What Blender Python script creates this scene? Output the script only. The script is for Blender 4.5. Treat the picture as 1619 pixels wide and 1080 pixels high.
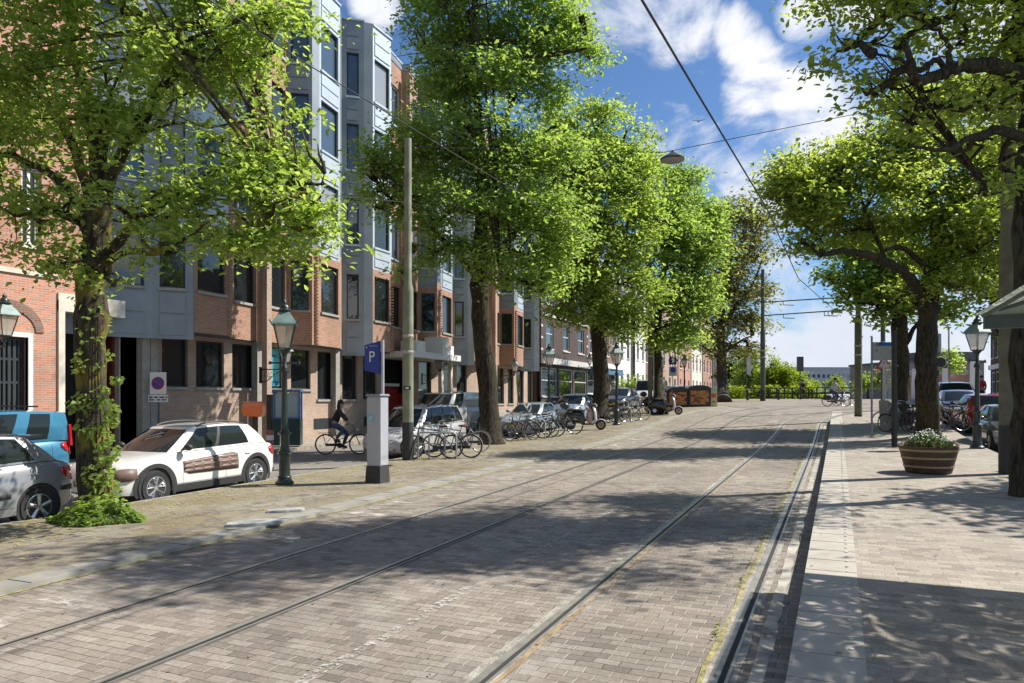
import bpy, bmesh, math, random
import numpy as np
from mathutils import Vector, Matrix
# ------------------------------------------------------------------ camera, sky, sun
S = bpy.context.scene
for o in list(bpy.data.objects): bpy.data.objects.remove(o)
R = math.radians
YAW = R(23.8); ca, sa = math.cos(YAW), math.sin(YAW)
FPX, CXP, HY, CH = 1169.0, 809.5, 630.0, 2.04
cam = bpy.data.cameras.new('camera'); cob = bpy.data.objects.new('camera', cam); S.collection.objects.link(cob)
cob.location = (0, 0, CH); cob.rotation_euler = (R(90), 0, YAW)
cam.sensor_width = 36; cam.sensor_fit = 'HORIZONTAL'; cam.lens = FPX/1619*36
cam.shift_y = (HY-540)/1619; cam.clip_end = 3000; cam.clip_start = .05
S.camera = cob
SUN_H = (0.79, 0.61); SUN_EL = R(46)
sv = Vector((SUN_H[0]*math.cos(SUN_EL), SUN_H[1]*math.cos(SUN_EL), math.sin(SUN_EL)))
sl = bpy.data.lights.new('sun', 'SUN'); so = bpy.data.objects.new('sun', sl); S.collection.objects.link(so)
sl.energy = 5.0; sl.angle = R(0.55); sl.color = (1.0, .945, .86)
so.rotation_euler = sv.to_track_quat('Z', 'Y').to_euler()
so.location = (10, 10, 40)
S.view_settings.view_transform = 'Standard'; S.view_settings.look = 'None'
S.view_settings.exposure = 0.64; S.view_settings.gamma = 1
S.render.resolution_x = 1024; S.render.resolution_y = 683
S.cycles.transparent_max_bounces = 16
S.cycles.max_bounces = 6

def ray(u, v):
    a = (u-CXP)/FPX; b = (HY-v)/FPX
    return Vector((a*ca-sa, a*sa+ca, b))
def P3(u, v, Z):
    r = ray(u, v); return Vector((r.x*Z, r.y*Z, CH+r.z*Z))

w = bpy.data.worlds.new('World'); S.world = w; w.use_nodes = True
nt = w.node_tree; N = nt.nodes; Lk = nt.links
bg = N['Background']
sky = N.new('ShaderNodeTexSky'); sky.sky_type = 'NISHITA'; sky.sun_disc = False
sky.sun_elevation = SUN_EL; sky.sun_rotation = math.atan2(SUN_H[0], SUN_H[1])
sky.ozone_density = 3.0; sky.air_density = 1.0; sky.dust_density = .6
tc = N.new('ShaderNodeTexCoord')
def M_(op, a, b=None, c=None, clamp=False, tree=None):
    t = tree or nt
    n = t.nodes.new('ShaderNodeMath'); n.operation = op; n.use_clamp = clamp
    for i, q in enumerate((a, b, c)):
        if q is None: continue
        if isinstance(q, (int, float)): n.inputs[i].default_value = q
        else: t.links.new(q, n.inputs[i])
    return n.outputs[0]
def blob(u, v, rad):
    d = ray(u, v).normalized()
    n = N.new('ShaderNodeVectorMath'); n.operation = 'DOT_PRODUCT'
    Lk.new(tc.outputs['Generated'], n.inputs[0]); n.inputs[1].default_value = d
    k = 1-math.cos(math.radians(rad))
    # 1 at the centre, 0 at radius
    return M_('MULTIPLY_ADD', M_('SUBTRACT', 1.0, n.outputs['Value']), -1.0/k, 1.0, clamp=True)
mask = None
for (u, v, rad) in [(1000, 20, 5.5), (1060, 50, 4.5), (960, 40, 4.5), (1160, 45, 2.2), (1175, 85, 2.4), (1200, 130, 3.0), (1255, 170, 4.6),
                    (1195, 185, 3.4), (1310, 215, 5), (1050, 225, 4.2), (1105, 255, 4.4), (1160, 290, 4.4), (1215, 330, 3.6),
                    (600, 10, 2.5), (1290, 5, 3.0), (1370, 5, 3), (1560, 10, 5), (1560, 200, 6), (1600, 330, 6),
                    (1250, 600, 6), (1330, 520, 5), (1500, 560, 9), (900, 500, 9), (300, -150, 10), (700, -300, 14), (1240, 440, 4)]:
    b = blob(u, v, rad)
    mask = b if mask is None else M_('MAXIMUM', mask, b)
mp = N.new('ShaderNodeMapping'); mp.inputs['Scale'].default_value = (1, 1, 1.7)
Lk.new(tc.outputs['Generated'], mp.inputs[0])
nz = N.new('ShaderNodeTexNoise'); nz.inputs['Scale'].default_value = 6.5; nz.inputs['Detail'].default_value = 9
nz.inputs['Roughness'].default_value = .62; nz.inputs['Distortion'].default_value = .35
Lk.new(mp.outputs[0], nz.inputs['Vector'])
nz2 = N.new('ShaderNodeTexNoise'); nz2.inputs['Scale'].default_value = 2.2; nz2.inputs['Detail'].default_value = 5
Lk.new(mp.outputs[0], nz2.inputs['Vector'])
# behind the camera: general broken cloud from noise alone
sepd = N.new('ShaderNodeSeparateXYZ'); Lk.new(tc.outputs['Generated'], sepd.inputs[0])
fwd = N.new('ShaderNodeVectorMath'); fwd.operation = 'DOT_PRODUCT'; Lk.new(tc.outputs['Generated'], fwd.inputs[0]); fwd.inputs[1].default_value = (-sa, ca, 0)
back = M_('MULTIPLY', M_('SUBTRACT', .45, fwd.outputs['Value'], clamp=True), M_('MULTIPLY_ADD', nz2.outputs['Fac'], 4.0, -1.9, clamp=True))
mask = M_('MAXIMUM', mask, M_('MINIMUM', M_('MULTIPLY', back, 2.0), 1.0))
# low band near the horizon is hazier / more cloud
low = M_('MULTIPLY_ADD', sepd.outputs['Z'], -5.0, .62, clamp=True)
dens = M_('ADD', M_('MULTIPLY', M_('POWER', mask, .6), .62), M_('MULTIPLY', nz.outputs['Fac'], 1.5))
dens = M_('ADD', dens, M_('MULTIPLY', low, .42))
dens = M_('MULTIPLY_ADD', dens, 2.6, -2.92, clamp=True)
mr = N.new('ShaderNodeMapRange'); mr.interpolation_type = 'SMOOTHSTEP'; Lk.new(dens, mr.inputs['Value'])
# cloud shade: white tops, grey-blue thick parts
crm = N.new('ShaderNodeValToRGB'); Lk.new(nz2.outputs['Fac'], crm.inputs[0])
crm.color_ramp.elements[0].position = .35; crm.color_ramp.elements[0].color = (.70, .76, .86, 1)
crm.color_ramp.elements[1].position = .58; crm.color_ramp.elements[1].color = (1.0, 1.0, 1.0, 1)
cs = N.new('ShaderNodeMixRGB'); cs.blend_type = 'MULTIPLY'; cs.inputs[0].default_value = 1
Lk.new(crm.outputs[0], cs.inputs[1]); cs.inputs[2].default_value = (11.8, 11.9, 12.2, 1)
skt = N.new('ShaderNodeMixRGB'); skt.blend_type = 'MULTIPLY'; skt.inputs[0].default_value = 1
Lk.new(sky.outputs[0], skt.inputs[1]); skt.inputs[2].default_value = (.95, 1.22, 1.50, 1)
mx = N.new('ShaderNodeMixRGB'); Lk.new(mr.outputs[0], mx.inputs[0]); Lk.new(skt.outputs[0], mx.inputs[1]); Lk.new(cs.outputs[0], mx.inputs[2])
Lk.new(mx.outputs[0], bg.inputs['Color']); bg.inputs['Strength'].default_value = .056

# ------------------------------------------------------------------ terrain
def ss(a, b, x):
    t = min(1, max(0, (x-a)/(b-a))); return t*t*(3-2*t)
def terr(x, y):
    s = min(max(y, -30), 120)
    return .01566*min(s, 60)+.75*ss(24, 50, y)+.28*ss(50, 75, y)
SW = .05        # left pavement above tram road
RL = -.12       # left carriageway
PF = .20        # platform
def gp(u, v, dz=0):
    r = ray(u, v); t = 1.0
    while t < 400:
        p = r*t
        if CH+p.z < terr(p.x, p.y)+dz: return Vector((p.x, p.y, terr(p.x, p.y)+dz))
        t += .01
# ------------------------------------------------------------------ materials
MC = {}
def mat(name, col=(.5, .5, .5), rough=.6, metal=0., vary=.12, vscale=6., bump=0., bscale=40., spec=.5, coat=0., emit=None, alpha=None, hue=None):
    if name in MC: return MC[name]
    m = bpy.data.materials.new(name); m.use_nodes = True; t = m.node_tree; p = t.nodes['Principled BSDF']
    p.inputs['Roughness'].default_value = rough; p.inputs['Metallic'].default_value = metal
    p.inputs['Specular IOR Level'].default_value = spec
    p.inputs['Coat Weight'].default_value = coat; p.inputs['Coat Roughness'].default_value = .05
    c = t.nodes.new('ShaderNodeTexCoord')
    n = t.nodes.new('ShaderNodeTexNoise'); n.inputs['Scale'].default_value = vscale; n.inputs['Detail'].default_value = 6
    t.links.new(c.outputs['Object'], n.inputs['Vector'])
    r = t.nodes.new('ShaderNodeValToRGB'); t.links.new(n.outputs['Fac'], r.inputs[0])
    r.color_ramp.elements[0].position = .3; r.color_ramp.elements[1].position = .7
    h = hue or (1, 1, 1)
    r.color_ramp.elements[0].color = tuple(max(0, q*(1-vary)) for q in col)+(1,)
    r.color_ramp.elements[1].color = tuple(min(1, q*(1+vary)*k) for q, k in zip(col, h))+(1,)
    t.links.new(r.outputs[0], p.inputs['Base Color'])
    if bump:
        b = t.nodes.new('ShaderNodeBump'); b.inputs['Strength'].default_value = bump; b.inputs['Distance'].default_value = .02
        n2 = t.nodes.new('ShaderNodeTexNoise'); n2.inputs['Scale'].default_value = bscale; n2.inputs['Detail'].default_value = 8
        t.links.new(c.outputs['Object'], n2.inputs['Vector']); t.links.new(n2.outputs['Fac'], b.inputs['Height'])
        t.links.new(b.outputs[0], p.inputs['Normal'])
    if emit: p.inputs['Emission Color'].default_value = emit+(1,); p.inputs['Emission Strength'].default_value = 1
    MC[name] = m; return m

def brickmat(name, c1, c2, mortar, bw=.22, bh=.065, ms=.010, plane='wall', rough=.85, msm=.1, bias=0., stain=.25, stainc=None, bump=.3, stainscale=.5, offset=.5, rot=0):
    if name in MC: return MC[name]
    m = bpy.data.materials.new(name); m.use_nodes = True; t = m.node_tree; p = t.nodes['Principled BSDF']
    p.inputs['Roughness'].default_value = rough
    c = t.nodes.new('ShaderNodeTexCoord'); sx = t.nodes.new('ShaderNodeSeparateXYZ'); t.links.new(c.outputs['Object'], sx.inputs[0])
    cb = t.nodes.new('ShaderNodeCombineXYZ')
    if plane == 'wall':
        t.links.new(M_('ADD', M_('MULTIPLY', sx.outputs[0], 1.0, tree=t), sx.outputs[1], tree=t), cb.inputs[0]); t.links.new(sx.outputs[2], cb.inputs[1])
    elif plane == 'x':   # rows run along X
        t.links.new(sx.outputs[0], cb.inputs[0]); t.links.new(sx.outputs[1], cb.inputs[1])
    else:
        t.links.new(sx.outputs[1], cb.inputs[0]); t.links.new(sx.outputs[0], cb.inputs[1])
    nd = t.nodes.new('ShaderNodeTexNoise'); nd.inputs['Scale'].default_value = 3.0; nd.inputs['Detail'].default_value = 3
    t.links.new(c.outputs['Object'], nd.inputs['Vector'])
    mvv = t.nodes.new('ShaderNodeVectorMath'); mvv.operation = 'MULTIPLY_ADD'
    t.links.new(nd.outputs['Color'], mvv.inputs[0]); mvv.inputs[1].default_value = (.03, .03, 0) if plane != 'wall' else (.01, .01, 0)
    t.links.new(cb.outputs[0], mvv.inputs[2])
    b = t.nodes.new('ShaderNodeTexBrick'); t.links.new(mvv.outputs[0], b.inputs['Vector'])
    b.inputs['Scale'].default_value = 1; b.inputs['Brick Width'].default_value = bw; b.inputs['Row Height'].default_value = bh
    b.inputs['Mortar Size'].default_value = ms; b.inputs['Mortar Smooth'].default_value = msm; b.inputs['Bias'].default_value = bias
    b.inputs['Color1'].default_value = c1+(1,); b.inputs['Color2'].default_value = c2+(1,); b.inputs['Mortar'].default_value = mortar+(1,)
    b.offset = offset
    n = t.nodes.new('ShaderNodeTexNoise'); n.inputs['Scale'].default_value = stainscale; n.inputs['Detail'].default_value = 9; n.inputs['Roughness'].default_value = .6
    t.links.new(c.outputs['Object'], n.inputs['Vector'])
    r = t.nodes.new('ShaderNodeValToRGB'); t.links.new(n.outputs['Fac'], r.inputs[0])
    r.color_ramp.elements[0].position = .32; r.color_ramp.elements[1].position = .68
    s0 = stainc or (1-stain, 1-stain, 1-stain)
    r.color_ramp.elements[0].color = s0+(1,); r.color_ramp.elements[1].color = (1+stain*.5, 1+stain*.5, 1+stain*.5, 1)
    x = t.nodes.new('ShaderNodeMixRGB'); x.blend_type = 'MULTIPLY'; x.inputs[0].default_value = 1
    t.links.new(b.outputs['Color'], x.inputs[1]); t.links.new(r.outputs[0], x.inputs[2])
    n3 = t.nodes.new('ShaderNodeTexNoise'); n3.inputs['Scale'].default_value = 30; n3.inputs['Detail'].default_value = 4
    t.links.new(c.outputs['Object'], n3.inputs['Vector'])
    r3 = t.nodes.new('ShaderNodeMapRange'); t.links.new(n3.outputs['Fac'], r3.inputs[0]); r3.inputs[1].default_value = .3; r3.inputs[2].default_value = .7; r3.inputs[3].default_value = .86; r3.inputs[4].default_value = 1.14
    x3 = t.nodes.new('ShaderNodeMixRGB'); x3.blend_type = 'MULTIPLY'; x3.inputs[0].default_value = 1
    t.links.new(x.outputs[0], x3.inputs[1]); t.links.new(r3.outputs[0], x3.inputs[2])
    t.links.new(x3.outputs[0], p.inputs['Base Color'])
    bp = t.nodes.new('ShaderNodeBump'); bp.inputs['Strength'].default_value = bump; bp.inputs['Distance'].default_value = .01
    t.links.new(b.outputs['Fac'], bp.inputs['Height']); bp.invert = True; t.links.new(bp.outputs[0], p.inputs['Normal'])
    MC[name] = m; return m

def glassmat(name, col=(.015, .02, .022), rough=.03, ior=1.75, streak=0.):
    if name in MC: return MC[name]
    m = bpy.data.materials.new(name); m.use_nodes = True; t = m.node_tree; p = t.nodes['Principled BSDF']
    p.inputs['Base Color'].default_value = col+(1,); p.inputs['Roughness'].default_value = rough; p.inputs['IOR'].default_value = ior
    c = t.nodes.new('ShaderNodeTexCoord'); n = t.nodes.new('ShaderNodeTexNoise'); n.inputs['Scale'].default_value = .9; n.inputs['Detail'].default_value = 2
    t.links.new(c.outputs['Object'], n.inputs['Vector'])
    b = t.nodes.new('ShaderNodeBump'); b.inputs['Strength'].default_value = .05; b.inputs['Distance'].default_value = .03
    t.links.new(n.outputs['Fac'], b.inputs['Height']); t.links.new(b.outputs[0], p.inputs['Normal'])
    MC[name] = m; return m

def leafmat(name, c0, c1, trans, tw=.45, rough=.45):
    m = bpy.data.materials.new(name); m.use_nodes = True; t = m.node_tree; p = t.nodes['Principled BSDF']; out = t.nodes['Material Output']
    g = t.nodes.new('ShaderNodeNewGeometry'); r = t.nodes.new('ShaderNodeValToRGB')
    t.links.new(g.outputs['Random Per Island'], r.inputs[0])
    r.color_ramp.elements[0].color = c0+(1,); r.color_ramp.elements[1].color = c1+(1,)
    t.links.new(r.outputs[0], p.inputs['Base Color']); p.inputs['Roughness'].default_value = rough; p.inputs['Specular IOR Level'].default_value = .4
    tr = t.nodes.new('ShaderNodeBsdfTranslucent')
    x = t.nodes.new('ShaderNodeMixRGB'); x.blend_type = 'MULTIPLY'; x.inputs[0].default_value = 1
    t.links.new(r.outputs[0], x.inputs[1]); x.inputs[2].default_value = trans+(1,)
    t.links.new(x.outputs[0], tr.inputs[0])
    mxs = t.nodes.new('ShaderNodeMixShader'); mxs.inputs[0].default_value = tw
    t.links.new(p.outputs[0], mxs.inputs[1]); t.links.new(tr.outputs[0], mxs.inputs[2]); t.links.new(mxs.outputs[0], out.inputs[0])
    return m

# ------------------------------------------------------------------ mesh helpers
C = S.collection
SPLIT = {'pier', 'column', 'canopy_post', 'balcony_parapet', 'entrance_panel', 'passage_column', 'passage_dado', 'basement_vent', 'wheel_arch', 'arch_cladding', 'tall_tail_light', 'grip', 'mirror', 'door_handle', 'roof_rail',
         'roof_rib', 'shelter_post', 'roof_beam', 'roof_horn', 'collar', 'bumper_trim', 'pannier', 'door_pillar', 'roof_bar', 'roof_vent', 'gate_frame', 'door_gap', 'rubbing_strip', 'bumper_strip', 'hoop', 'pole_band', 'cornice', 'letter_slot', 'red_print', 'route_mark', 'shoes', 'fingers_', 'mudguard', 'poster_print', 'side_wall'}
class MB:
    def __init__(s): s.v = []; s.f = []
    def add(s, vs, fs):
        o = len(s.v); s.v += [tuple(q) for q in vs]; s.f += [tuple(i+o for i in f) for f in fs]
    def box(s, c, d, rz=0., rx=0., ry=0.):
        hx, hy, hz = d[0]/2, d[1]/2, d[2]/2
        vs = [Vector((x, y, z)) for x in (-hx, hx) for y in (-hy, hy) for z in (-hz, hz)]
        if rz or rx or ry:
            m = Matrix.Rotation(rz, 3, 'Z') @ Matrix.Rotation(ry, 3, 'Y') @ Matrix.Rotation(rx, 3, 'X'); vs = [m @ q for q in vs]
        s.add([q+Vector(c) for q in vs], [(0, 1, 3, 2), (4, 6, 7, 5), (0, 4, 5, 1), (2, 3, 7, 6), (0, 2, 6, 4), (1, 5, 7, 3)])
    def b2(s, x0, x1, y0, y1, z0, z1): s.box(((x0+x1)/2, (y0+y1)/2, (z0+z1)/2), (abs(x1-x0), abs(y1-y0), abs(z1-z0)))
    def tube(s, pts, r, n=8, cap=True):
        pts = [Vector(p) for p in pts]; k = len(pts)
        rs = r if isinstance(r, (list, tuple)) else [r]*k
        up = Vector((0, 0, 1)); rings = []; a0 = None
        for i, p in enumerate(pts):
            d = (pts[min(i+1, k-1)]-pts[max(i-1, 0)]).normalized()
            if a0 is None:
                a0 = d.cross(up) if abs(d.z) < .95 else d.cross(Vector((1, 0, 0)))
            a = (a0 - d*a0.dot(d)).normalized(); a0 = a; b = d.cross(a)
            rings.append([p+(a*math.cos(2*math.pi*j/n)+b*math.sin(2*math.pi*j/n))*rs[i] for j in range(n)])
        vs = [q for rg in rings for q in rg]; fs = []
        for i in range(k-1):
            for j in range(n):
                j2 = (j+1) % n; fs.append((i*n+j, i*n+j2, (i+1)*n+j2, (i+1)*n+j))
        if cap: fs.append(tuple(range(n))[::-1]); fs.append(tuple((k-1)*n+j for j in range(n)))
        s.add(vs, fs)
    def lathe(s, prof, n=16, c=(0, 0, 0), axis='z', a0=0.):
        vs = []; k = len(prof); c = Vector(c)
        for (r, z) in prof:
            for j in range(n):
                t = 2*math.pi*j/n+a0; x, y = r*math.cos(t), r*math.sin(t)
                vs.append(c+(Vector((x, y, z)) if axis == 'z' else Vector((x, z, y)) if axis == 'y' else Vector((z, x, y))))
        fs = []
        for i in range(k-1):
            for j in range(n):
                j2 = (j+1) % n; f = (i*n+j, i*n+j2, (i+1)*n+j2, (i+1)*n+j); fs.append(f if axis != 'y' else f[::-1])
        e0 = tuple(range(n))[::-1]; e1 = tuple((k-1)*n+j for j in range(n))
        if axis == 'y': e0 = e0[::-1]; e1 = e1[::-1]
        if prof[0][0] > 1e-5: fs.append(e0)
        if prof[-1][0] > 1e-5: fs.append(e1)
        s.add(vs, fs)
    def prism(s, poly, o, ax, ay, th):
        # polygon (a,b) in plane o + a*ax + b*ay, thickness vector th
        o = Vector(o); ax = Vector(ax); ay = Vector(ay); th = Vector(th); n = len(poly)
        v0 = [o+ax*a+ay*b for a, b in poly]; v1 = [q+th for q in v0]
        s.add(v0+v1, [tuple(range(n))[::-1], tuple(range(n, 2*n))]+[(i, (i+1) % n, (i+1) % n+n, i+n) for i in range(n)])
    def ell(s, c, r, nu=12, nv=8, rot=None):
        c = Vector(c); vs = []; fs = []
        for i in range(nv+1):
            ph = math.pi*i/nv
            for j in range(nu):
                t = 2*math.pi*j/nu; q = Vector((r[0]*math.sin(ph)*math.cos(t), r[1]*math.sin(ph)*math.sin(t), r[2]*math.cos(ph)))
                if rot: q = rot @ q
                vs.append(c+q)
        for i in range(nv):
            for j in range(nu):
                fs.append((i*nu+j, (i+1)*nu+j, (i+1)*nu+(j+1) % nu, i*nu+(j+1) % nu))
        s.add(vs, fs)
    def torus(s, c, R0, r, axis='y', n=28, m=6):
        c = Vector(c); vs = []; fs = []
        for i in range(n):
            t = 2*math.pi*i/n
            for j in range(m):
                a = 2*math.pi*j/m; rr = R0+r*math.cos(a); h = r*math.sin(a)
                q = (rr*math.cos(t), h, rr*math.sin(t)) if axis == 'y' else (rr*math.cos(t), rr*math.sin(t), h)
                vs.append(c+Vector(q))
        for i in range(n):
            for j in range(m): fs.append((i*m+j, i*m+(j+1) % m, ((i+1) % n)*m+(j+1) % m, ((i+1) % n)*m+j))
        s.add(vs, fs)
    def pieces(s, near=.012):
        par = list(range(len(s.v)))
        def fd(a):
            while par[a] != a: par[a] = par[par[a]]; a = par[a]
            return a
        for f in s.f:
            for q in f[1:]:
                a, b = fd(f[0]), fd(q)
                if a != b: par[b] = a
        comp = {}
        for i, f in enumerate(s.f): comp.setdefault(fd(f[0]), []).append(i)
        gs = []
        for fs in comp.values():
            vs = np.array([s.v[q] for i in fs for q in s.f[i]], float); gs.append([fs, vs.min(0)-near, vs.max(0)+near])
        merged = True
        while merged:
            merged = False; out = []
            for g_ in gs:
                for h in out:
                    if (g_[1] <= h[2]).all() and (h[1] <= g_[2]).all():
                        h[0] = h[0]+g_[0]; h[1] = np.minimum(h[1], g_[1]); h[2] = np.maximum(h[2], g_[2]); merged = True; break
                else: out.append(g_)
            gs = out
        res = []
        for fs, _, _ in gs:
            m_ = MB(); ix = {}
            for i in fs:
                f = []
                for q in s.f[i]:
                    if q not in ix: ix[q] = len(m_.v); m_.v.append(s.v[q])
                    f.append(ix[q])
                m_.f.append(tuple(f))
            res.append(m_)
        return res
    def build(s, name, m, parent=None, smooth=0., bevel=0.):
        if parent and name in SPLIT:
            ps = s.pieces()
            if len(ps) > 1:
                os_ = [p_.build1(name, m, parent, smooth, bevel) for p_ in ps]
                return os_[0]
        return s.build1(name, m, parent, smooth, bevel)
    def build1(s, name, m, parent=None, smooth=0., bevel=0.):
        me = bpy.data.meshes.new(name); me.from_pydata([tuple(q) for q in s.v], [], s.f); me.update()
        for mm in (m if isinstance(m, (list, tuple)) else [m]): me.materials.append(mm)
        bm = bmesh.new(); bm.from_mesh(me); bmesh.ops.remove_doubles(bm, verts=bm.verts, dist=1e-5)
        bmesh.ops.recalc_face_normals(bm, faces=bm.faces)
        if bevel: bmesh.ops.bevel(bm, geom=bm.edges, offset=bevel, segments=2, affect='EDGES', clamp_overlap=True)
        bm.to_mesh(me); bm.free()
        if smooth:
            me.shade_smooth()
            me.set_sharp_from_angle(angle=R(smooth))
        o = bpy.data.objects.new(name, me); C.objects.link(o)
        if parent: o.parent = parent
        return o
def tag(o, label=None, cat=None, group=None, kind=None):
    if label: o['label'] = label
    if cat: o['category'] = cat
    if group: o['group'] = group
    if kind: o['kind'] = kind
    return o
def thing(name, label, cat, loc=(0, 0, 0), rz=0., group=None, kind=None):
    o = bpy.data.objects.new(name, None); C.objects.link(o); o.location = loc; o.rotation_euler = (0, 0, rz); o.empty_display_size = .2
    return tag(o, label, cat, group, kind)
def kids(o): return [c for c in C.objects if c.parent == o]
def copy_tree(o, parent=None):
    c = o.copy(); C.objects.link(c); c.parent = parent
    for ch in kids(o): copy_tree(ch, c)
    return c
def dup(o, loc, rz, label, group=None, scale=None, cat=None):
    c = copy_tree(o); c.location = loc; c.rotation_euler = (0, 0, rz); c['label'] = label
    if group: c['group'] = group
    if cat: c['category'] = cat
    if scale: c.scale = (scale,)*3
    return c
def txt(s, size, m, parent, loc, rot, name='lettering', ext=.003):
    cu = bpy.data.curves.new(name, 'FONT'); cu.body = s; cu.size = size; cu.extrude = ext; cu.align_x = 'CENTER'; cu.align_y = 'CENTER'
    t = bpy.data.objects.new(name, cu); C.objects.link(t)
    dg = bpy.context.evaluated_depsgraph_get(); me = bpy.data.meshes.new_from_object(t.evaluated_get(dg)); bpy.data.objects.remove(t)
    me.materials.clear(); me.materials.append(m)
    o = bpy.data.objects.new(name, me); C.objects.link(o); o.parent = parent; o.location = loc; o.rotation_euler = rot
    return o
CAMROT = YAW  # objects facing the camera direction
# ------------------------------------------------------------------ ground
def paver(name, bw, bh, cols, jrow, jend, jw=.07, je=.045, pale=.5, stain=.3, stainscale=.4, bump=.5, rough=.85, patch=None):
    """clay pavers laid in courses across the road: every brick its own tone, dark course joints, sand-filled pale end joints"""
    m = bpy.data.materials.new(name); m.use_nodes = True; t = m.node_tree; nd, lk = t.nodes, t.links; p = nd['Principled BSDF']; p.inputs['Roughness'].default_value = rough
    c = nd.new('ShaderNodeTexCoord'); wob = nd.new('ShaderNodeTexNoise'); wob.inputs['Scale'].default_value = 2.6; wob.inputs['Detail'].default_value = 3; lk.new(c.outputs['Object'], wob.inputs['Vector'])
    sx = nd.new('ShaderNodeSeparateXYZ'); lk.new(c.outputs['Object'], sx.inputs[0]); sw = nd.new('ShaderNodeSeparateXYZ'); lk.new(wob.outputs['Color'], sw.inputs[0])
    m_ = lambda *a, **k: M_(*a, tree=t, **k)
    X = m_('MULTIPLY_ADD', m_('SUBTRACT', sw.outputs[0], .5), .05, sx.outputs[0]); Y = m_('MULTIPLY_ADD', m_('SUBTRACT', sw.outputs[1], .5), .07, sx.outputs[1])
    v = m_('DIVIDE', Y, bh); row = m_('FLOOR', v); fy = m_('FRACT', v)
    u = m_('ADD', m_('DIVIDE', X, bw), m_('MULTIPLY', m_('FLOORED_MODULO', row, 2.0), .5)); col = m_('FLOOR', u); fx = m_('FRACT', u)
    cb = nd.new('ShaderNodeCombineXYZ'); lk.new(col, cb.inputs[0]); lk.new(row, cb.inputs[1]); wn = nd.new('ShaderNodeTexWhiteNoise'); wn.noise_dimensions = '2D'; lk.new(cb.outputs[0], wn.inputs[0])
    r = nd.new('ShaderNodeValToRGB'); lk.new(wn.outputs['Value'], r.inputs[0]); e = r.color_ramp.elements
    e[0].position = 0; e[0].color = cols[0]+(1,); e[1].position = 1; e[1].color = cols[-1]+(1,)
    for i, q in enumerate(cols[1:-1]): k = e.new((i+1)/(len(cols)-1)); k.color = q+(1,)
    fine = nd.new('ShaderNodeTexNoise'); fine.inputs['Scale'].default_value = 34; fine.inputs['Detail'].default_value = 5; lk.new(c.outputs['Object'], fine.inputs['Vector'])
    big = nd.new('ShaderNodeTexNoise'); big.inputs['Scale'].default_value = stainscale; big.inputs['Detail'].default_value = 10; big.inputs['Roughness'].default_value = .62; lk.new(c.outputs['Object'], big.inputs['Vector'])
    def mul(a, fac, lo, hi, f0=.3, f1=.7):
        q = nd.new('ShaderNodeMapRange'); lk.new(fac, q.inputs[0]); q.inputs[1].default_value = f0; q.inputs[2].default_value = f1; q.inputs[3].default_value = lo; q.inputs[4].default_value = hi
        x = nd.new('ShaderNodeMixRGB'); x.blend_type = 'MULTIPLY'; x.inputs[0].default_value = 1; lk.new(a, x.inputs[1]); lk.new(q.outputs[0], x.inputs[2]); return x.outputs[0]
    def over(a, fac, cc):
        x = nd.new('ShaderNodeMixRGB'); lk.new(fac, x.inputs[0]); lk.new(a, x.inputs[1]); x.inputs[2].default_value = cc+(1,); return x.outputs[0]
    base = mul(r.outputs[0], fine.outputs['Fac'], .82, 1.16)
    # joint strength varies from place to place
    jn = nd.new('ShaderNodeTexNoise'); jn.inputs['Scale'].default_value = 1.1; jn.inputs['Detail'].default_value = 6; lk.new(c.outputs['Object'], jn.inputs['Vector'])
    jv = nd.new('ShaderNodeMapRange'); lk.new(jn.outputs['Fac'], jv.inputs[0]); jv.inputs[1].default_value = .35; jv.inputs[2].default_value = .62; jv.inputs[3].default_value = .25; jv.inputs[4].default_value = 1.0
    dy = m_('ABSOLUTE', m_('SUBTRACT', fy, .5)); dx = m_('ABSOLUTE', m_('SUBTRACT', fx, .5))
    jr = m_('MULTIPLY', m_('MULTIPLY_ADD', dy, 1/.035, -(.5-jw)/.035, clamp=True), jv.outputs[0])
    jx = m_('MULTIPLY_ADD', dx, 1/.02, -(.5-je)/.02, clamp=True)
    wn2 = nd.new('ShaderNodeTexWhiteNoise'); wn2.noise_dimensions = '3D'; cb2 = nd.new('ShaderNodeCombineXYZ'); lk.new(m_('FLOOR', m_('ADD', u, .5)), cb2.inputs[0]); lk.new(row, cb2.inputs[1]); lk.new(cb2.outputs[0], wn2.inputs[0])
    jp = m_('MULTIPLY', jx, m_('LESS_THAN', wn2.outputs['Value'], pale))
    base = over(base, m_('MULTIPLY', jx, .5), jrow); base = over(base, jr, jrow); base = over(base, jp, jend)
    base = mul(base, big.outputs['Fac'], 1-stain, 1+stain*.45, .32, .68)
    if patch:
        pn = nd.new('ShaderNodeTexNoise'); pn.inputs['Scale'].default_value = .9; pn.inputs['Detail'].default_value = 8; pn.inputs['Roughness'].default_value = .7; mpq = nd.new('ShaderNodeMapping'); mpq.inputs['Scale'].default_value = (1.2, .35, 1); mpq.inputs['Location'].default_value = (3, 7, 0); lk.new(c.outputs['Object'], mpq.inputs[0]); lk.new(mpq.outputs[0], pn.inputs['Vector'])
        q = nd.new('ShaderNodeMapRange'); lk.new(pn.outputs['Fac'], q.inputs[0]); q.inputs[1].default_value = .56; q.inputs[2].default_value = .70; q.inputs[4].default_value = .55
        base = over(base, q.outputs[0], patch)
    lk.new(base, p.inputs['Base Color'])
    h = m_('SUBTRACT', m_('ADD', m_('MULTIPLY', wn.outputs['Value'], .35), m_('MULTIPLY', fine.outputs['Fac'], .25)), m_('MAXIMUM', jr, jx))
    b = nd.new('ShaderNodeBump'); b.inputs['Strength'].default_value = bump; b.inputs['Distance'].default_value = .012; lk.new(h, b.inputs['Height']); lk.new(b.outputs[0], p.inputs['Normal'])
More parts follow.
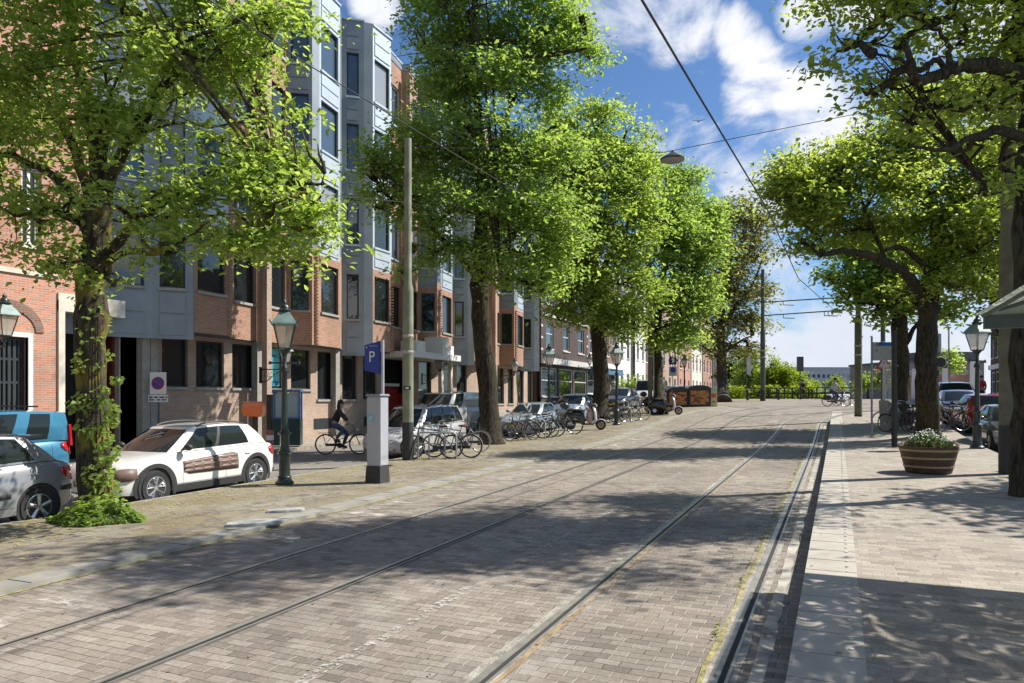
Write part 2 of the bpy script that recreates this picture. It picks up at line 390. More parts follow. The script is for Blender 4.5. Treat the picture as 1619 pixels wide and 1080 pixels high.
    MC[name] = m; return m
klink = paver('klinker_road', .21, .105, [(.175, .147, .118), (.238, .202, .163), (.262, .224, .181), (.278, .239, .195), (.32, .281, .234)], (.085, .072, .058), (.42, .385, .32), jw=.06, je=.035, pale=.62, stain=.30, bump=.6, patch=(.40, .365, .32))
klink2 = brickmat('klinker_left', (.20, .185, .165), (.25, .23, .205), (.13, .12, .10), bw=.20, bh=.10, ms=.008, plane='y', stain=.3, stainscale=.4, bump=.3)
plat = paver('platform_brick', .21, .105, [(.24, .208, .17), (.30, .262, .215), (.325, .285, .235), (.345, .303, .25), (.39, .344, .288)], (.19, .165, .135), (.40, .36, .30), jw=.045, je=.022, pale=.3, stain=.2, stainscale=.7, bump=.45)
side = brickmat('pavement_tiles', (.215, .195, .155), (.25, .228, .182), (.17, .155, .115), bw=.30, bh=.30, ms=.009, plane='x', stain=.35, stainscale=.7, stainc=(.80, .72, .50), bump=.2)
conc = mat('edge_concrete', (.40, .368, .315), .85, vary=.14, vscale=3, bump=.15, bscale=90)
kerbm = mat('kerb_concrete', (.27, .26, .225), .85, vary=.22, vscale=2.5, bump=.2, bscale=60)
asph = mat('asphalt', (.085, .083, .080), .9, vary=.2, vscale=1.5, bump=.25, bscale=120)
soil = mat('far_ground', (.16, .15, .12), .95, vary=.2, vscale=.2)
moss = mat('moss_line', (.27, .235, .125), .95, vary=.55, vscale=11, bump=.8, bscale=50, hue=(1, 1.05, .8))
steel = mat('rail_steel', (.42, .40, .35), .42, metal=.55, vary=.25, vscale=5)
groove = mat('rail_groove', (.035, .032, .028), .8)
rust = mat('rust_grit', (.30, .21, .12), .95, vary=.4, vscale=8, bump=.4)
fillc = mat('rail_mortar', (.31, .285, .24), .95, vary=.45, vscale=7, bump=.8, bscale=40)
def strip(name, xl, xr, y0, y1, dz, m, nx=2, step=1.0, skirt=.35, dzr=None):
    fl = xl if callable(xl) else (lambda y: xl); fr = xr if callable(xr) else (lambda y: xr)
    fz = dz if callable(dz) else (lambda y: dz)
    ny = max(1, int(round((y1-y0)/step))); mb = MB(); W = nx+3
    for i in range(ny+1):
        y = y0+(y1-y0)*i/ny; a, b = fl(y), fr(y)
        t = terr(0, y)+fz(y)
        row = [(a, y, t-skirt)]+[(a+(b-a)*j/nx, y, t) for j in range(nx+1)]+[(b, y, t-skirt)]
        mb.v += row
    for i in range(ny):
        for j in range(W-1):
            p = i*W+j; mb.f.append((p, p+1, p+W+1, p+W))
    mb.f.append(tuple(range(W))); mb.f.append(tuple(ny*W+j for j in range(W))[::-1])
    return mb.build(name, m)
def struct(o, kind='structure'): o['kind'] = kind; return o
g = MB(); xs = [-600, -120, -60, -40, -25, -10, 0, 10, 25, 60, 120, 600]; ys = [-60]+list(range(-20, 81, 4))+[100, 140, 250, 900]
for y in ys:
    for x in xs: g.v.append((x, y, terr(x, y)-.25-(.0 if y < 140 else .3)))
for i in range(len(ys)-1):
    for j in range(len(xs)-1): p = i*len(xs)+j; g.f.append((p, p+1, p+len(xs)+1, p+len(xs)))
struct(g.build('ground', soil))
def kl(y): return -7.65+(0 if y < 38 else (y-38)**1.4*.05)
struct(strip('tram_road', -7.66, -.29, -14, 44, 0, klink))
struct(strip('bridge_road', lambda y: kl(y)+.0, lambda y: 40, 44, 84, 0, klink, nx=20))
struct(strip('kerb', lambda y: kl(y)-.38, kl, -14, 70, lambda y: SW, kerbm))
struct(strip('pavement', -11.35, lambda y: kl(y)-.38, -14, 70, lambda y: SW+.004, side, nx=6))
struct(strip('pavement_kerb', -11.55, -11.35, -14, 70, SW-.006, kerbm))
struct(strip('service_road', -17.3, -11.55, -14, 84, RL, klink2, nx=4))
struct(strip('far_pavement', -40.0, -17.3, -14, 140, .0, plat, nx=3))
def pend(y): return PF if y < 36 else PF*(1-ss(36, 39, y))
struct(strip('platform_edge', -.30, .17, -8, 44, pend, conc))
struct(strip('platform', .17, 3.95, -8, 44, lambda y: pend(y)-.004, plat, nx=4))
struct(strip('right_road', 3.95, 12.0, -14, 44, -.02, asph, nx=3))
struct(strip('right_pavement', 12.0, 40, -14, 120, .1, plat, nx=3))
# joints of the platform edge slabs, kerb joints and white studs
mb = MB()
for i in range(70):
    y = -2+i*.5; mb.box((-.065, y, terr(0, y)+pend(y)+.0015), (.47, .006, .004))
for y in np.arange(-2, 36, .12):
    pass
mb.b2(.165, .18, -2, 36, 0, .001) if False else None
struct(mb.build('slab_joints', mat('joint_grey', (.28, .255, .22), .9)))
mb = MB()
for i in range(150):
    y = .5+i*.235; mb.lathe([(.018, 0), (.018, .008), (0, .009)], 8, (.085, y, terr(0, y)+pend(y)+.001))
studs = struct(mb.build('edge_studs', mat('stud_white', (.62, .60, .55), .5)))
mb = MB()
for i in range(60):
    y = -2+i*1.0; mb.box((kl(y)-.19, y, terr(0, y)+SW+.0015), (.38, .012, .004))
struct(mb.build('kerb_joints', groove))
def ribbon(name, pts, w, m, dz, z=None, wob=0., seed=1, off=0.):
    rr = random.Random(seed); mb = MB(); k = len(pts)
    for i, p in enumerate(pts):
        q0 = pts[max(0, i-1)]; q1 = pts[min(k-1, i+1)]; dx, dy = q1[0]-q0[0], q1[1]-q0[1]; l = math.hypot(dx, dy); nx_, ny_ = dy/l, -dx/l
        ww = w/2*(1+wob*rr.uniform(-1, 1)); w2 = w/2*(1+wob*rr.uniform(-1, 1))
        cx, cy = p[0]+nx_*off, p[1]+ny_*off; t = terr(cx, cy)+dz
        mb.v += [(cx-nx_*ww, cy-ny_*ww, t), (cx+nx_*w2, cy+ny_*w2, t)]
    for i in range(k-1): mb.f.append((2*i, 2*i+1, 2*i+3, 2*i+2))
    return mb
def line(fx, y0, y1, st=.25):
    n = int((y1-y0)/st); return [(fx(y0+(y1-y0)*i/n), y0+(y1-y0)*i/n) for i in range(n+1)]
# moss line along the left kerb foot, moss along the last rail
struct(ribbon('moss', line(lambda y: kl(y)+.03, 1, 44), .075, moss, .006, wob=.6).build('kerb_moss', moss))
struct(ribbon('moss', line(lambda y: -11.33, -2, 44), .10, moss, SW+.008, wob=.8, seed=4).build('pavement_moss', moss))
# rails
def rail_path(x0, bend, xend, R_):
    pts = line(lambda y: x0, -12, bend, .5)
    # arc to the right
    a = 0; x, y = x0, bend
    while a < R(75):
        a += .5/R_; x += .5*math.sin(a); y += .5*math.cos(a); pts.append((x, y))
        if x > 40: break
    return pts
rails = [(-6.13, 36.5, 31.5, 'outermost tram rail, nearest the left pavement'), (-4.69, 36.5, 30.0, 'second tram rail from the left pavement'),
         (-2.27, 35.0, 24.0, 'third tram rail, with pale mortar strips beside it'), (-.76, 35.0, 22.5, 'tram rail closest to the platform edge')]
for i, (x0, bend, Rr, lab) in enumerate(rails):
    pts = rail_path(x0, bend, 0, Rr)
    root = thing('tram_rail', 'Grooved steel rail: '+lab, 'tram rail', group='tram rails in the brick road')
    wf = .17 if i < 2 else .25
    ribbon('x', pts, wf, fillc, .004, wob=.12, seed=i).build('mortar_bed', fillc if i != 1 else mat('dark_bed', (.14, .13, .115), .9, vary=.3), root)
    ribbon('x', pts, .058, steel, .010, off=-.03).build('rail_head', steel, root)
    ribbon('x', pts, .040, groove, .007, off=.022).build('groove', groove, root)
    ribbon('x', pts, .022, steel, .0095, off=.055).build('rail_lip', steel, root)
    if i >= 2: ribbon('x', pts, .035, rust, .0085, off=.105 if i == 2 else -.115, wob=.9, seed=9).build('grit_line', rust if i == 2 else moss, root)
# concrete side band beside the last rail, with dark joints
struct(ribbon('x', line(lambda y: -.52, 0, 35), .10, fillc, .0055, wob=.25, seed=3).build('mortar_strip', mat('pale_mortar', (.37, .35, .30), .95, vary=.5, vscale=4, bump=.5)))
# worn white markings
def worn(name, col, thr=.5, sc=14, sx=1.0):
    m = mat(name, col, .8, vary=.1); t = m.node_tree; out = t.nodes['Material Output']; p = t.nodes['Principled BSDF']
    c = t.nodes.new('ShaderNodeTexCoord'); n = t.nodes.new('ShaderNodeTexNoise'); n.inputs['Scale'].default_value = sc; n.inputs['Detail'].default_value = 6; n.inputs['Roughness'].default_value = .7
    mpp = t.nodes.new('ShaderNodeMapping'); mpp.inputs['Scale'].default_value = (sx, 1, 1)
    t.links.new(c.outputs['Object'], mpp.inputs[0]); t.links.new(mpp.outputs[0], n.inputs['Vector'])
    r = t.nodes.new('ShaderNodeMapRange'); r.inputs[1].default_value = thr-.04; r.inputs[2].default_value = thr+.06; t.links.new(n.outputs['Fac'], r.inputs[0])
    tr = t.nodes.new('ShaderNodeBsdfTransparent'); x = t.nodes.new('ShaderNodeMixShader')
    t.links.new(r.outputs[0], x.inputs[0]); t.links.new(tr.outputs[0], x.inputs[1]); t.links.new(p.outputs[0], x.inputs[2]); t.links.new(x.outputs[0], out.inputs[0])
    return m
wm = worn('worn_white_paint', (.44, .42, .37), .52, 13)
for (a, b) in [(1.5, 6.9), (8.6, 12.0), (14.6, 18), (20.6, 24), (27, 30)]:
    struct(ribbon('x', line(lambda y: -3.42+.012*y*0, a, b), .115, wm, .0065, wob=.5, seed=int(a)).build('road_marking', wm))
pm = worn('pale_dust', (.47, .43, .38), .56, 3.2, .5)
struct(ribbon('x', line(lambda y: -7.05, 0, 30), .7, pm, .0045, wob=.4, seed=5).build('pale_wear', pm))
# yellow moss / blossom litter on the pavement
pm2 = worn('blossom_litter', (.30, .27, .12), .60, 7.5)
struct(ribbon('x', line(lambda y: -10.35, 0, 46), 1.7, pm2, SW+.009, wob=.25, seed=7).build('pavement_litter', pm2), 'stuff')
pm3 = worn('dry_patches', (.22, .19, .16), .56, 2.5)
struct(ribbon('x', line(lambda y: -9.0, 0, 46), 1.5, pm3, SW+.0065, wob=.3, seed=8).build('pavement_patches', pm3))
rr = random.Random(5); mb = MB()
for i in range(5200):
    y = rr.uniform(1, 45); x = -11.3+abs(rr.gauss(0, 1.1)) if rr.random() < .8 else rr.uniform(-11.2, -7.9)
    if x > -7.9: continue
    s = rr.uniform(.012, .035); a = rr.uniform(0, 6.3); z = terr(x, y)+SW+.014
    mb.add([(x+s*math.cos(a), y+s*math.sin(a), z), (x+s*.6*math.cos(a+1.6), y+s*.6*math.sin(a+1.6), z+.004), (x-s*math.cos(a), y-s*math.sin(a), z+.002), (x-s*.6*math.cos(a+1.6), y-s*.6*math.sin(a+1.6), z)], [(0, 1, 2, 3)])
struct(mb.build('fallen_blossom', mat('blossom', (.40, .36, .15), .9, vary=.3)), 'stuff')
mb = MB()
for i in range(900):
    x = rr.uniform(-7.2, 3.6); y = rr.uniform(2, 30); z = terr(x, y)+(.012 if x < -.3 else PF+.008); s = rr.uniform(.008, .028); a = rr.uniform(0, 6.3)
    if -.35 < x < -.25: continue
    mb.add([(x+s*math.cos(a), y+s*math.sin(a), z), (x+s*.5*math.cos(a+1.6), y+s*.5*math.sin(a+1.6), z+.006), (x-s*math.cos(a), y-s*math.sin(a), z), (x-s*.5*math.cos(a+1.6), y-s*.5*math.sin(a+1.6), z+.004)], [(0, 1, 2, 3)])
struct(mb.build('leaf_litter', mat('litter_brown', (.20, .15, .07), .9, vary=.5, vscale=20)), 'stuff')
# weeds at the kerb between rail and platform
mb = MB()
for i in range(900):
    y = rr.uniform(1, 26); x = -.925+rr.gauss(0, .012)
    if math.sin(y*7.3)+math.sin(y*3.1+1) < .2: continue
    s = rr.uniform(.010, .026); a = rr.uniform(0, 6.3); z = terr(x, y)+.006
    mb.add([(x+s*math.cos(a), y+s*math.sin(a), z), (x+s*math.cos(a+2), y+s*math.sin(a+2), z+rr.uniform(0, .02)), (x+s*math.cos(a+4), y+s*math.sin(a+4), z+.012)], [(0, 1, 2)])
struct(mb.build('joint_weeds', mat('weed', (.22, .24, .05), .8, vary=.3)), 'stuff')
# two broken pale stone slabs on the kerb
slabm = mat('weathered_slab', (.33, .335, .32), .85, vary=.35, vscale=7, bump=.6, bscale=25)
for (u, v, s, lab) in [(404, 829, 1.0, 'Larger weathered white stone slab lying across the kerb'), (452, 809, .72, 'Smaller grey-white stone slab lying behind the larger one on the kerb')]:
    p = gp(u, v, SW); mb = MB()
    poly = [(-.42*s, -.14*s), (-.1*s, -.2*s), (.33*s, -.15*s), (.42*s, .03*s), (.2*s, .16*s), (-.2*s, .19*s), (-.4*s, .08*s)]
    mb.prism(poly, (0, 0, -.01), (1, 0, 0), (0, 1, 0), (0, 0, .055))
    o = mb.build('stone_slab', slabm, bevel=.012); o.location = p; o.rotation_euler = (.02, -.03, YAW+.3); tag(o, lab, 'slab', 'white stone slabs on the kerb')
# manhole-like iron covers in the tram road near the platform
# ------------------------------------------------------------------ buildings
brA = brickmat('office_brick', (.29, .14, .088), (.375, .20, .13), (.38, .29, .22), bw=.22, bh=.066, ms=.009, stain=.2, stainscale=.6)
brB = brickmat('old_brick', (.40, .16, .10), (.50, .23, .15), (.42, .34, .28), bw=.22, bh=.062, ms=.009, stain=.2)
brP = brickmat('pale_brick', (.37, .25, .18), (.45, .33, .25), (.40, .33, .27), bw=.22, bh=.062, ms=.009, stain=.25)
brD = brickmat('dark_brick', (.045, .026, .022), (.075, .042, .035), (.12, .10, .09), bw=.22, bh=.062, ms=.008, stain=.2)
brN = brickmat('brown_brick', (.16, .085, .06), (.22, .125, .09), (.24, .19, .16), bw=.22, bh=.062, ms=.008, stain=.2)
metD = mat('zinc_cladding', (.235, .27, .30), .5, metal=.35, vary=.12, vscale=1.2)  # shaded zinc tone: shade of the camera-facing bays is put into the colour
metL = mat('lit_zinc', (.50, .57, .63), .45, metal=.3, vary=.07, vscale=1.2)  # lit copy of the zinc: sunlight on the sunward faces is painted in
whitep = mat('white_paint', (.72, .71, .67), .5, vary=.06)
creamp = mat('cream_stone', (.60, .56, .47), .7, vary=.1)
greyc_ = mat('pier_concrete', (.30, .29, .26), .8, vary=.15)
darkf = mat('dark_frame', (.03, .035, .04), .45)
redp = mat('dark_red_wall', (.13, .02, .018), .6, vary=.2)
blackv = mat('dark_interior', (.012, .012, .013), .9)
roofm = mat('roof_bitumen', (.08, .08, .085), .9)
gl = glassmat('window_glass', ior=1.9)
glb = glassmat('window_glass_sky_tint', (.06, .09, .12), ior=1.9)  # pale blue base paints reflected sky into the panes
glb2 = glassmat('window_glass_curtain', (.28, .30, .31), rough=.15)
wincount = {}
def wgrid(mb, P0, P1, z0, z1, ops, rv=.14, zf=None):
    """front faces of a wall with real openings; outward normal is to the right of P0->P1"""
    P0 = Vector((P0[0], P0[1], 0)); P1 = Vector((P1[0], P1[1], 0)); L = (P1-P0).length; d = (P1-P0)/L; n = Vector((d.y, -d.x, 0))
    ss_ = sorted({0, L}|{o[0] for o in ops}|{o[1] for o in ops}); zs = sorted({z0, z1}|{o[2] for o in ops}|{o[3] for o in ops})
    def pt(s, z, dep=0): q = P0+d*s-n*dep; return (q.x, q.y, z)
    for i in range(len(ss_)-1):
        for j in range(len(zs)-1):
            a, b, c, e = ss_[i], ss_[i+1], zs[j], zs[j+1]; m = ((a+b)/2, (c+e)/2)
            if any(o[0] < m[0] < o[1] and o[2] < m[1] < o[3] for o in ops): continue
            mb.add([pt(a, c), pt(b, c), pt(b, e), pt(a, e)], [(0, 1, 2, 3)])
    for o in ops:
        a, b, c, e = o
        for (p, q) in (((a, c), (b, c)), ((b, c), (b, e)), ((b, e), (a, e)), ((a, e), (a, c))):
            mb.add([pt(*p), pt(*q), pt(*q, rv), pt(*p, rv)], [(0, 1, 2, 3)])
    return P0, d, n
def obox(mb, P0, d, n, s0, s1, z0, z1, o0, o1):
    vs = [P0+d*s+n*o+Vector((0, 0, z)) for s in (s0, s1) for o in (o0, o1) for z in (z0, z1)]
    mb.add(vs, [(0, 1, 3, 2), (4, 6, 7, 5), (0, 4, 5, 1), (2, 3, 7, 6), (0, 2, 6, 4), (1, 5, 7, 3)])
def window(parent, P0, d, n, o, fm, pm_, fw=.055, dep=.10, mull=(), trans=(), sill=None, sillm=None, cnt=None, label=None):
    a, b, c, e = o
    mb = MB()
    obox(mb, P0, d, n, a, a+fw, c, e, -dep-.06, -dep+.02); obox(mb, P0, d, n, b-fw, b, c, e, -dep-.06, -dep+.02)
    obox(mb, P0, d, n, a+fw, b-fw, c, c+fw, -dep-.06, -dep+.02); obox(mb, P0, d, n, a+fw, b-fw, e-fw, e, -dep-.06, -dep+.02)
    for t in mull: s = a+(b-a)*t; obox(mb, P0, d, n, s-fw*.4, s+fw*.4, c+fw, e-fw, -dep-.045, -dep+.012)
    for t in trans: z = c+(e-c)*t; obox(mb, P0, d, n, a+fw, b-fw, z-fw*.4, z+fw*.4, -dep-.05, -dep+.008)
    w_ = mb.build('window', fm, parent)
    if label: w_['label'] = label
    pn = MB(); q = [P0+d*s-n*(dep+.03)+Vector((0, 0, z)) for s, z in ((a+fw*.5, c+fw*.5), (b-fw*.5, c+fw*.5), (b-fw*.5, e-fw*.5), (a+fw*.5, e-fw*.5))]
    pn.add(q, [(0, 1, 2, 3)]); pn.build('pane', pm_, w_)
    if sill:
        sb = MB(); obox(sb, P0, d, n, a-.05, b+.05, c-.09, c, -dep+.02, .07); sb.build('sill', sillm or greyc_, w_)
    return w_
def copyverts(P, x0, T, k=9.9): pass
ofc = thing('office_building', 'Five-storey brick and grey zinc office block with sawtooth bays', 'building', (-19, 30, terr(0, 30)))
def un(o):  # children keep world coordinates
    for c in kids(o): c.matrix_parent_inverse = Matrix.Translation(-Vector(o.location))
TX, TY0, PER = -18.7, 17.35, 9.9
ZB = 4.15; ZT = 18.5
brick = MB(); zinc = MB(); zincL = MB(); pier = MB(); soff = MB(); ribs = MB(); ribsL = MB(); dark = MB(); cap = MB()
floors = [(5.5, 7.45), (8.75, 10.75), (12.0, 14.0), (15.2, 17.1)]
outline = []
nwin = 0
def face(P0, P1, kind, k):
    """kind: plain-brick, plain-zinc, winD (zinc dark), winL, f1, fb (all brick), f45"""
    global nwin
    L = math.hypot(P1[0]-P0[0], P1[1]-P0[1])
    P0v = Vector((P0[0], P0[1], 0)); P1v = Vector((P1[0], P1[1], 0)); d = (P1v-P0v)/L; n = Vector((d.y, -d.x, 0))
    if kind == 'pb': wgrid(brick, P0, P1, ZB, ZT-.3, []); obox(zinc, P0v, d, n, 0, L, ZT-.3, ZT, -.1, .03); return
    if kind == 'pz': wgrid(zinc, P0, P1, ZB-.25, ZT, []); return
    if kind == 'pbz': wgrid(brick, P0, P1, ZB, 8.0, []); wgrid(zinc, P0, P1, 8.0, ZT, []); return
    m = .13 if kind != 'zD' else .22
    ops = [(m, L-m, a, b) for a, b in floors]
    if kind == 'fb':
        wgrid(brick, P0, P1, ZB, ZT-.3, ops); obox(zinc, P0v, d, n, 0, L, ZT-.3, ZT, -.1, .03)
    elif kind == 'zD':
        wgrid(zinc, P0, P1, ZB-.25, ZT, ops)
    else:
        wgrid(brick, P0, P1, ZB, 7.75, [ops[0]]); wgrid(zincL if kind in ('f1', 'f5') else zinc, P0, P1, 7.75, ZT, ops[1:])
    light = kind in ('f1', 'f5')
    rb = ribsL if light else ribs
    if kind != 'fb':
        for i, (a, b) in enumerate(floors):
            lo = 7.85 if i == 1 else (floors[i-1][1]+.12 if i else (ZB-.15 if kind == 'zD' else None))
            if lo is None: continue
            hi = a-.12; h = (hi-lo)
            for q in (0, 1):
                obox(rb, P0v, d, n, m+.0, L-m, lo+h*q*.5+.03, lo+h*(q+1)*.5-.03, .0, .035)
        obox(rb, P0v, d, n, m, L-m, 17.25, 17.75, 0, .035); obox(rb, P0v, d, n, m, L-m, 17.82, 18.3, 0, .035)
    obox(cap, P0v, d, n, -.02, L+.02, ZT, ZT+.07, -.25, .06)
    for i, o in enumerate(ops):
        pm_ = gl if i == 0 else (glb if (nwin*7) % 5 else glb2) if kind != 'zD' else glb
        fm = darkf if not (kind == 'fb' and i) else (whitep if nwin % 2 else darkf)
        nwin += 1
        if nwin <= 100:
            window(ofc, P0v, d, n, o, fm, pm_, mull=(.3,) if (kind == 'fb' and L > 1.3 and i) else (), sill=True, sillm=greyc_ if i == 0 else metL)
        else:
            q = [P0v+d*s-n*.13+Vector((0, 0, z)) for s, z in ((o[0], o[2]), (o[1], o[2]), (o[1], o[3]), (o[0], o[3]))]; restp.add(q, [(0, 1, 2, 3)])
            for (s0, s1, z0, z1) in ((o[0], o[0]+.055, o[2], o[3]), (o[1]-.055, o[1], o[2], o[3]), (o[0]+.055, o[1]-.055, o[2], o[2]+.055), (o[0]+.055, o[1]-.055, o[3]-.055, o[3])):
                obox(restf, P0v, d, n, s0, s1, z0, z1, -.12, -.07)
restp = MB(); restf = MB()
pts_first = [(TX-1.5, TY0-1.95), (TX-.75, TY0-.95), (TX-.7, TY0-.85), (TX, TY0)]
face((-20.2, 13.95), (-20.2, 15.0), 'pz', 0); face((-20.2, 15.0), (TX-.75, TY0-.9), 'zD', 0); face((TX-.75, TY0-.9), (TX, TY0), 'zD', 0)
outline += [(-20.2, 13.95), (-20.2, 15.0), (TX-.75, TY0-.9)]
for k in range(3):
    T = (TX, TY0+PER*k)
    rel = [(0, 0), (-.1, .15), (-.1, 1.6), (-.75, 2.4), (-1.0, 3.9), (-.7, 4.15), (-1.0, 5.55), (-.2, 6.05), (-.2, 6.5), (-.45, 8.15), (-1.0, 9.0), (-.27, 9.62), (0, PER)]
    kinds = ['pz', 'f1', 'pb', 'fb', 'pb', 'fb', 'f4', 'pbz', 'f5', 'pbz', 'zD', 'pz']
    Q = [(T[0]+a, T[1]+b) for a, b in rel]
    for i, kd in enumerate(kinds): face(Q[i], Q[i+1], kd, k)
    outline += Q[:-1]
    # toothed brick corner strips
    for (cx, cy) in ((Q[2][0]+.02, Q[2][1]+.05), (Q[7][0]+.03, Q[7][1]+.22)):
        for z in np.arange(ZB, 7.7, .132): brick.box((cx, cy, z+.033), (.13, .13, .064), rz=.785)
    # full height square column in front of the wall
    pier.b2(Q[4][0]+.28, Q[4][0]+.52, Q[4][1]-.05, Q[4][1]+.2, .1, ZT-.6)
Qe = (TX, TY0+PER*3); outline.append(Qe); outline.append((TX-.4, Qe[1]+.3)); face(Qe, (TX-.4, Qe[1]+.3), 'pz', 0); outline += [(-20.3, Qe[1]+.3)]; face((TX-.4, Qe[1]+.3), (-20.3, Qe[1]+.31), 'pz', 0)
YE = Qe[1]+.3
# soffit and roof as polygons
back = [(-31, YE), (-31, 13.95)]
poly = outline+back
def flat(poly, z, th, name, m):
    me = bpy.data.meshes.new(name); bm = bmesh.new(); vs = [bm.verts.new((x, y, z)) for x, y in poly]; f = bm.faces.new(vs)
    r = bmesh.ops.extrude_face_region(bm, geom=[f]); bmesh.ops.translate(bm, vec=(0, 0, th), verts=[q for q in r['geom'] if isinstance(q, bmesh.types.BMVert)])
    bmesh.ops.recalc_face_normals(bm, faces=bm.faces); bmesh.ops.triangulate(bm, faces=bm.faces); bm.to_mesh(me); bm.free(); me.materials.append(m)
    o = bpy.data.objects.new(name, me); C.objects.link(o); o.parent = ofc; return o
inner = [(x-.03, y) for x, y in outline]+back
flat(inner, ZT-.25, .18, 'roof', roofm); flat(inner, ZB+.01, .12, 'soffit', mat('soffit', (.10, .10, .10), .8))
dark.b2(-30.9, -20.9, 14.1, YE-.1, .1, ZT-.3)
wgrid(brN, (0, 0), (1, 0), 0, 1, []) if False else None
sb = MB(); wgrid(sb, (-31, YE), (-31, 13.95), 0, ZT, []); wgrid(sb, (-20.3, YE+.01), (-31, YE+.01), 0, ZT, []); wgrid(sb, (-31, 13.94), (-20.2, 13.94), 4.6, ZT, []); sb.build('side_wall', brA, ofc)
brick.build('brick_wall', brA, ofc); zinc.add(ribs.v, ribs.f); zincL.add(ribsL.v, ribsL.f); zinc.build('zinc_cladding', metD, ofc); zincL.build('lit_cladding', metL, ofc); 
pier.build('column', brP, ofc); dark.build('core', blackv, ofc); cap.build('roof_edge', metL, ofc)
if restp.f:
    rf = restf.build('far_windows', darkf, ofc); rf['kind'] = 'stuff'; restp.build('panes', glb, rf)
# ground floor
gx = -19.95; gw = MB(); gy0, gy1 = 15.7, YE
ops = []
def Yat(u, x):
    r = (u-CXP)/FPX; return (-x)*(ca+r*sa)/(sa-r*ca)
spec = [(222, 256, 'c'), (256, 297, 'w'), (310, 354, 'w'), (367, 405, 'w'), (420, 447, 'poster'), (460, 491, 'w'), (502, 528, 'w'), (541, 565, 'w'), (574, 596, 'w')]
GZ = [2.42, 4.1]
wl = []
for (a, b, kd) in spec:
    if kd == 'c': continue
    s0, s1 = Yat(a, gx)-gy0, Yat(b, gx)-gy0
    lo = 2.42 if a < 500 else 2.0
    wl.append((s0, s1, lo, 4.02, kd))
entr = (Yat(607, gx)-gy0, Yat(652, gx)-gy0)   # entrance recess
y = Yat(660, gx)-gy0
rest = []
for (a, b) in [(662, 682), (700, 716), (722, 738), (786, 797), (803, 812), (818, 828), (834, 842)]:
    rest.append((Yat(a, gx)-gy0, Yat(b, gx)-gy0, 1.7, 4.0, 'w'))
ops = [(s0, s1, lo, hi) for s0, s1, lo, hi, k_ in wl+rest]+[(entr[0], entr[1], .3, 3.95)]
P0, d, n = wgrid(gw, (gx, gy0), (gx, gy1), 0, ZB+.1, ops, rv=.2)
gw.build('ground_floor_wall', brP, ofc)
for (s0, s1, lo, hi, kd) in wl+rest:
    ww = window(ofc, P0, d, n, (s0, s1, lo, hi), darkf, gl, fw=.05, dep=.12, sill=True, sillm=greyc_, trans=(.28,) if kd == 'w' and s0 < 1.5 else ())
    if kd == 'poster':
        pb = MB(); obox(pb, P0, d, n, s0+.06, s1-.06, lo+.1, hi-.05, -.12, -.11); po = pb.build('poster', mat('poster_teal', (.10, .42, .48), .4, vary=.35, vscale=1.6, hue=(1.5, 1.3, 1.2)), ww)
        pb = MB(); obox(pb, P0, d, n, s0+.2, s1-.25, lo+1.22, lo+1.32, -.108, -.106); obox(pb, P0, d, n, s0+.35, s0+.5, lo+.75, lo+1.2, -.108, -.106); obox(pb, P0, d, n, s0+.1, s1-.1, lo+.12, lo+.3, -.108, -.106)
        pb.build('poster_print', mat('poster_blue', (.03, .17, .30), .4), ww)
# piers on the ground floor
pm_ = MB()
for u in (231, 244, 411, 534):
    yy = Yat(u, gx+.25); pm_.b2(gx-.02, gx+.26, yy-.14, yy+.14, .1, ZB)
pm_.build('pier', greyc_, ofc)
# basement vents
vb = MB()
for u in (514, 590): yy = Yat(u, gx); vb.b2(gx-.05, gx+.012, yy-.75, yy+.75, .75, 1.2)
vb.build('basement_vent', darkf, ofc)
# gateway recess left of the block: dark passage, columns, red dado
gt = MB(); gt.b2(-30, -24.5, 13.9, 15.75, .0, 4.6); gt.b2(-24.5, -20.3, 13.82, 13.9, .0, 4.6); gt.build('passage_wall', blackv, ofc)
gt = MB(); gt.b2(-24.5, -20.2, 15.66, 15.9, 0, 4.1); gt.b2(-20.6, -20.5, 14.9, 15.66, 0, 1.9); gt.build('passage_dado', redp, ofc)
gt = MB(); gt.b2(-20.45, -20.2, 15.2, 15.36, 0, 4.1); gt.b2(-20.3, -19.95, 15.75, 16.4, 0, ZB); gt.build('passage_column', greyc_, ofc)
# entrance: white canopy, red reveals, white posts and balcony parapets
ya, yb = gy0+entr[0], gy0+entr[1]
cn = MB(); cn.b2(-19.9, -18.15, ya-.25, yb+1.9, 3.98, 4.28); cn.build('canopy', whitep, ofc)
cn = MB(); cn.b2(-19.3, -18.25, yb+.1, yb+.75, 4.28, 5.15); cn.b2(-19.3, -18.3, yb+.8, yb+1.4, 4.28, 4.75); cn.b2(-19.2, -18.3, ya+.3, ya+1.1, 4.28, 4.8); cn.build('balcony_parapet', whitep, ofc)
cn = MB(); cn.b2(-18.75, -18.55, yb+.55, yb+.75, .3, 3.98); cn.b2(-18.75, -18.55, yb+1.55, yb+1.75, .3, 3.98); cn.build('canopy_post', creamp, ofc)
cn = MB(); cn.b2(-20.85, -20.8, ya, yb, .3, 2.6); cn.b2(-20.8, -19.99, yb+.0, yb+.1, .3, 2.3); cn.b2(-20.0, -19.6, yb+.15, yb+.5, .4, 1.5); cn.build('entrance_panel', mat('entrance_red', (.33, .02, .018), .5), ofc)
cn = MB(); cn.b2(-20.7, -20.6, ya+.3, yb-.2, 2.65, 2.8); cn.build('entrance_transom', whitep, ofc)
un(ofc)
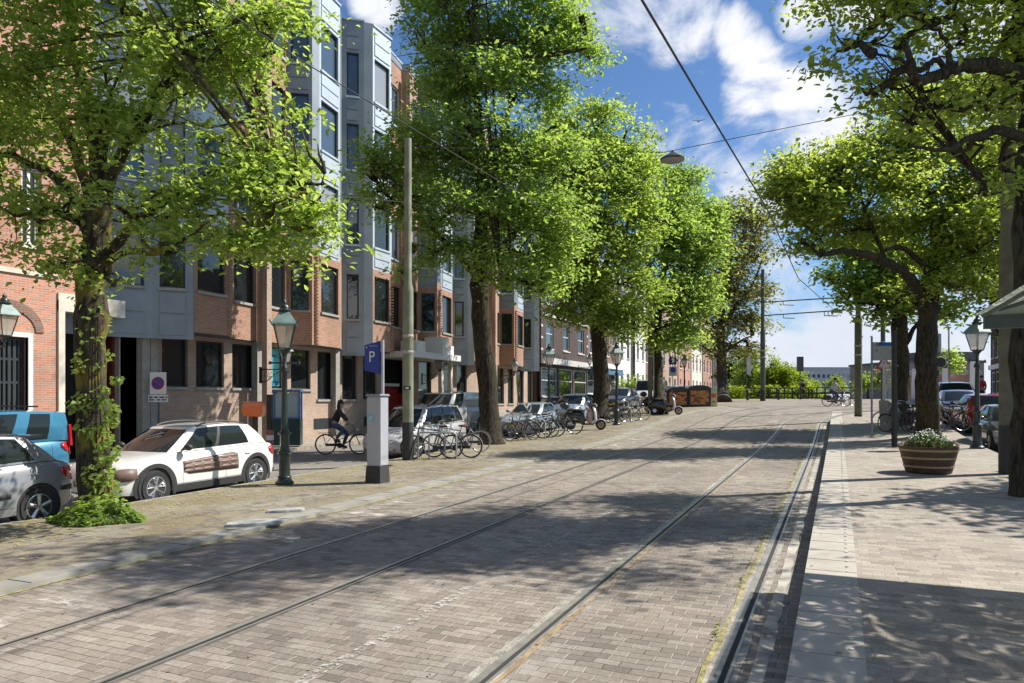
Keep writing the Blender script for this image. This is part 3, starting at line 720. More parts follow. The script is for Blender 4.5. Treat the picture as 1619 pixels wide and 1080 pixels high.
# ---- old brick building on the left
old = thing('brick_building', 'Old red brick building with an arched ground-floor window', 'building', (-19.6, 8, terr(0, 8)))
ox = -19.6; w1 = MB()
y1 = 13.55
def wY(u): return Yat(u, ox)
bw0 = -2.0
aw = (wY(-20)-bw0, wY(44)-bw0, 1.0, 3.65)
up = [(wY(34)-bw0, wY(66)-bw0, 6.1, 8.2)]
for f in range(3):
    for j in range(4):
        s = 1.2+j*3.6; z = 6.1+f*3.4
        if not (f == 0 and j == 3): up.append((s, s+1.25, z, z+2.1))
up = [o for o in up if o[1] < y1-bw0-.3]
upp = [up[0]]
for o in up[1:]:
    if all(o[1] < q[0]-.2 or o[0] > q[1]+.2 or o[3] < q[2] or o[2] > q[3] for q in upp): upp.append(o)
lows = [(1.2+j*3.6, 2.9+j*3.6, 1.0, 3.4) for j in range(3)]
P0, d, n = wgrid(w1, (ox, bw0), (ox, y1), 0, 15, [aw]+upp+lows, rv=.22)
w1.build('wall', brB, old)
for o in upp: window(old, P0, d, n, o, whitep, gl, fw=.1, dep=.14, sill=True, sillm=creamp, trans=(.6,), mull=(.5,))
for o in lows: window(old, P0, d, n, o, darkf, gl, fw=.07, dep=.16, sill=True, sillm=creamp, trans=(.6,), mull=(.5,))
window(old, P0, d, n, aw, darkf, gl, fw=.08, dep=.17, trans=(.55, .78), mull=(.12, .25, .38, .5, .62, .75, .88), label='ground-floor window with white surround under a shallow brick arch')
fr = MB(); obox(fr, P0, d, n, aw[1]-.0, aw[1]+.12, 1.0, 3.77, -.1, .03); obox(fr, P0, d, n, aw[0]-.12, aw[0], 1.0, 3.77, -.1, .03); obox(fr, P0, d, n, aw[0], aw[1], 3.65, 3.77, -.1, .03); fr.build('window_surround', whitep, old)
ar = MB(); cx = (aw[0]+aw[1])/2; hw = (aw[1]-aw[0])/2+.2
poly = [(hw*math.cos(t), .55*math.sin(t)) for t in np.linspace(0, math.pi, 17)]+[((hw+.22)*math.cos(t), .8*math.sin(t)) for t in np.linspace(math.pi, 0, 17)]
ar.prism(poly, P0+d*cx+n*.0+Vector((0, 0, 3.8)), d, (0, 0, 1), n*.03); ar.build('arch', brN, old)
cr = MB(); obox(cr, P0, d, n, y1-bw0-.02, y1-bw0+.16, 0, 4.75, -.1, .06); obox(cr, P0, d, n, y1-bw0-.02, 17.6, 4.45, 4.95, -.35, .05); cr.build('gate_frame', creamp, old)
w2 = MB(); wgrid(w2, (ox-.02, y1), (ox-.02, 14.6), 4.95, 15, []); w2.build('gate_upper_wall', brB, old)
cr = MB(); obox(cr, P0, d, n, 0, 15.5, 5.3, 5.42, 0, .05); obox(cr, P0, d, n, 0, 16.5, 15, 15.4, -.3, .25); cr.build('cornice', creamp, old)
dk = MB(); dk.b2(-30, -19.95, bw0, y1, 0, 14.9); dk.build('core', blackv, old); un(old)
# wall lantern handled later.  ---- generic terrace house
def house(name, label, y0, y1, x, H, wallm, cols, rows, sh=2.0, base=0., trim=None, winw=1.0, ground='door', roof='flat', flip=False, first=1.2, fh=3.3, group='terraced houses along the far left pavement', bands=False, shopm=None, awn=None, gz=None):
    gz = terr(0, (y0+y1)/2) if gz is None else gz
    hs = thing(name, label, 'house', (x, (y0+y1)/2, gz), group=group)
    ops = []; Lh = y1-y0; mb = MB(); pitch = Lh/cols
    for r in range(rows):
        z = gz+3.6+r*fh if r else gz+3.6
        for c in range(cols): s = pitch*(c+.5)-winw/2; ops.append((s, s+winw, z+.5, z+.5+sh))
    gops = []
    for c in range(cols):
        s = pitch*(c+.5)-winw/2
        if ground == 'door' and c == cols-1: gops.append((s, s+winw, gz+.1, gz+2.6))
        elif ground == 'shop': gops.append((pitch*c+.2, pitch*(c+1)-.2, gz+.55, gz+2.7))
        else: gops.append((s, s+winw, gz+.9, gz+2.7))
    a, b = ((x, y0), (x, y1)) if not flip else ((x, y1), (x, y0))
    P0, d, n = wgrid(mb, a, b, gz-.5, gz+H, ops+gops); mb.build('wall', wallm, hs)
    tr = trim or whitep
    for i, o in enumerate(ops+gops):
        window(hs, P0, d, n, o, tr, gl if i % 3 else glb, fw=.09, sill=True, sillm=tr, trans=(.55,) if o[2] > gz+.3 else ())
    ex = MB(); obox(ex, P0, d, n, -.05, Lh+.05, gz+H-.35, gz+H+.1, -.05, .3)
    if bands or ground == 'shop': obox(ex, P0, d, n, 0, Lh, gz+2.95, gz+3.4, 0, .22)
    if bands:
        for r in range(rows):
            z = gz+3.6+r*fh
            for zz in (.3, 1.15, 2.0): obox(ex, P0, d, n, 0, .35, z+zz, z+zz+.16, 0, .03); obox(ex, P0, d, n, Lh-.35, Lh, z+zz, z+zz+.16, 0, .03)
            obox(ex, P0, d, n, 0, Lh, z+fh-.45, z+fh-.25, 0, .08)
    ex.build('cornice', tr, hs)
    if awn:
        e2 = MB(); obox(e2, P0, d, n, .5, Lh-.5, gz+2.35, gz+2.8, .03, .7); e2.build('awning', awn, hs)
    bx = MB(); dd = -8 if not flip else 8
    bx.b2(x-.35 if not flip else x+.35, x+dd, y0+.01, y1-.01, gz-.5, gz+H-.3); bx.build('side_wall', wallm, hs)
    rf = MB()
    if roof == 'hip':
        zz = gz+H+.1; X0, X1 = (x+.25, x-8.2) if not flip else (x-.25, x+8.2)
        rf.add([(X0, y0-.1, zz), (X1, y0-.1, zz), (X1, y1+.1, zz), (X0, y1+.1, zz), ((X0+X1)/2, y0+1.2, zz+2.4), ((X0+X1)/2, y1-1.2, zz+2.4)], [(0, 1, 4), (1, 2, 5, 4), (2, 3, 5), (3, 0, 4, 5), (3, 2, 1, 0)])
        r_ = rf.build('roof', mat('roof_tiles', (.20, .075, .05), .8, vary=.25, vscale=3), hs)
        ch = MB(); ch.box(((X0+X1)/2, y0+1.0, zz+2.2), (.7, .9, 1.8)); ch.build('chimney', brN, r_)
    else:
        rf.b2(x-.3 if not flip else x+.3, x+dd, y0+.02, y1-.02, gz+H-.3, gz+H-.1); r_ = rf.build('roof', roofm, hs)
        ch = MB(); ch.box((x+dd*.5, y0+.8, gz+H+.5), (.6, .8, 1.3)); ch.build('chimney', brN, r_)
    un(hs); return hs
# corner building (dark brick, white bands) with a canted corner
house('corner_house', 'Dark brick corner house with white stone bands and shop windows', 49.6, 60.5, -19.6, 13.2, brD, 3, 3, winw=1.5, ground='shop', bands=True, trim=mat('band_stone', (.55, .53, .50), .6))
house('brown_house', 'Brown brick house with blue awning next to the corner shop', 60.6, 70.2, -19.7, 12.0, brN, 4, 3, winw=1.0, ground='shop', awn=mat('blue_awning', (.05, .16, .26), .7))
house('white_house', 'White plastered house with tall dark windows, first of a pale pair', 70.3, 75.0, -19.6, 11.0, whitep, 2, 3, winw=.95, trim=mat('grey_trim', (.35, .36, .36), .6))
house('white_house', 'White house with two tall windows behind the green bush', 75.1, 79.6, -19.2, 10.6, whitep, 2, 3, winw=.9)
cols_ = [(brN, 'Brownish brick terraced house beside the white pair'), (brP, 'Pale pinkish brick house behind the blue arrow sign'), (brB, 'Orange-red brick gabled house with white window frames'), (creamp, 'Cream plastered house with white door surround'), (brA, 'Salmon brick house with red tiled roof'), (brD, 'Dark brick house near the end of the terrace')]
yy = 79.7
for i, (m_, lab) in enumerate(cols_):
    L_ = (8.5, 10, 9, 9, 9, 10)[i]
    house('terraced_house', lab, yy, yy+L_-.05, -19.5+.1*i, 10.5+(i % 3), m_, 3, 3, winw=1.1, roof='hip' if i in (2, 4, 1) else 'flat'); yy += L_
house('narrow_house', 'Last narrow brick house before the gate pillar', yy+.1, yy+10, -19.2, 9.5, brP, 3, 2, winw=1.1, roof='hip')
# right-hand side
gzr = 1.9
house('gable_house', 'Dark brick house with white sash windows on the right corner', 79.5, 88.5, 14.2, 13, brD, 4, 3, winw=1.15, flip=True, group='houses on the right side', ground='shop')
house('gable_house', 'Dark brick house further along the right side of the street', 66.5, 79.4, 14.6, 12.5, brN, 4, 3, winw=1.1, flip=True, group='houses on the right side')
house('gable_house', 'Brown brick house hidden mostly by the right-hand trees', 52, 66.4, 14.4, 12.5, brN, 4, 3, winw=1.1, flip=True, group='houses on the right side')
def facebox(name, label, cat, u0, u1, v0, v1, Z, depth, m_, wins=None, extra=None, group=None, wm_=None):
    """a building set back at distance Z, its front square to the view of the place"""
    A = P3(u0, v1, Z); B = P3(u1, v1, Z+1.0); zt = CH+(HY-v0)*Z/FPX; zb = CH+(HY-v1)*Z/FPX-1.2
    th = thing(name, label, cat, (A.x, A.y, zb), group=group)
    mb = MB(); ops = []
    L_ = math.hypot(B.x-A.x, B.y-A.y)
    if wins:
        nc, nr, fx, fz, lo = wins
        for r in range(nr):
            for c in range(nc):
                pw = L_/nc; ph = (zt-lo-1)/nr
                ops.append((pw*(c+.5-fx/2), pw*(c+.5+fx/2), lo+ph*(r+.5-fz/2), lo+ph*(r+.5+fz/2)))
    P0, d, n = wgrid(mb, (A.x, A.y), (B.x, B.y), zb, zt, ops, rv=.2); mb.build('wall', m_, th)
    for o in ops: window(th, P0, d, n, o, wm_ or whitep, glb, fw=.12)
    bx = MB(); obox(bx, P0, d, n, 0, L_, zb, zt-.2, -depth, -.4); bx.build('rear_wall', m_, th)
    rf = MB(); obox(rf, P0, d, n, -.3, L_+.3, zt-.2, zt+.25, -depth-.2, .2); rfo = rf.build('roof', roofm if not extra else extra, th)
    un(th); return th, P0, d, n, L_, zt
fb = mat('pale_factory', (.42, .46, .50), .7, vary=.12)
th, P0, d, n, L_, zt = facebox('factory_hall', 'Long pale grey industrial hall beyond the canal', 'building', 1228, 1400, 582, 612, 190, 30, fb, wins=(22, 2, .7, .5, 4.6), extra=mat('pale_roof', (.40, .43, .46), .7), wm_=mat('factory_frame', (.35, .38, .42), .6))
mb = MB()
for s in (3, 10, 13, 17, 24, 26.5): mb.lathe([(.35, 0), (.35, .9), (.9, 1.0), (.7, 1.9), (0, 2.0)], 8, P0+d*s-n*8+Vector((0, 0, zt+.2)))
o = mb.build('roof_vent', metD, th); o.matrix_parent_inverse = Matrix.Translation(-Vector(th.location))
br_roof = mat('slate_roof', (.12, .115, .12), .8, vary=.2)
th, P0, d, n, L_, zt = facebox('warehouse', 'Wide brown brick building with grey slate roof behind the parked cars', 'building', 1424, 1556, 572, 625, 150, 20, mat('brown_plaster', (.24, .19, .165), .8, vary=.2, vscale=.4), wins=(12, 1, .45, .45, 5.5), extra=br_roof)
mb = MB(); obox(mb, P0, d, n, 6, L_, zt, zt+2.2, -8, -2); mb.build('upper_roof', br_roof, th).matrix_parent_inverse = Matrix.Translation(-Vector(th.location))
mb = MB(); mb.lathe([(.35, 0), (.3, 4)], 8, P0+d*11.5-n*5+Vector((0, 0, zt+2.2))); mb.build('chimney', greyc_, th).matrix_parent_inverse = Matrix.Translation(-Vector(th.location))
# low brick wall with white buttresses
brO = brickmat('orange_brick', (.42, .19, .12), (.50, .26, .18), (.40, .33, .28), stain=.15)
wl_ = thing('garden_wall', 'Orange brick wall with slanting white buttresses beyond the cars', 'wall', tuple(P3(1475, 640, 95)))
mb = MB(); A = P3(1428, 640, 96); B = P3(1548, 640, 92); L_ = (B-A).length; d = (B-A); d.z = 0; d.normalize(); n = Vector((d.y, -d.x, 0)); A.z = 0
obox(mb, A, d, n, 0, L_, 0, CH+3.0, -.6, 0); mb.build('wall', brO, wl_)
for i, s in enumerate((1.2, 4.6, 7.6)):
    mb = MB(); mb.prism([(-.4, 0), (1.3, 0), (.35, CH+4.6-.8*(i != 2)), (-.2, CH+4.6-.8*(i != 2))], A+d*s+n*.02, d, (0, 0, 1), n*.7); mb.build('buttress', whitep, wl_)
un(wl_)
# brick gate pillar with copper cap
p = P3(1170, 632, 88); gpz = terr(0, 80)
gt = thing('gate_pillar', 'Tall dark brick pillar with green copper cap beyond the trees', 'pillar', (p.x, p.y, gpz))
mb = MB(); mb.b2(-.6, .6, -.6, .6, 0, 4.0); mb.build('pillar_shaft', brD, gt); mb = MB(); mb.lathe([(.95, 4.0), (.95, 4.15), (.7, 4.35), (.2, 4.7), (0, 4.8)], 4, a0=.785); mb.build('copper_cap', mat('copper_green', (.20, .36, .30), .6), gt)
# ------------------------------------------------------------------ vehicles
def interp(tab, x):
    if x <= tab[0][0]: return tab[0][1]
    for i in range(len(tab)-1):
        a, b = tab[i], tab[i+1]
        if x <= b[0]:
            t = (x-a[0])/(b[0]-a[0])
            # catmull-rom, clamped to neighbours
            p0 = tab[max(i-1, 0)]; p3 = tab[min(i+2, len(tab)-1)]
            m0 = (b[1]-p0[1])/max(1e-6, b[0]-p0[0]); m1 = (p3[1]-a[1])/max(1e-6, p3[0]-a[0]); h = b[0]-a[0]
            v = (2*t**3-3*t**2+1)*a[1]+(t**3-2*t**2+t)*h*m0+(-2*t**3+3*t**2)*b[1]+(t**3-t**2)*h*m1
            lo, hi = min(a[1], b[1]), max(a[1], b[1]); e = .15*(hi-lo)+.004
            return max(lo-e, min(hi+e, v))
    return tab[-1][1]
rubber = mat('tyre_rubber', (.022, .022, .022), .75, vary=.2, bump=.2)
alloy = mat('alloy', (.52, .53, .54), .3, metal=.8, vary=.05)
alloyd = mat('dark_alloy', (.05, .05, .055), .35, metal=.6)
plasticb = mat('black_plastic', (.03, .03, .032), .6, bump=.1, bscale=200)
carglass = glassmat('car_glass', (.018, .024, .024), .02, 1.42)
lampg = glassmat('headlight_glass', (.42, .44, .45), .05, 1.5)
tailr = mat('tail_light', (.45, .012, .015), .15, spec=.8, coat=.6)
platey = mat('number_plate_yellow', (.60, .42, .03), .5)
chrome = mat('chrome', (.6, .6, .6), .15, metal=1.0, vary=0)
interior = mat('car_interior', (.03, .03, .03), .9)
def paint(name, c, metal=.35): return mat(name, c, .32, metal=metal, vary=.04, vscale=2, coat=1.0)
def wheel_mesh(style):
    return None
def make_wheel(root, x, y, rad, side, style='alloy5', wd=.20, proto={}):
    key = (rad, style, side)
    if key in proto:
        src = proto[key]; w_ = src[0].copy(); C.objects.link(w_); w_.parent = root; w_.location = (x, y, rad)
        for q in src[1]: c = q.copy(); C.objects.link(c); c.parent = w_
        return w_
    s = side
    w_ = bpy.data.objects.new('wheel', None); 
    r = rad; ri = rad*.66
    mb = MB(); mb.lathe([(ri*.98, -wd/2*.9), (r*.93, -wd/2), (r*.985, -wd/2*.75), (r, -wd/2*.4), (r, wd/2*.4), (r*.985, wd/2*.75), (r*.93, wd/2), (ri*.98, wd/2*.92)], 36, axis='y')
    w_ = mb.build('wheel', rubber, root, smooth=40); w_.location = (x, y, rad)
    parts = []
    mb = MB(); yo = s*wd/2
    mb.lathe([(ri*1.0, yo*.55), (ri*1.0, yo*.96), (ri*.93, yo*.98), (ri*.9, yo*.6)], 32, axis='y')
    ns = 5
    for k in range(ns):
        a = 2*math.pi*k/ns+.3
        if style == 'block':
            for da in (-.26, .26):
                p0 = Vector((math.cos(a)*ri*.25, yo*.9, math.sin(a)*ri*.25)); p1 = Vector((math.cos(a+da)*ri*.93, yo*.88, math.sin(a+da)*ri*.93)); mb.tube([p0, p1], [ri*.09, ri*.11], 4)
            p1 = Vector((math.cos(a)*ri*.86, yo*.9, math.sin(a)*ri*.86)); mb.tube([p1-Vector((math.cos(a), 0, math.sin(a)))*ri*.16, p1], ri*.13, 4)
        else:
            p0 = Vector((math.cos(a)*ri*.18, yo*.92, math.sin(a)*ri*.18)); p1 = Vector((math.cos(a)*ri*.93, yo*.86, math.sin(a)*ri*.93)); mb.tube([p0, p1], [ri*.14, ri*.19], 6)
    mb.lathe([(0, yo*.95), (ri*.22, yo*.93), (ri*.26, yo*.7)], 16, axis='y')
    parts.append(mb.build('rim', alloy, w_, smooth=35))
    mb = MB(); mb.lathe([(0, yo*.40), (ri*.97, yo*.40), (ri*.97, yo*.36)], 24, axis='y'); parts.append(mb.build('brake_disc', alloyd, w_))
    proto[key] = (w_, parts); return w_
def make_car(name, label, L, W, H, top, belt_z, wb, ov, pm, gh, loc, rz, rad=.31, cat='car', group=None, sec=None, clad=None, style='alloy5', side_gl=(('g', .38), ('p', .05), ('g', .36)), nose=None, roofm_=None, rails_=False, extras=None, detail=True, zb=.20, wtop=.78, ztail=None, antenna=True):
    """x forward. top: (x,z) profile of the lower body; gh=(xcowl, xroof_front, xroof_rear, xtail) of the glasshouse"""
    root = thing(name, label, cat, loc, rz, group)
    xf, xr = L/2, -L/2; fx = xf-ov; rx = fx-wb
    wt = [(-L/2, .66), (-L/2+.05, .80), (-L/2+.16, .90), (-L/2+.45, .965), (-L/2+1.0, 1.0), (0, 1.0), (L/2-1.0, .985), (L/2-.5, .93), (L/2-.22, .84), (L/2-.07, .70), (L/2, .52)]
    bt = [(-L/2, zb+.14), (-L/2+.25, zb+.04), (-L/2+.7, zb), (L/2-.8, zb), (L/2-.2, zb+.02), (L/2, zb+.10)]
    def hw(x): return interp(wt, x)*W/2
    def section(x):
        w_ = hw(x); zt = interp(top, x); z0 = interp(bt, x); h = zt-z0; sh = min(zt, belt_z)
        return [(0, z0), (w_*.80, z0), (w_*.955, z0+.03), (w_*.985, z0+.12), (w_*.99, z0+h*.30), (w_*1.0, z0+h*.48), (w_*.995, z0+h*.62), (w_*.975, z0+h*.78), (w_*.945, zt-.065), (w_*.90, zt-.018), (w_*.80, zt), (w_*.5, zt+.012), (0, zt+.018)]
    xs = []
    x = xr
    xs = [xr, xr+.03, xr+.08, xr+.15, xr+.25]+list(np.arange(xr+.37, xf-.37, .085))+[xf-.28, xf-.2, xf-.13, xf-.07, xf-.025, xf]
    mb = MB(); nS = 13*2-2
    for x in xs:
        sc = section(x); ring = [(x, y, z) for y, z in sc]+[(x, -y, z) for y, z in sc[-2:0:-1]]; mb.v += ring
    for i in range(len(xs)-1):
        for j in range(nS): mb.f.append((i*nS+j, i*nS+(j+1) % nS, (i+1)*nS+(j+1) % nS, (i+1)*nS+j))
    mb.f.append(tuple(range(nS))); mb.f.append(tuple((len(xs)-1)*nS+j for j in range(nS)))
    body = mb.build('body', pm, root)
    cut = MB()
    for cx in (fx, rx):
        for s in (-1, 1):
            y0, y1 = (W/2-.27, W/2+.2) if s > 0 else (-W/2-.2, -W/2+.27)
            cut.lathe([(rad+.055, y0), (rad+.055, y1)], 40, (cx, 0, rad+.01), axis='y')
    co = cut.build('cutter', plasticb, root)
    md = body.modifiers.new('b', 'BOOLEAN'); md.object = co; md.operation = 'DIFFERENCE'; md.solver = 'EXACT'
    dg = bpy.context.evaluated_depsgraph_get(); me = bpy.data.meshes.new_from_object(body.evaluated_get(dg)); body.modifiers.clear(); body.data = me
    me.materials.clear(); me.materials.append(pm); me.shade_smooth(); me.set_sharp_from_angle(angle=R(38))
    bpy.data.objects.remove(co)
    # arch liners
    mb = MB()
    for cx in (fx, rx):
        for s in (-1, 1):
            yy = s*(W/2-.26); k = 18; base = len(mb.v)
            ro = rad+.05
            mb.lathe([(0, yy), (ro, yy), (ro, s*(W/2-.045))], 30, (cx, 0, rad+.01), axis='y')
    mb.build('wheel_arch', interior, root)
    if clad:
        mb = MB()
        for cx in (fx, rx):
            for s in (-1, 1):
                nn = 22; r0, r1 = rad+.045, rad+.125
                for i in range(nn+1):
                    t = R(-24)+(math.pi+R(48))*i/nn
                    for rr_ in (r0, r1):
                        px_, pz_ = cx+rr_*math.cos(t), max(.17, rad+.01+rr_*math.sin(t))
                        mb.v.append((px_, s*(hw(px_)*1.0+.010), pz_))
                b0 = len(mb.v)-2*(nn+1)
                for i in range(nn): mb.f.append((b0+2*i, b0+2*i+1, b0+2*i+3, b0+2*i+2))
        for s in (-1, 1):
            a, b = rx+rad+.10, fx-rad-.10
            for i in range(9):
                xx = a+(b-a)*i/8; mb.v += [(xx, s*(hw(xx)+.004), zb+.0), (xx, s*(hw(xx)*1.0+.012), zb+.14)]
            b0 = len(mb.v)-18
            for i in range(8): mb.f.append((b0+2*i, b0+2*i+1, b0+2*i+3, b0+2*i+2))
        o = mb.build('arch_cladding', clad, root, smooth=40); sd = o.modifiers.new('s', 'SOLIDIFY'); sd.thickness = .02; sd.offset = 0
    # glasshouse
    xc, xrf, xrr, xt = gh; wB = W/2*.885; wR = W/2*wtop*.9
    zc = interp(top, xc); zt_ = ztail if ztail else interp(top, xt)
    Hm = H
    def bz(x): return interp(top, max(min(x, xc), xt))-.006
    # centre-front to centre-rear along the left side
    cols_ = []   # (type, belt xy, roof xy)
    fl = [(0, 0), (.35, .004), (.66, .03), (.86, .09), (.95, .16)]
    for fy, dx in fl: cols_.append(('g', (xc-dx*1.6, wB*fy), (xrf-dx*.9, wR*fy)))
    cols_[-1] = ('A', cols_[-1][1], cols_[-1][2])
    bx0, rx0 = xc-.35, xrf-.24
    bx1, rx1 = xt+.26, xrr+.14
    cols_.append(('s', (bx0, wB), (rx0, wR)))
    tot = sum(q for _, q in side_gl); acc = 0
    for kd, q in side_gl:
        nsub = 3 if kd == 'g' else 1
        for i in range(nsub):
            acc += q/nsub; t = acc/tot
            nm = kd if i < nsub-1 else None
            cols_.append([kd, (bx0+(bx1-bx0)*t, wB), (rx0+(rx1-rx0)*t, wR)])
    cols_.append(['C', (xt+.12, wB*.97), (xrr+.06, wR*.97)])
    cols_.append(['r', (xt+.03, wB*.84), (xrr+.01, wR*.88)])
    cols_.append(['r', (xt, wB*.45), (xrr-.01, wR*.5)])
    cols_.append(['r', (xt, 0), (xrr-.012, 0)])
    # strip type between col i-1 and i
    types = []
    for i in range(1, len(cols_)):
        if i <= 3: types.append('wind')
        elif i <= 5: types.append('body')
        elif cols_[i][0] == 'g': types.append('side')
        elif cols_[i][0] == 'p': types.append('pill')
        elif cols_[i][0] in ('C', 'b'): types.append('body')
        elif i == len(cols_)-3: types.append('body')
        else: types.append('rear')
    rows = [0, .07, .35, .65, .93, 1.0]
    def rz_(x, y): return Hm-.035-.055*abs((x-(xrf+xrr)/2)/((xrf-xrr)/2))**2*1.0-.03*(abs(y)/wR)**2
    def gpt(i, t, s):
        _, b, r_ = cols_[i]; bul = .035*math.sin(math.pi*t)
        x = b[0]+(r_[0]-b[0])*t; y = b[1]+(r_[1]-b[1])*t
        ln = math.hypot(x-(xc+xt)/2, y*1.5)+1e-6
        z = bz(b[0])+(rz_(*r_)-bz(b[0]))*t
        return (x+bul*(x-(xc+xt)/2)/ln*.4, s*(y+bul*(y/wB)), z)
    gb = MB(); gw_ = MB(); gr = MB(); gsd = {}
    for s in (1, -1):
        for i in range(1, len(cols_)):
            ty = types[i-1]
            for j in range(len(rows)-1):
                q = [gpt(i-1, rows[j], s), gpt(i, rows[j], s), gpt(i, rows[j+1], s), gpt(i-1, rows[j+1], s)]
                edge = j in (0, len(rows)-2)
                if ty == 'wind': tgt = gw_ if not (j == len(rows)-2) else gb
                elif ty == 'rear': tgt = gr if not (j == len(rows)-2) else gb
                elif ty == 'side':
                    if edge: tgt = gb
                    else:
                        # split per window
                        k = 0
                        for m_ in range(1, i+1):
                            if types[m_-1] == 'side' and (m_ == 1 or types[m_-2] != 'side'): k += 1
                        tgt = gsd.setdefault((s, k), MB())
                elif ty == 'pill': tgt = gb if edge else gsd.setdefault('pill', MB())
                else: tgt = gb
                tgt.add(q, [(0, 1, 2, 3)])
    # roof
    n_ = len(cols_); rf = MB(); acr = 6
    for i in range(n_):
        _, b, r_ = cols_[i]
        for a in range(acr+1):
            y = r_[1]*(1-2*a/acr); z = rz_(r_[0], y)
            rf.v.append((r_[0], y, z+(.0 if a in (0, acr) else .004)))
    for i in range(n_-1):
        for a in range(acr): rf.f.append((i*(acr+1)+a, i*(acr+1)+a+1, (i+1)*(acr+1)+a+1, (i+1)*(acr+1)+a))
    gb.build('pillars', pm, root, smooth=50)
    rf.build('roof', roofm_ or pm, root, smooth=50)
    gw_.build('windscreen', carglass, root, smooth=60); gr.build('rear_window', carglass, root, smooth=60)
    for k_, m_ in gsd.items():
        if k_ == 'pill': m_.build('door_pillar', plasticb, root, smooth=50)
        else: m_.build('side_window', carglass, root, smooth=60)
    ib = MB(); ib.b2(xt+.5, xc-.6, -W*.36, W*.36, zb+.2, bz(0)-.02); ib.build('cabin_floor', interior, root)
    for cx in (fx, rx):
        for s in (-1, 1): make_wheel(root, cx, s*(W/2-.125), rad, s, style)
    def surf(x, z, off=0.0):
        sc = section(x)
        for (y0, z0), (y1, z1) in zip(sc[2:], sc[3:]):
            if z0 <= z <= z1+1e-6: return y0+(y1-y0)*(z-z0)/max(1e-6, z1-z0)+off
        return sc[9][0]+off
    def patch(name_, xsz, m_, s, off=.004, th=.02):
        """quad strip patch over the side surface: list of (x, zlow, zhigh)"""
        p = MB()
        for (x, z0, z1) in xsz:
            for t in (0, .5, 1): z = z0+(z1-z0)*t; p.v.append((x, s*surf(x, z, off), z))
        for i in range(len(xsz)-1):
            for j in (0, 1): p.f.append((3*i+j, 3*i+j+1, 3*i+4+j, 3*i+3+j))
        o = p.build(name_, m_, root, smooth=60); sd = o.modifiers.new('s', 'SOLIDIFY'); sd.thickness = th; sd.offset = .2
        return o
    zf = interp(top, xf-.15); zr = interp(top, xr+.1)
    for s in (1, -1):
        patch('headlight', nose or [(xf-.03, zf-.20, zf-.09), (xf-.12, zf-.20, zf-.03), (xf-.25, zf-.17, zf-.01), (xf-.42, zf-.10, zf-.0)], lampg, s, .006)
        zz = zr
        patch('tail_light', [(xr+.015, zz-.28, zz-.08), (xr+.08, zz-.28, zz-.05), (xr+.2, zz-.22, zz-.04), (xr+.30, zz-.14, zz-.06)], tailr, s, .006)
        mm = MB(); mm.ell((xc-.42, s*(W/2+.07), bz(xc-.4)+.09), (.075, .10, .065)); mm.tube([(xc-.42, s*(W/2-.1), bz(xc-.4)+.03), (xc-.42, s*(W/2+.02), bz(xc-.4)+.06)], .02, 6); mm.build('mirror', plasticb if clad or not detail else pm, root, smooth=60)
        if detail:
            for xx in ((bx0-.95, bx0-1.75) if len([1 for q in side_gl if q[0] == 'g']) > 1 else (bx0-1.15,)):
                zz = belt_z-.13; hh = MB(); hh.box((xx, s*(surf(xx, zz)+.014), zz), (.15, .028, .026)); hh.build('door_handle', pm, root, bevel=.006)
            sm = MB()
            for xx in (bx0-.02, (bx0+bx1)/2+.02, bx1+.25):
                zs_ = np.linspace(zb+.12, belt_z-.04, 9); 
                if abs(xx-rx) < rad+.06 or abs(xx-fx) < rad+.06: zs_ = np.linspace(rad*2+.12, belt_z-.04, 6)
                sm.tube([(xx-.03*(z-.5), s*surf(xx, z, -.002), z) for z in zs_], .0055, 4)
            xs2 = np.linspace(rx+rad+.08, fx-rad-.08, 12); sm.tube([(x, s*surf(x, zb+.15, -.001), zb+.15) for x in xs2], .005, 4)
            sm.build('door_gap', interior, root)
    # grille, bumpers, plates
    gmb = MB(); gmb.box((xf-.02, 0, zf-.30), (.07, hw(xf)*1.4, .14)); gmb.build('grille', plasticb, root, bevel=.02)
    gmb = MB(); gmb.box((xf+.012, 0, zf-.27), (.02, .50, .11)); gmb.build('number_plate', platey, root)
    gmb = MB(); gmb.box((xr-.006, 0, interp(top, xr)-.22), (.02, .50, .11)); gmb.build('number_plate', platey, root)
    gmb = MB(); gmb.box((xf-.20, 0, zb+.13), (.36, hw(xf-.1)*1.75, .10)); gmb.box((xr+.14, 0, zb+.16), (.26, hw(xr+.1)*1.9, .11)); gmb.build('bumper_trim', plasticb, root, bevel=.03)
    if rails_:
        rm = MB()
        for s in (1, -1):
            pts = [(xrf-.25-(xrf-xrr-.45)*t, s*wR*.93, rz_(xrf-.25-(xrf-xrr-.45)*t, wR*.9)+.05*math.sin(math.pi*min(1, max(0, t)))**.4+.005) for t in np.linspace(0, 1, 12)]; rm.tube(pts, .017, 6)
        rm.build('roof_rail', plasticb, root)
    if extras: extras(root, surf, patch, dict(xc=xc, xt=xt, fx=fx, rx=rx, xf=xf, xr=xr, W=W, zf=zf, section=section))
    return root
def put(x, y, dz): return (x, y, terr(x, y)+dz)
PITCH = math.atan(.01566)
def carloc(o): o.rotation_euler = (0, -PITCH if math.cos(o.rotation_euler.z-math.pi/2) > 0 else PITCH, o.rotation_euler.z)
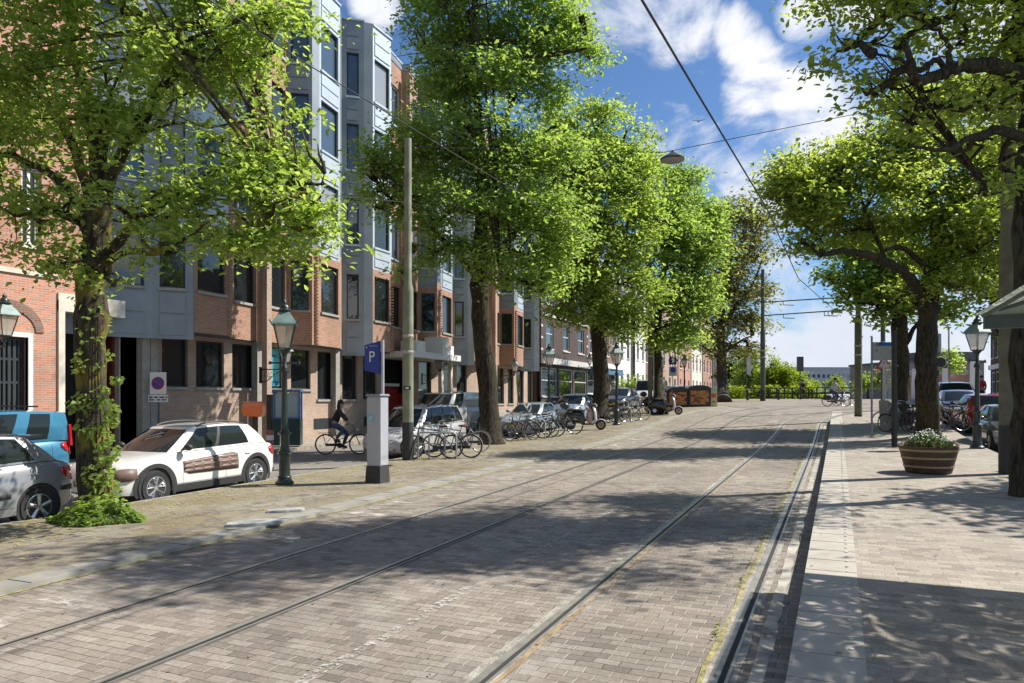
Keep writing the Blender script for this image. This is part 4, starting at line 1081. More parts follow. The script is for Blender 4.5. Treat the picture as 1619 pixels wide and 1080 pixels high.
# white crossover, nose towards the camera (faces -Y)
def cross_extra(root, surf, patch, q):
    brown = mat('brown_bump_panel', (.16, .105, .085), .5, vary=.05)
    for s in (1, -1):
        a, b = q['fx']-.62, q['rx']+.55
        pts = []
        for i in range(13):
            t = i/12; x = a+(b-a)*t; z0 = .52-.02*t+(.07 if i == 0 else 0); z1 = .77+.09*t-(.05 if i == 12 else 0); pts.append((x, z0, z1))
        bp_ = patch('bump_panel', pts, brown, s, .004, .012)
        cap_ = MB()
        for i in range(6):
            for j in range(3):
                t = (i+.5)/6; x = a+(b-a)*t; z = .56+.01*t+j*(.078+.02*t)+.02; cap_.ell((x, s*(surf(x, z)+.012), z), (.125, .014, .030), 10, 6)
        cap_.build('padded_cells', mat('bump_cell', (.20, .135, .115), .45, vary=.05), bp_, smooth=60)
        patch('corner_panel', [(q['xf']-.06, .52, .70), (q['xf']-.16, .50, .72), (q['xf']-.30, .50, .73), (q['xf']-.44, .55, .72)], brown, s, .014, .03)
        fg = MB(); fg.ell((q['xf']-.16, s*.62, .40), (.06, .08, .05)); fg.build('fog_lamp', lampg, root, smooth=60)
whitecar = paint('white_paintwork', (.70, .70, .67), 0.)
top_c = [(-2.08, .86), (-1.95, .95), (-1.6, .99), (-.9, .975), (.2, .955), (.85, .955), (1.2, .93), (1.6, .87), (1.85, .80), (2.0, .70), (2.08, .60)]
cw = make_car('parked_car', 'White crossover car with brown padded door panels and black wheel arches', 4.16, 1.73, 1.50, top_c, .93, 2.595, .82, whitecar, (1.02, .30, -1.42, -1.86),
         put(-12.52, 11.25, RL), R(-90), rad=.325, group='cars parked along the left pavement', clad=plasticb, style='block', rails_=True, extras=cross_extra,
         side_gl=(('g', .36), ('p', .04), ('g', .36), ('b', .16)), roofm_=whitecar)
silv = paint('silver_grey_paint', (.27, .275, .285), .2)
top_s = [(-1.92, .80), (-1.82, .92), (-1.5, .98), (-.6, .96), (.5, .93), (.85, .92), (1.2, .87), (1.55, .78), (1.8, .68), (1.92, .56)]
top_s2 = [(x*1.03, z*1.035) for x, z in top_s]
def silv_extra(root, surf, patch, q):
    for s in (1, -1):
        patch('rubbing_strip', [(q['rx']+.45+i*.2, .50, .57) for i in range(7)], plasticb, s, .006, .015)
        patch('bumper_strip', [(q['xr']+.02, .52, .60), (q['xr']+.1, .52, .60), (q['xr']+.2, .52, .60), (q['xr']+.32, .53, .59)], plasticb, s, .008, .015)
    sp = MB(); sp.box((q['xt']+.28, 0, 1.40), (.22, 1.0, .035)); sp.build('roof_spoiler', silv, root, bevel=.012)
cs_ = make_car('parked_car', 'Silver-grey hatchback with red tail light, cut off by the left edge of the photo', 3.95, 1.70, 1.50, top_s2, .96, 2.50, .76, silv, (.86, .20, -1.28, -1.74),
         put(-12.30, 6.35, RL+.03), R(-90), rad=.31, group='cars parked along the left pavement', extras=silv_extra, side_gl=(('g', .48), ('p', .05), ('g', .40), ('b', .10)))
blue = paint('blue_van_paint', (.045, .20, .33), .15)
top_k = [(-2.0, 1.02), (-1.95, 1.08), (-1.6, 1.10), (-.5, 1.08), (.9, 1.05), (1.1, 1.02), (1.5, .95), (1.8, .84), (1.95, .72), (2.0, .60)]
def van_extra(root, surf, patch, q):
    for s in (1, -1):
        patch('tall_tail_light', [(q['xr']+.02, .78, 1.03), (q['xr']+.06, .78, 1.04), (q['xr']+.10, .78, 1.04)], tailr, s, .012, .02)
    rb = MB()
    for s in (1, -1): rb.box((q['xr']+.085, s*.745, 1.20), (.05, .06, .46), ry=.06)
    rb.build('tall_tail_light', tailr, root)
    rb = MB()
    for xx in (-.3, -1.3): rb.tube([(xx, -.62, 1.83), (xx, .62, 1.83)], .02, 6)
    rb.build('roof_bar', plasticb, root)
make_car('parked_van', 'Bright blue window van behind the silver hatchback', 4.0, 1.68, 1.80, top_k, 1.08, 2.7, .70, blue, (1.15, .55, -1.90, -1.98),
         put(-16.05, 8.95, RL), R(-90), rad=.31, cat='van', group='cars parked along the left pavement', extras=van_extra, wtop=.95, side_gl=(('g', .24), ('b', .12), ('g', .24), ('b', .13), ('g', .22), ('b', .14)))
# silver MPV, nose towards camera
mpv = paint('mpv_silver', (.44, .435, .42), .15)
top_m = [(-2.15, .92), (-2.05, 1.0), (-1.7, 1.03), (-.8, 1.0), (.5, .98), (1.0, .975), (1.35, .92), (1.7, .82), (1.98, .70), (2.15, .56)]
mcar = make_car('parked_car', 'Silver people carrier with its nose behind the grey-green pole', 4.32, 1.74, 1.66, top_m, .97, 2.69, .86, mpv, (1.28, .55, -1.75, -2.08),
         put(-12.57, 20.8, RL), R(-90), rad=.31, group='cars parked along the left pavement', rails_=True, side_gl=(('g', .14), ('p', .02), ('g', .30), ('p', .05), ('g', .30), ('p', .05), ('g', .18)))
gv = paint('grey_van_paint', (.36, .36, .36), .2)
top_v = [(-2.4, 1.15), (-2.35, 1.2), (-1.6, 1.22), (.9, 1.18), (1.3, 1.15), (1.8, 1.03), (2.2, .86), (2.4, .66)]
make_car('parked_van', 'Pale grey delivery van behind the silver people carrier', 4.9, 1.9, 1.96, top_v, 1.16, 3.0, .93, gv, (1.5, .9, -2.25, -2.38),
         put(-16.25, 29.6, RL), R(-90), rad=.34, cat='van', group='cars parked along the left pavement', wtop=.95, side_gl=(('g', .22), ('b', .6)))
h206 = paint('grey_blue_paint', (.26, .31, .35), .2)
make_car('parked_car', 'Grey-blue hatchback with yellow number plate behind the row of bikes', 3.84, 1.66, 1.43, top_s, .93, 2.44, .74, h206, (.86, .10, -1.28, -1.74),
         put(-12.55, 30.5, RL), R(-90), rad=.30, group='cars parked along the left pavement', side_gl=(('g', .48), ('p', .05), ('g', .40), ('b', .10)))
lbl = paint('pale_blue_paint', (.42, .50, .57), .15)
top_h = [(-1.9, .92), (-1.8, 1.0), (-1.5, 1.02), (-.6, 1.0), (.5, .98), (.9, .975), (1.25, .92), (1.55, .84), (1.78, .74), (1.9, .58)]
make_car('parked_car', 'Pale blue-silver small car parked behind the scooter', 3.8, 1.68, 1.52, top_h, .97, 2.45, .72, lbl, (1.0, .30, -1.4, -1.75),
         put(-12.5, 36.4, RL), R(-90), rad=.30, group='cars parked along the left pavement', side_gl=(('g', .46), ('p', .05), ('g', .40), ('b', .10)))
wv = paint('white_van_paint', (.62, .63, .64), .0)
c9 = make_car('parked_van', 'White van parked beyond the waste containers', 4.9, 1.9, 1.98, top_v, 1.16, 3.0, .93, wv, (1.5, .9, -2.25, -2.38),
         put(-12.8, 54.5, RL), R(-90), rad=.34, cat='van', group='cars parked along the left pavement', wtop=.95, side_gl=(('g', .22), ('b', .6)), detail=False)
blk = paint('black_paint', (.02, .022, .025), .3)
c10 = make_car('parked_car', 'Dark grey car parked between the thin tram pole and the white van', 3.9, 1.68, 1.46, top_s, .93, 2.44, .74, blk, (.86, .10, -1.3, -1.78),
         put(-12.7, 46.0, RL), R(-90), rad=.30, group='cars parked along the left pavement', detail=False)
lb2 = paint('pale_silver_paint', (.5, .52, .54), .5)
for i, (y, lab) in enumerate([(60.5, 'Pale silver car beyond the white van'), (66.0, 'Second pale silver car beyond the white van, near the thick tree')]):
    make_car('parked_car', lab, 3.9, 1.68, 1.46, top_s, .93, 2.44, .74, lb2 if i else lbl, (.86, .10, -1.3, -1.78), put(-12.7, y, RL), R(-90), rad=.30, group='cars parked along the left pavement', detail=False)
# right side cars: parked at an angle, rear or front towards the camera
top_e = [(-2.3, .95), (-2.2, 1.05), (-1.8, 1.07), (-.8, 1.03), (.5, 1.0), (1.0, .98), (1.5, .93), (1.9, .83), (2.15, .72), (2.3, .58)]
make_car('parked_car', 'Black estate car with dark rear window, tallest of the right-hand row', 4.6, 1.80, 1.64, top_e, 1.0, 2.75, .9, blk, (1.2, .45, -2.0, -2.24),
         put(5.15, 42.9, -.02), R(90), rad=.33, group='cars parked along the right side', rails_=True, detail=False, side_gl=(('g', .3), ('p', .04), ('g', .3), ('p', .04), ('g', .22), ('b', .04)))
gb_ = paint('dark_blue_paint', (.05, .07, .11), .4)
make_car('parked_car', 'Dark blue car between the black estate and the red hatchback', 3.9, 1.68, 1.45, top_s, .93, 2.44, .74, gb_, (.86, .10, -1.28, -1.74),
         put(4.95, 38.4, -.02), R(-90), rad=.31, group='cars parked along the right side', detail=False)
redc = paint('red_paint', (.38, .015, .02), .15)
make_car('parked_car', 'Red hatchback with grey rear window on the right', 3.9, 1.70, 1.50, top_h, .97, 2.5, .74, redc, (.95, .25, -1.45, -1.82),
         put(5.2, 34.3, -.02), R(92), rad=.31, group='cars parked along the right side', detail=False)
gr_ = paint('grey_paint', (.13, .135, .14), .5)
make_car('parked_car', 'Dark grey car with silver bonnet nearest on the right, partly behind the pole', 3.9, 1.70, 1.45, top_s, .93, 2.44, .74, gr_, (.86, .10, -1.28, -1.74),
         put(4.95, 27.2, -.02), R(-90), rad=.31, group='cars parked along the right side')
for o in list(C.objects):
    if o.name.startswith('parked_') and o.parent is None: carloc(o)
# ------------------------------------------------------------------ bicycles
bikeblk = mat('bike_black', (.02, .02, .022), .4); tyrem = mat('bike_tyre', (.03, .03, .03), .8); leather = mat('saddle_leather', (.035, .03, .028), .6); bchrome = mat('bike_chrome', (.55, .55, .55), .25, metal=.9, vary=.05)
tyreg = mat('pale_tyre', (.42, .40, .36), .8)
def make_bike(name, label, loc, rz, frame_c, group=None, rack=True, bag=None, wheelrim=bchrome, lady=True, sd=0, guard=None, crate=None, tyre=tyrem):
    root = thing(name, label, 'bicycle', loc, rz, group)
    fm = mat('frame_'+frame_c[0], frame_c[1], .35, vary=.05, coat=.5)
    rw, fw, rr_ = (-.53, 0, .345), (.56, 0, .345), .325
    for nm, c in (('rear_wheel', rw), ('front_wheel', fw)):
        m = MB(); m.torus((0, 0, 0), rr_, .019, n=30, m=6); wh = m.build(nm, tyre, root, smooth=60); wh.location = c
        m = MB(); m.torus((0, 0, 0), rr_-.022, .009, n=30, m=4); m.lathe([(.03, -.035), (.03, .035)], 8, axis='y'); m.build('rim', wheelrim, wh)
        m = MB()
        for k in range(14):
            a = 2*math.pi*k/14; s = .02 if k % 2 else -.02
            m.tube([(.02*math.cos(a), s, .02*math.sin(a)), ((rr_-.02)*math.cos(a+.1), 0, (rr_-.02)*math.sin(a+.1))], .0016, 3, cap=False)
        m.build('spokes', bchrome, wh)
    bb = (-.08, 0, .30); sp = (-.24, 0, .78); hd = (.37, 0, .88); hl = (.415, 0, .70)
    m = MB(); m.tube([bb, sp], .016, 8)
    m.tube([bb, (.2, 0, .42), hl], .020, 8) if lady else m.tube([bb, hl], .020, 8)
    if lady: m.tube([(-.14, 0, .50), (.12, 0, .55), (.39, 0, .82)], .014, 8)
    else: m.tube([sp, hd], .017, 8)
    m.tube([hd, hl], .021, 8)
    for s in (.045, -.045): m.tube([(bb[0], s*.6, bb[2]), (rw[0], s, rw[2])], .009, 6); m.tube([(sp[0]+.02, s*.4, sp[2]-.04), (rw[0], s, rw[2])], .007, 6)
    m.build('frame', fm, root, smooth=60)
    m = MB()
    for s in (.05, -.05): m.tube([(hl[0], s*.5, hl[2]), (.47, s, .56), (fw[0], s, fw[2])], .011, 6)
    m.tube([hl, hd, (.345, 0, 1.0)], .013, 6); m.build('fork', fm, root, smooth=60)
    m = MB(); m.tube([(.16, .27, 1.0), (.26, .27, 1.03), (.35, .20, 1.06), (.37, 0, 1.04), (.35, -.20, 1.06), (.26, -.27, 1.03), (.16, -.27, 1.0)], .011, 6); hb = m.build('handlebar', bchrome, root, smooth=60)
    m = MB()
    for s in (1, -1): m.tube([(.27, s*.27, 1.03), (.14, s*.27, .995)], .018, 6)
    m.build('grip', plasticb, hb)
    m = MB(); m.tube([(-.24, 0, .78), (-.27, 0, .89)], .012, 6); m.ell((-.30, 0, .925), (.13, .07, .032)); m.ell((-.36, 0, .925), (.08, .10, .035)); m.build('saddle', leather, root, smooth=60)
    m = MB()
    for c, a0, a1 in ((rw, 5, 190), (fw, 25, 150)):
        pts = [(c[0]+(rr_+.035)*math.cos(R(a)), 0, c[2]+(rr_+.035)*math.sin(R(a))) for a in np.linspace(a0, a1, 12)]
        for p, q in zip(pts, pts[1:]):
            m.add([(p[0], -.022, p[2]), (p[0], .022, p[2]), (q[0], .022, q[2]), (q[0], -.022, q[2])], [(0, 1, 2, 3)])
    mg = m.build('mudguard', guard or fm, root)
    if rack:
        m = MB()
        for s in (.05, -.05): m.tube([(-.28, s, .72), (-.75, s, .72)], .007, 5); m.tube([(rw[0], s, rw[2]), (-.62, s, .72)], .006, 5)
        for q in (-.4, -.55, -.7): m.tube([(q, -.05, .72), (q, .05, .72)], .005, 4)
        m.build('luggage_rack', plasticb, root)
    m = MB(); m.lathe([(.09, -.006), (.09, .006)], 16, (bb[0], .045, bb[2]), axis='y'); m.tube([(bb[0], .06, bb[2]), (.03, .07, .19)], .009, 5); m.tube([(bb[0], -.06, bb[2]), (-.19, -.07, .41)], .009, 5); m.box((.03, .12, .19), (.09, .09, .022)); m.box((-.19, -.12, .41), (.09, .09, .022)); m.box((-.31, .045, .325), (.44, .015, .09)); m.build('crankset', plasticb, root)
    m = MB(); m.ell((.50, 0, .82), (.04, .04, .04), 8, 6); m.build('headlamp', bchrome, root, smooth=60)
    if bag:
        m = MB()
        for s in (1, -1): m.box((-.55, s*.13, .55), (.34, .12, .30))
        m.box((-.55, 0, .73), (.30, .30, .03)); m.build('pannier', bag, root, bevel=.03)
    if crate:
        m = MB(); m.box((.50, 0, 1.0), (.30, .36, .02)); 
        for q in ((.65, 0, 1.1, .015, .36), (.35, 0, 1.1, .015, .36)): m.box(q[:3], (q[3], q[4], .2))
        for s in (1, -1): m.box((.5, s*.18, 1.1), (.3, .015, .2))
        m.build('front_crate', crate, root)
    root.rotation_euler[0] = R(4+sd)
    return root
BG1 = 'bicycles at the rack beside the grey-green pole'; BG2 = 'bicycles leaning together behind the second tree'; BG3 = 'bicycles beyond the scooter'; BG4 = 'bicycles behind the right-hand tree'
def gz(u, v, dz=SW):
    p = gp(u, v, dz); return (p.x, p.y, p.z)
crossdir = YAW  # along the picture's horizontal
blackf = ('black', (.02, .02, .022)); darkg = ('dark_green', (.03, .06, .04)); greyf = ('grey', (.25, .25, .26)); bluef = ('blue', (.04, .07, .13)); redf = ('red', (.28, .03, .04)); whitef = ('pale', (.5, .5, .48)); purp = ('burgundy', (.14, .02, .05))
b1 = make_bike('bicycle', 'Black bicycle nearest the grey-green pole, locked to the hoop stand', gz(684, 726), YAW+R(190), blackf, BG1, lady=False)
make_bike('bicycle', 'Black bicycle with chrome rims in the middle of the group by the pole', gz(716, 724), YAW+R(170), greyf, BG1, lady=False, sd=-9)
make_bike('bicycle', 'Bicycle with pale tyres nearest the second tree', gz(733, 716), YAW+R(196), whitef, BG1, tyre=tyreg)
b4 = make_bike('bicycle', 'Black ladies bicycle turned end-on, leftmost of the row before the blue-grey car', gz(825, 697), YAW+R(215), blackf, BG2)
for i, (u, v, a, fc, lab) in enumerate([(838, 694, 190, greyf, 'Silver bicycle second from the left in the row before the blue-grey car'), (849, 692, 172, blackf, 'Black bicycle third in the row before the blue-grey car'), (858, 691, 5, darkg, 'Dark green bicycle rightmost of the leaning row')]):
    make_bike('bicycle', lab, gz(u, v), YAW+R(a), fc, BG2, lady=bool(i % 2), sd=3*i)
make_bike('bicycle', 'Silver-rimmed bicycle parked just behind the scooter seat', gz(888, 687), YAW+R(180), greyf, BG2)
for i, (u, v, a, fc, lab) in enumerate([(974, 668, 40, blackf, 'Black bicycle leftmost of the group beyond the scooter'), (986, 667, 15, darkg, 'Dark bicycle in the middle of the group beyond the scooter'), (1000, 665, 5, greyf, 'Bicycle with pale rims rightmost of the group beyond the scooter')]):
    make_bike('bicycle', lab, gz(u, v), YAW+R(a), fc, BG3, tyre=tyreg if i == 2 else tyrem)
for i, (u, v, a, fc, lab) in enumerate([(1422, 684, 118, blackf, 'Black bicycle leftmost behind the right-hand tree'), (1431, 682, 125, purp, 'Burgundy bicycle second from the left behind the right-hand tree'), (1441, 680, 62, blackf, 'Black bicycle with dark panniers pressed against the right-hand tree trunk'), (1428, 676, 105, greyf, 'Grey bicycle at the back of the group behind the right-hand tree')]):
    make_bike('bicycle', lab, gz(u, v, PF), YAW+R(a), fc, BG4, bag=mat('pannier_black', (.03, .03, .03), .7) if i == 2 else None)
make_bike('bicycle', 'Black bicycle with pale tyres half hidden behind the slim dark post', gz(1418, 679, PF), YAW+R(140), blackf, BG4, tyre=tyreg)
make_bike('bicycle', 'Grey bicycle touching the left side of the right-hand trunk', gz(1448, 684, PF), YAW+R(95), greyf, BG4)
make_bike('bicycle', 'Red bicycle parked right of the big right-hand trunk', gz(1497, 682, PF), YAW+R(172), redf, BG4, lady=False)
make_bike('bicycle', 'Black bicycle between the red bicycle and the trunk', gz(1507, 678, PF), YAW+R(20), blackf, BG4)
# hoop stands
def hoop(u, v, lab, rz=YAW, dz=SW):
    p = gz(u, v, dz); m = MB(); m.tube([(-.38, 0, 0), (-.38, 0, .68), (-.30, 0, .76), (.30, 0, .76), (.38, 0, .68), (.38, 0, 0)], .024, 8); m.tube([(-.38, 0, .45), (.38, 0, .45)], .015, 6)
    o = m.build('bike_stand', mat('galvanised', (.32, .33, .33), .5, metal=.5), smooth=60); o.location = p; o.rotation_euler = (0, 0, rz); tag(o, lab, 'bike stand', 'steel hoop bike stands')
hoop(682, 727, 'Steel hoop stand just right of the grey-green pole'); hoop(700, 727, 'Steel hoop stand between the locked bicycles by the pole', YAW+.2)
hoop(846, 695, 'Steel hoop stand among the leaning bicycles'); hoop(985, 669, 'Steel hoop stand beyond the scooter')
# ------------------------------------------------------------------ scooter
def make_scooter(label, loc, rz, group, body=plasticb, front=None, topcase=True, sc=1.0, cat='scooter', pinkbag=False):
    root = thing('scooter', label, cat, loc, rz, group); root.scale = (sc,)*3
    gb2 = paint('scooter_black', (.02, .022, .028), .2); fr_ = front or paint('scooter_white', (.6, .6, .62), .1)
    for nm, x in (('rear_wheel', -.60), ('front_wheel', .66)):
        m = MB(); m.torus((0, 0, 0), .170, .046, n=28, m=8); w_ = m.build(nm, rubber, root, smooth=60); w_.location = (x, 0, .227)
        m = MB(); m.lathe([(0, -.03), (.10, -.035), (.115, 0), (.10, .035), (0, .03)], 14, axis='y'); m.build('hub', alloy if nm == 'rear_wheel' else mat('bronze_rim', (.30, .17, .11), .4, metal=.6), w_, smooth=50)
    # body loft: stations (x, halfwidth, zlow, zhigh)
    st = [(-.95, .04, .56, .62), (-.88, .12, .48, .72), (-.72, .18, .36, .78), (-.45, .20, .30, .80), (-.22, .19, .26, .80), (-.08, .17, .22, .74), (.0, .13, .20, .55)]
    m = MB(); nn = 12
    for (x, hw_, a, b) in st:
        for j in range(nn): t = 2*math.pi*j/nn; m.v.append((x, hw_*math.cos(t)*(1 if abs(math.cos(t)) < .7 else .97), (a+b)/2+(b-a)/2*math.sin(t)))
    for i in range(len(st)-1):
        for j in range(nn): m.f.append((i*nn+j, i*nn+(j+1) % nn, (i+1)*nn+(j+1) % nn, (i+1)*nn+j))
    m.f += [tuple(range(nn)), tuple((len(st)-1)*nn+j for j in range(nn))]; o = m.build('rear_body', gb2, root, smooth=60)
    m = MB(); m.ell((-.40, 0, .835), (.40, .155, .06)); m.ell((-.15, 0, .82), (.17, .14, .05)); m.build('seat', leather, root, smooth=60)
    m = MB(); m.box((.14, 0, .25), (.46, .32, .07)); m.build('floorboard', gb2, root, bevel=.02)
    m = MB(); prof = [(.36, .24), (.43, .45), (.40, .75), (.33, 1.0)]; wds = [.15, .22, .22, .12]
    for (x, z), w_ in zip(prof, wds):
        for t in (-1, -.5, 0, .5, 1): m.v.append((x+.09*(1-t*t), w_*t, z))
    for i in range(3):
        for j in range(4): m.f.append((i*5+j, i*5+j+1, i*5+j+6, i*5+j+5))
    o = m.build('leg_shield', fr_, root, smooth=60); sd = o.modifiers.new('s', 'SOLIDIFY'); sd.thickness = .05
    m = MB(); m.tube([(.44, 0, .95), (.52, 0, .6), (.66, 0, .24)], [.04, .05, .03], 8); m.build('fork', plasticb, root, smooth=60)
    m = MB()
    for i in range(9):
        a = R(20+i*17)
        for t in (-.08, -.04, 0, .04, .08): m.v.append((.66+.25*math.cos(a), t, .23+(.25-abs(t)*.3)*math.sin(a)))
    for i in range(8):
        for j in range(4): m.f.append((i*5+j, i*5+j+1, i*5+j+6, i*5+j+5))
    o = m.build('front_mudguard', fr_, root, smooth=60); sd = o.modifiers.new('s', 'SOLIDIFY'); sd.thickness = .02
    m = MB(); m.ell((.35, 0, 1.06), (.13, .14, .08)); m.tube([(.27, .33, 1.08), (.34, .1, 1.08), (.34, -.1, 1.08), (.27, -.33, 1.08)], .018, 6)
    hb = m.build('handlebar', gb2, root, smooth=60)
    m = MB()
    for s in (1, -1): m.tube([(.30, s*.22, 1.1), (.32, s*.30, 1.25)], .007, 5); m.ell((.32, s*.31, 1.28), (.015, .06, .045))
    m.build('mirror', plasticb, hb)
    m = MB(); m.ell((.47, 0, 1.02), (.04, .08, .06)); m.build('headlight', lampg, root, smooth=60)
    m = MB(); m.tube([(-.05, .12, .22), (-.12, .2, .01)], .014, 6); m.build('kickstand', bchrome, root)
    m = MB(); m.box((-.96, 0, .56), (.03, .12, .07)); m.build('tail_light', tailr, root, bevel=.01)
    if topcase: m = MB(); m.ell((-.86, 0, 1.02), (.20, .21, .16)); m.tube([(-.7, 0, .8), (-.85, 0, .9)], .03, 6); m.build('top_case', gb2, root, smooth=60)
    if pinkbag:
        m = MB()
        rg = random.Random(2); pts = []
        m.ell((.22, 0, .62), (.13, .20, .30)); m.ell((.13, .02, .90), (.13, .20, .09)); m.ell((.2, -.03, .42), (.15, .19, .13)); m.build('leg_blanket', mat('pink_cloth', (.52, .36, .36), .9, vary=.45, vscale=9, bump=.6, bscale=12), root, smooth=60)
    return root
p = gz(925, 680); make_scooter('Black and white motor scooter with round top case and pink leg cover', p, YAW+R(-6), 'scooters on the left pavement', sc=1.04, pinkbag=True)
p = gz(1053, 656); make_scooter('Dark scooter with pale front mudguard beside the thin tram pole', p, YAW+R(-8), 'scooters on the left pavement', topcase=False)
p = gz(1040, 652); make_scooter('Black scooter parked behind the pole, front hidden by the tree', p, YAW+R(12), 'scooters on the left pavement', topcase=True, front=plasticb)
# ------------------------------------------------------------------ people
skinm = mat('skin', (.42, .25, .18), .55, vary=.05); hairm = mat('hair_dark', (.02, .014, .010), .6)
def skin_mesh(name, joints, edges, radii, m, parent, root_i=0, sub=2, loc=None):
    me = bpy.data.meshes.new(name); me.from_pydata([tuple(j) for j in joints], edges, []); me.update()
    o = bpy.data.objects.new(name, me); C.objects.link(o)
    md = o.modifiers.new('skin', 'SKIN'); md.use_smooth_shade = True
    if not me.skin_vertices: bpy.context.view_layer.update()
    lay = me.skin_vertices[0].data
    for i, r in enumerate(radii): lay[i].radius = (r, r) if not isinstance(r, tuple) else r; lay[i].use_root = (i == root_i)
    sb = o.modifiers.new('sub', 'SUBSURF'); sb.levels = sub; sb.render_levels = sub
    dg = bpy.context.evaluated_depsgraph_get(); me2 = bpy.data.meshes.new_from_object(o.evaluated_get(dg)); o.modifiers.clear(); o.data = me2
    me2.materials.clear(); me2.materials.append(m); me2.shade_smooth(); o.parent = parent
    return o
def mix(a, b, t): return tuple(a[i]+(b[i]-a[i])*t for i in range(3))
def person(label, loc, rz, pose, top_m, leg_m, hair=hairm, shoe=None, group=None, fingers=True, sc=1.0, bag=None, longhair=False, helmet=None):
    """pose: dict of joint positions, x forward, y left, z up"""
    root = thing('person', label, 'person', loc, rz, group); root.scale = (sc,)*3
    P = pose; J = []; E = []; Rr = []
    def add(p, r, par=None):
        J.append(p); Rr.append(r)
        if par is not None: E.append((par, len(J)-1))
        return len(J)-1
    pel = add(P['pelvis'], .115); wst = add(mix(P['pelvis'], P['chest'], .45), .105, pel); ch = add(P['chest'], .125, wst); nk0 = add(mix(P['chest'], P['neck'], .72), .085, ch); nk = add(P['neck'], .05, nk0)
    hd0 = add(mix(P['neck'], P['head'], .45), .062, nk); hd = add(P['head'], .088, hd0); hd2 = add((P['head'][0], P['head'][1], P['head'][2]+.075), .066, hd)
    hands = {}
    for s in 'lr':
        sh = add(P['sh'+s], .062, nk0 if False else ch); el = add(P['el'+s], .043, sh); wr = add(P['wr'+s], .027, el); pm_ = add(P['ha'+s], .034, wr); hands[s] = (P['wr'+s], P['ha'+s])
        hp = add(P['hip'+s], .095, pel); kn = add(P['kn'+s], .058, hp); cf = add(mix(P['kn'+s], P['an'+s], .35), .056, kn); an = add(P['an'+s], .036, cf); add(P['to'+s], .032, an)
    skin_mesh('body', J, E, Rr, skinm, root)
    # fingers
    if fingers:
        for s in 'lr':
            w_, h = (Vector(q) for q in hands[s]); d = (h-w_).normalized(); side_ = d.cross(Vector((0, 0, 1))).normalized()
            m = MB()
            for k, ln in enumerate((.062, .072, .068, .052)):
                b = h+d*.015+side_*(k-1.5)*.019; m.tube([b, b+d*ln*.55+Vector((0, 0, -.012)), b+d*ln*.7+Vector((0, 0, -.045)), b+d*ln*.35+Vector((0, 0, -.062))], [.0092, .0088, .008, .006], 6)
            b = h-d*.02-side_*.033*(1 if s == 'l' else -1); m.tube([b, b+d*.035-side_*.018*(1 if s == 'l' else -1)+Vector((0, 0, -.02)), b+d*.055+Vector((0, 0, -.04))], [.011, .01, .007], 6)
            m.build('fingers', skinm, root, smooth=60)
    # clothing: upper
    J2, E2, R2 = [], [], []
    def ad(p, r, par=None):
        J2.append(p); R2.append(r)
        if par is not None: E2.append((par, len(J2)-1))
        return len(J2)-1
    p0 = ad(mix(P['pelvis'], P['chest'], .05), .150); p1 = ad(mix(P['pelvis'], P['chest'], .45), .135, p0); p2 = ad(P['chest'], .155, p1); p3 = ad(mix(P['chest'], P['neck'], .7), .105, p2); ad(mix(P['chest'], P['neck'], .93), .062, p3)
    for s in 'lr':
        a = ad(P['sh'+s], .078, p2); b = ad(P['el'+s], .058, a); ad(mix(P['el'+s], P['wr'+s], .93), .042, b)
    skin_mesh('jacket', J2, E2, R2, top_m, root)
    J2, E2, R2 = [], [], []
    q = ad(mix(P['pelvis'], P['chest'], .08), .135); q = ad(P['pelvis'], .130, q)
    for s in 'lr':
        a = ad(P['hip'+s], .112, q); b = ad(P['kn'+s], .074, a); c = ad(mix(P['kn'+s], P['an'+s], .4), .068, b); ad(mix(P['kn'+s], P['an'+s], .93), .056, c)
    skin_mesh('trousers', J2, E2, R2, leg_m, root, root_i=1)
    m = MB()
    for s in 'lr':
        a = Vector(P['an'+s]); t = Vector(P['to'+s]); d = (t-a); m.tube([a-d.normalized()*.05+Vector((0, 0, -.03)), a+Vector((0, 0, -.02)), t, t+d.normalized()*.05], [.04, .05, .046, .02], 8)
    m.build('shoes', shoe or plasticb, root, smooth=60)
    # face and hair
    h = Vector(P['head']); f = Vector(P.get('look', (1, 0, 0))).normalized(); sd = Vector((-f.y, f.x, 0)).normalized()
    m = MB(); m.ell(h+f*.094+Vector((0, 0, -.005)), (.016, .012, .024), 8, 6)
    for s in (1, -1): m.ell(h+sd*.09*s+Vector((0, 0, .0)), (.014, .012, .03), 6, 6)
    m.build('nose_and_ears', skinm, root, smooth=60)
    m = MB()
    for s in (1, -1): m.ell(h+f*.082+sd*.034*s+Vector((0, 0, .03)), (.011, .011, .008), 6, 6)
    m.ell(h+f*.082+Vector((0, 0, -.045)), (.012, .026, .007), 8, 6); m.build('eyes_and_mouth', mat('face_dark', (.07, .03, .03), .5), root, smooth=60)
    m = MB(); m.ell(h-f*.022+Vector((0, 0, .062)), (.103, .103, .098), 14, 10)
    if longhair: m.ell(h-f*.075+Vector((0, 0, -.07)), (.07, .10, .15), 12, 8)
    m.build('hair', hair, root, smooth=60)
    if helmet: m = MB(); m.ell(h+Vector((0, 0, .085)), (.135, .12, .09), 14, 8); m.build('cap', helmet, root, smooth=60)
    if bag: m = MB(); m.box(mix(P['pelvis'], P['chest'], .8), (.16, .30, .42)); bo = m.build('backpack', bag, root, bevel=.04); bo.location = (-.16, 0, 0)
    return root
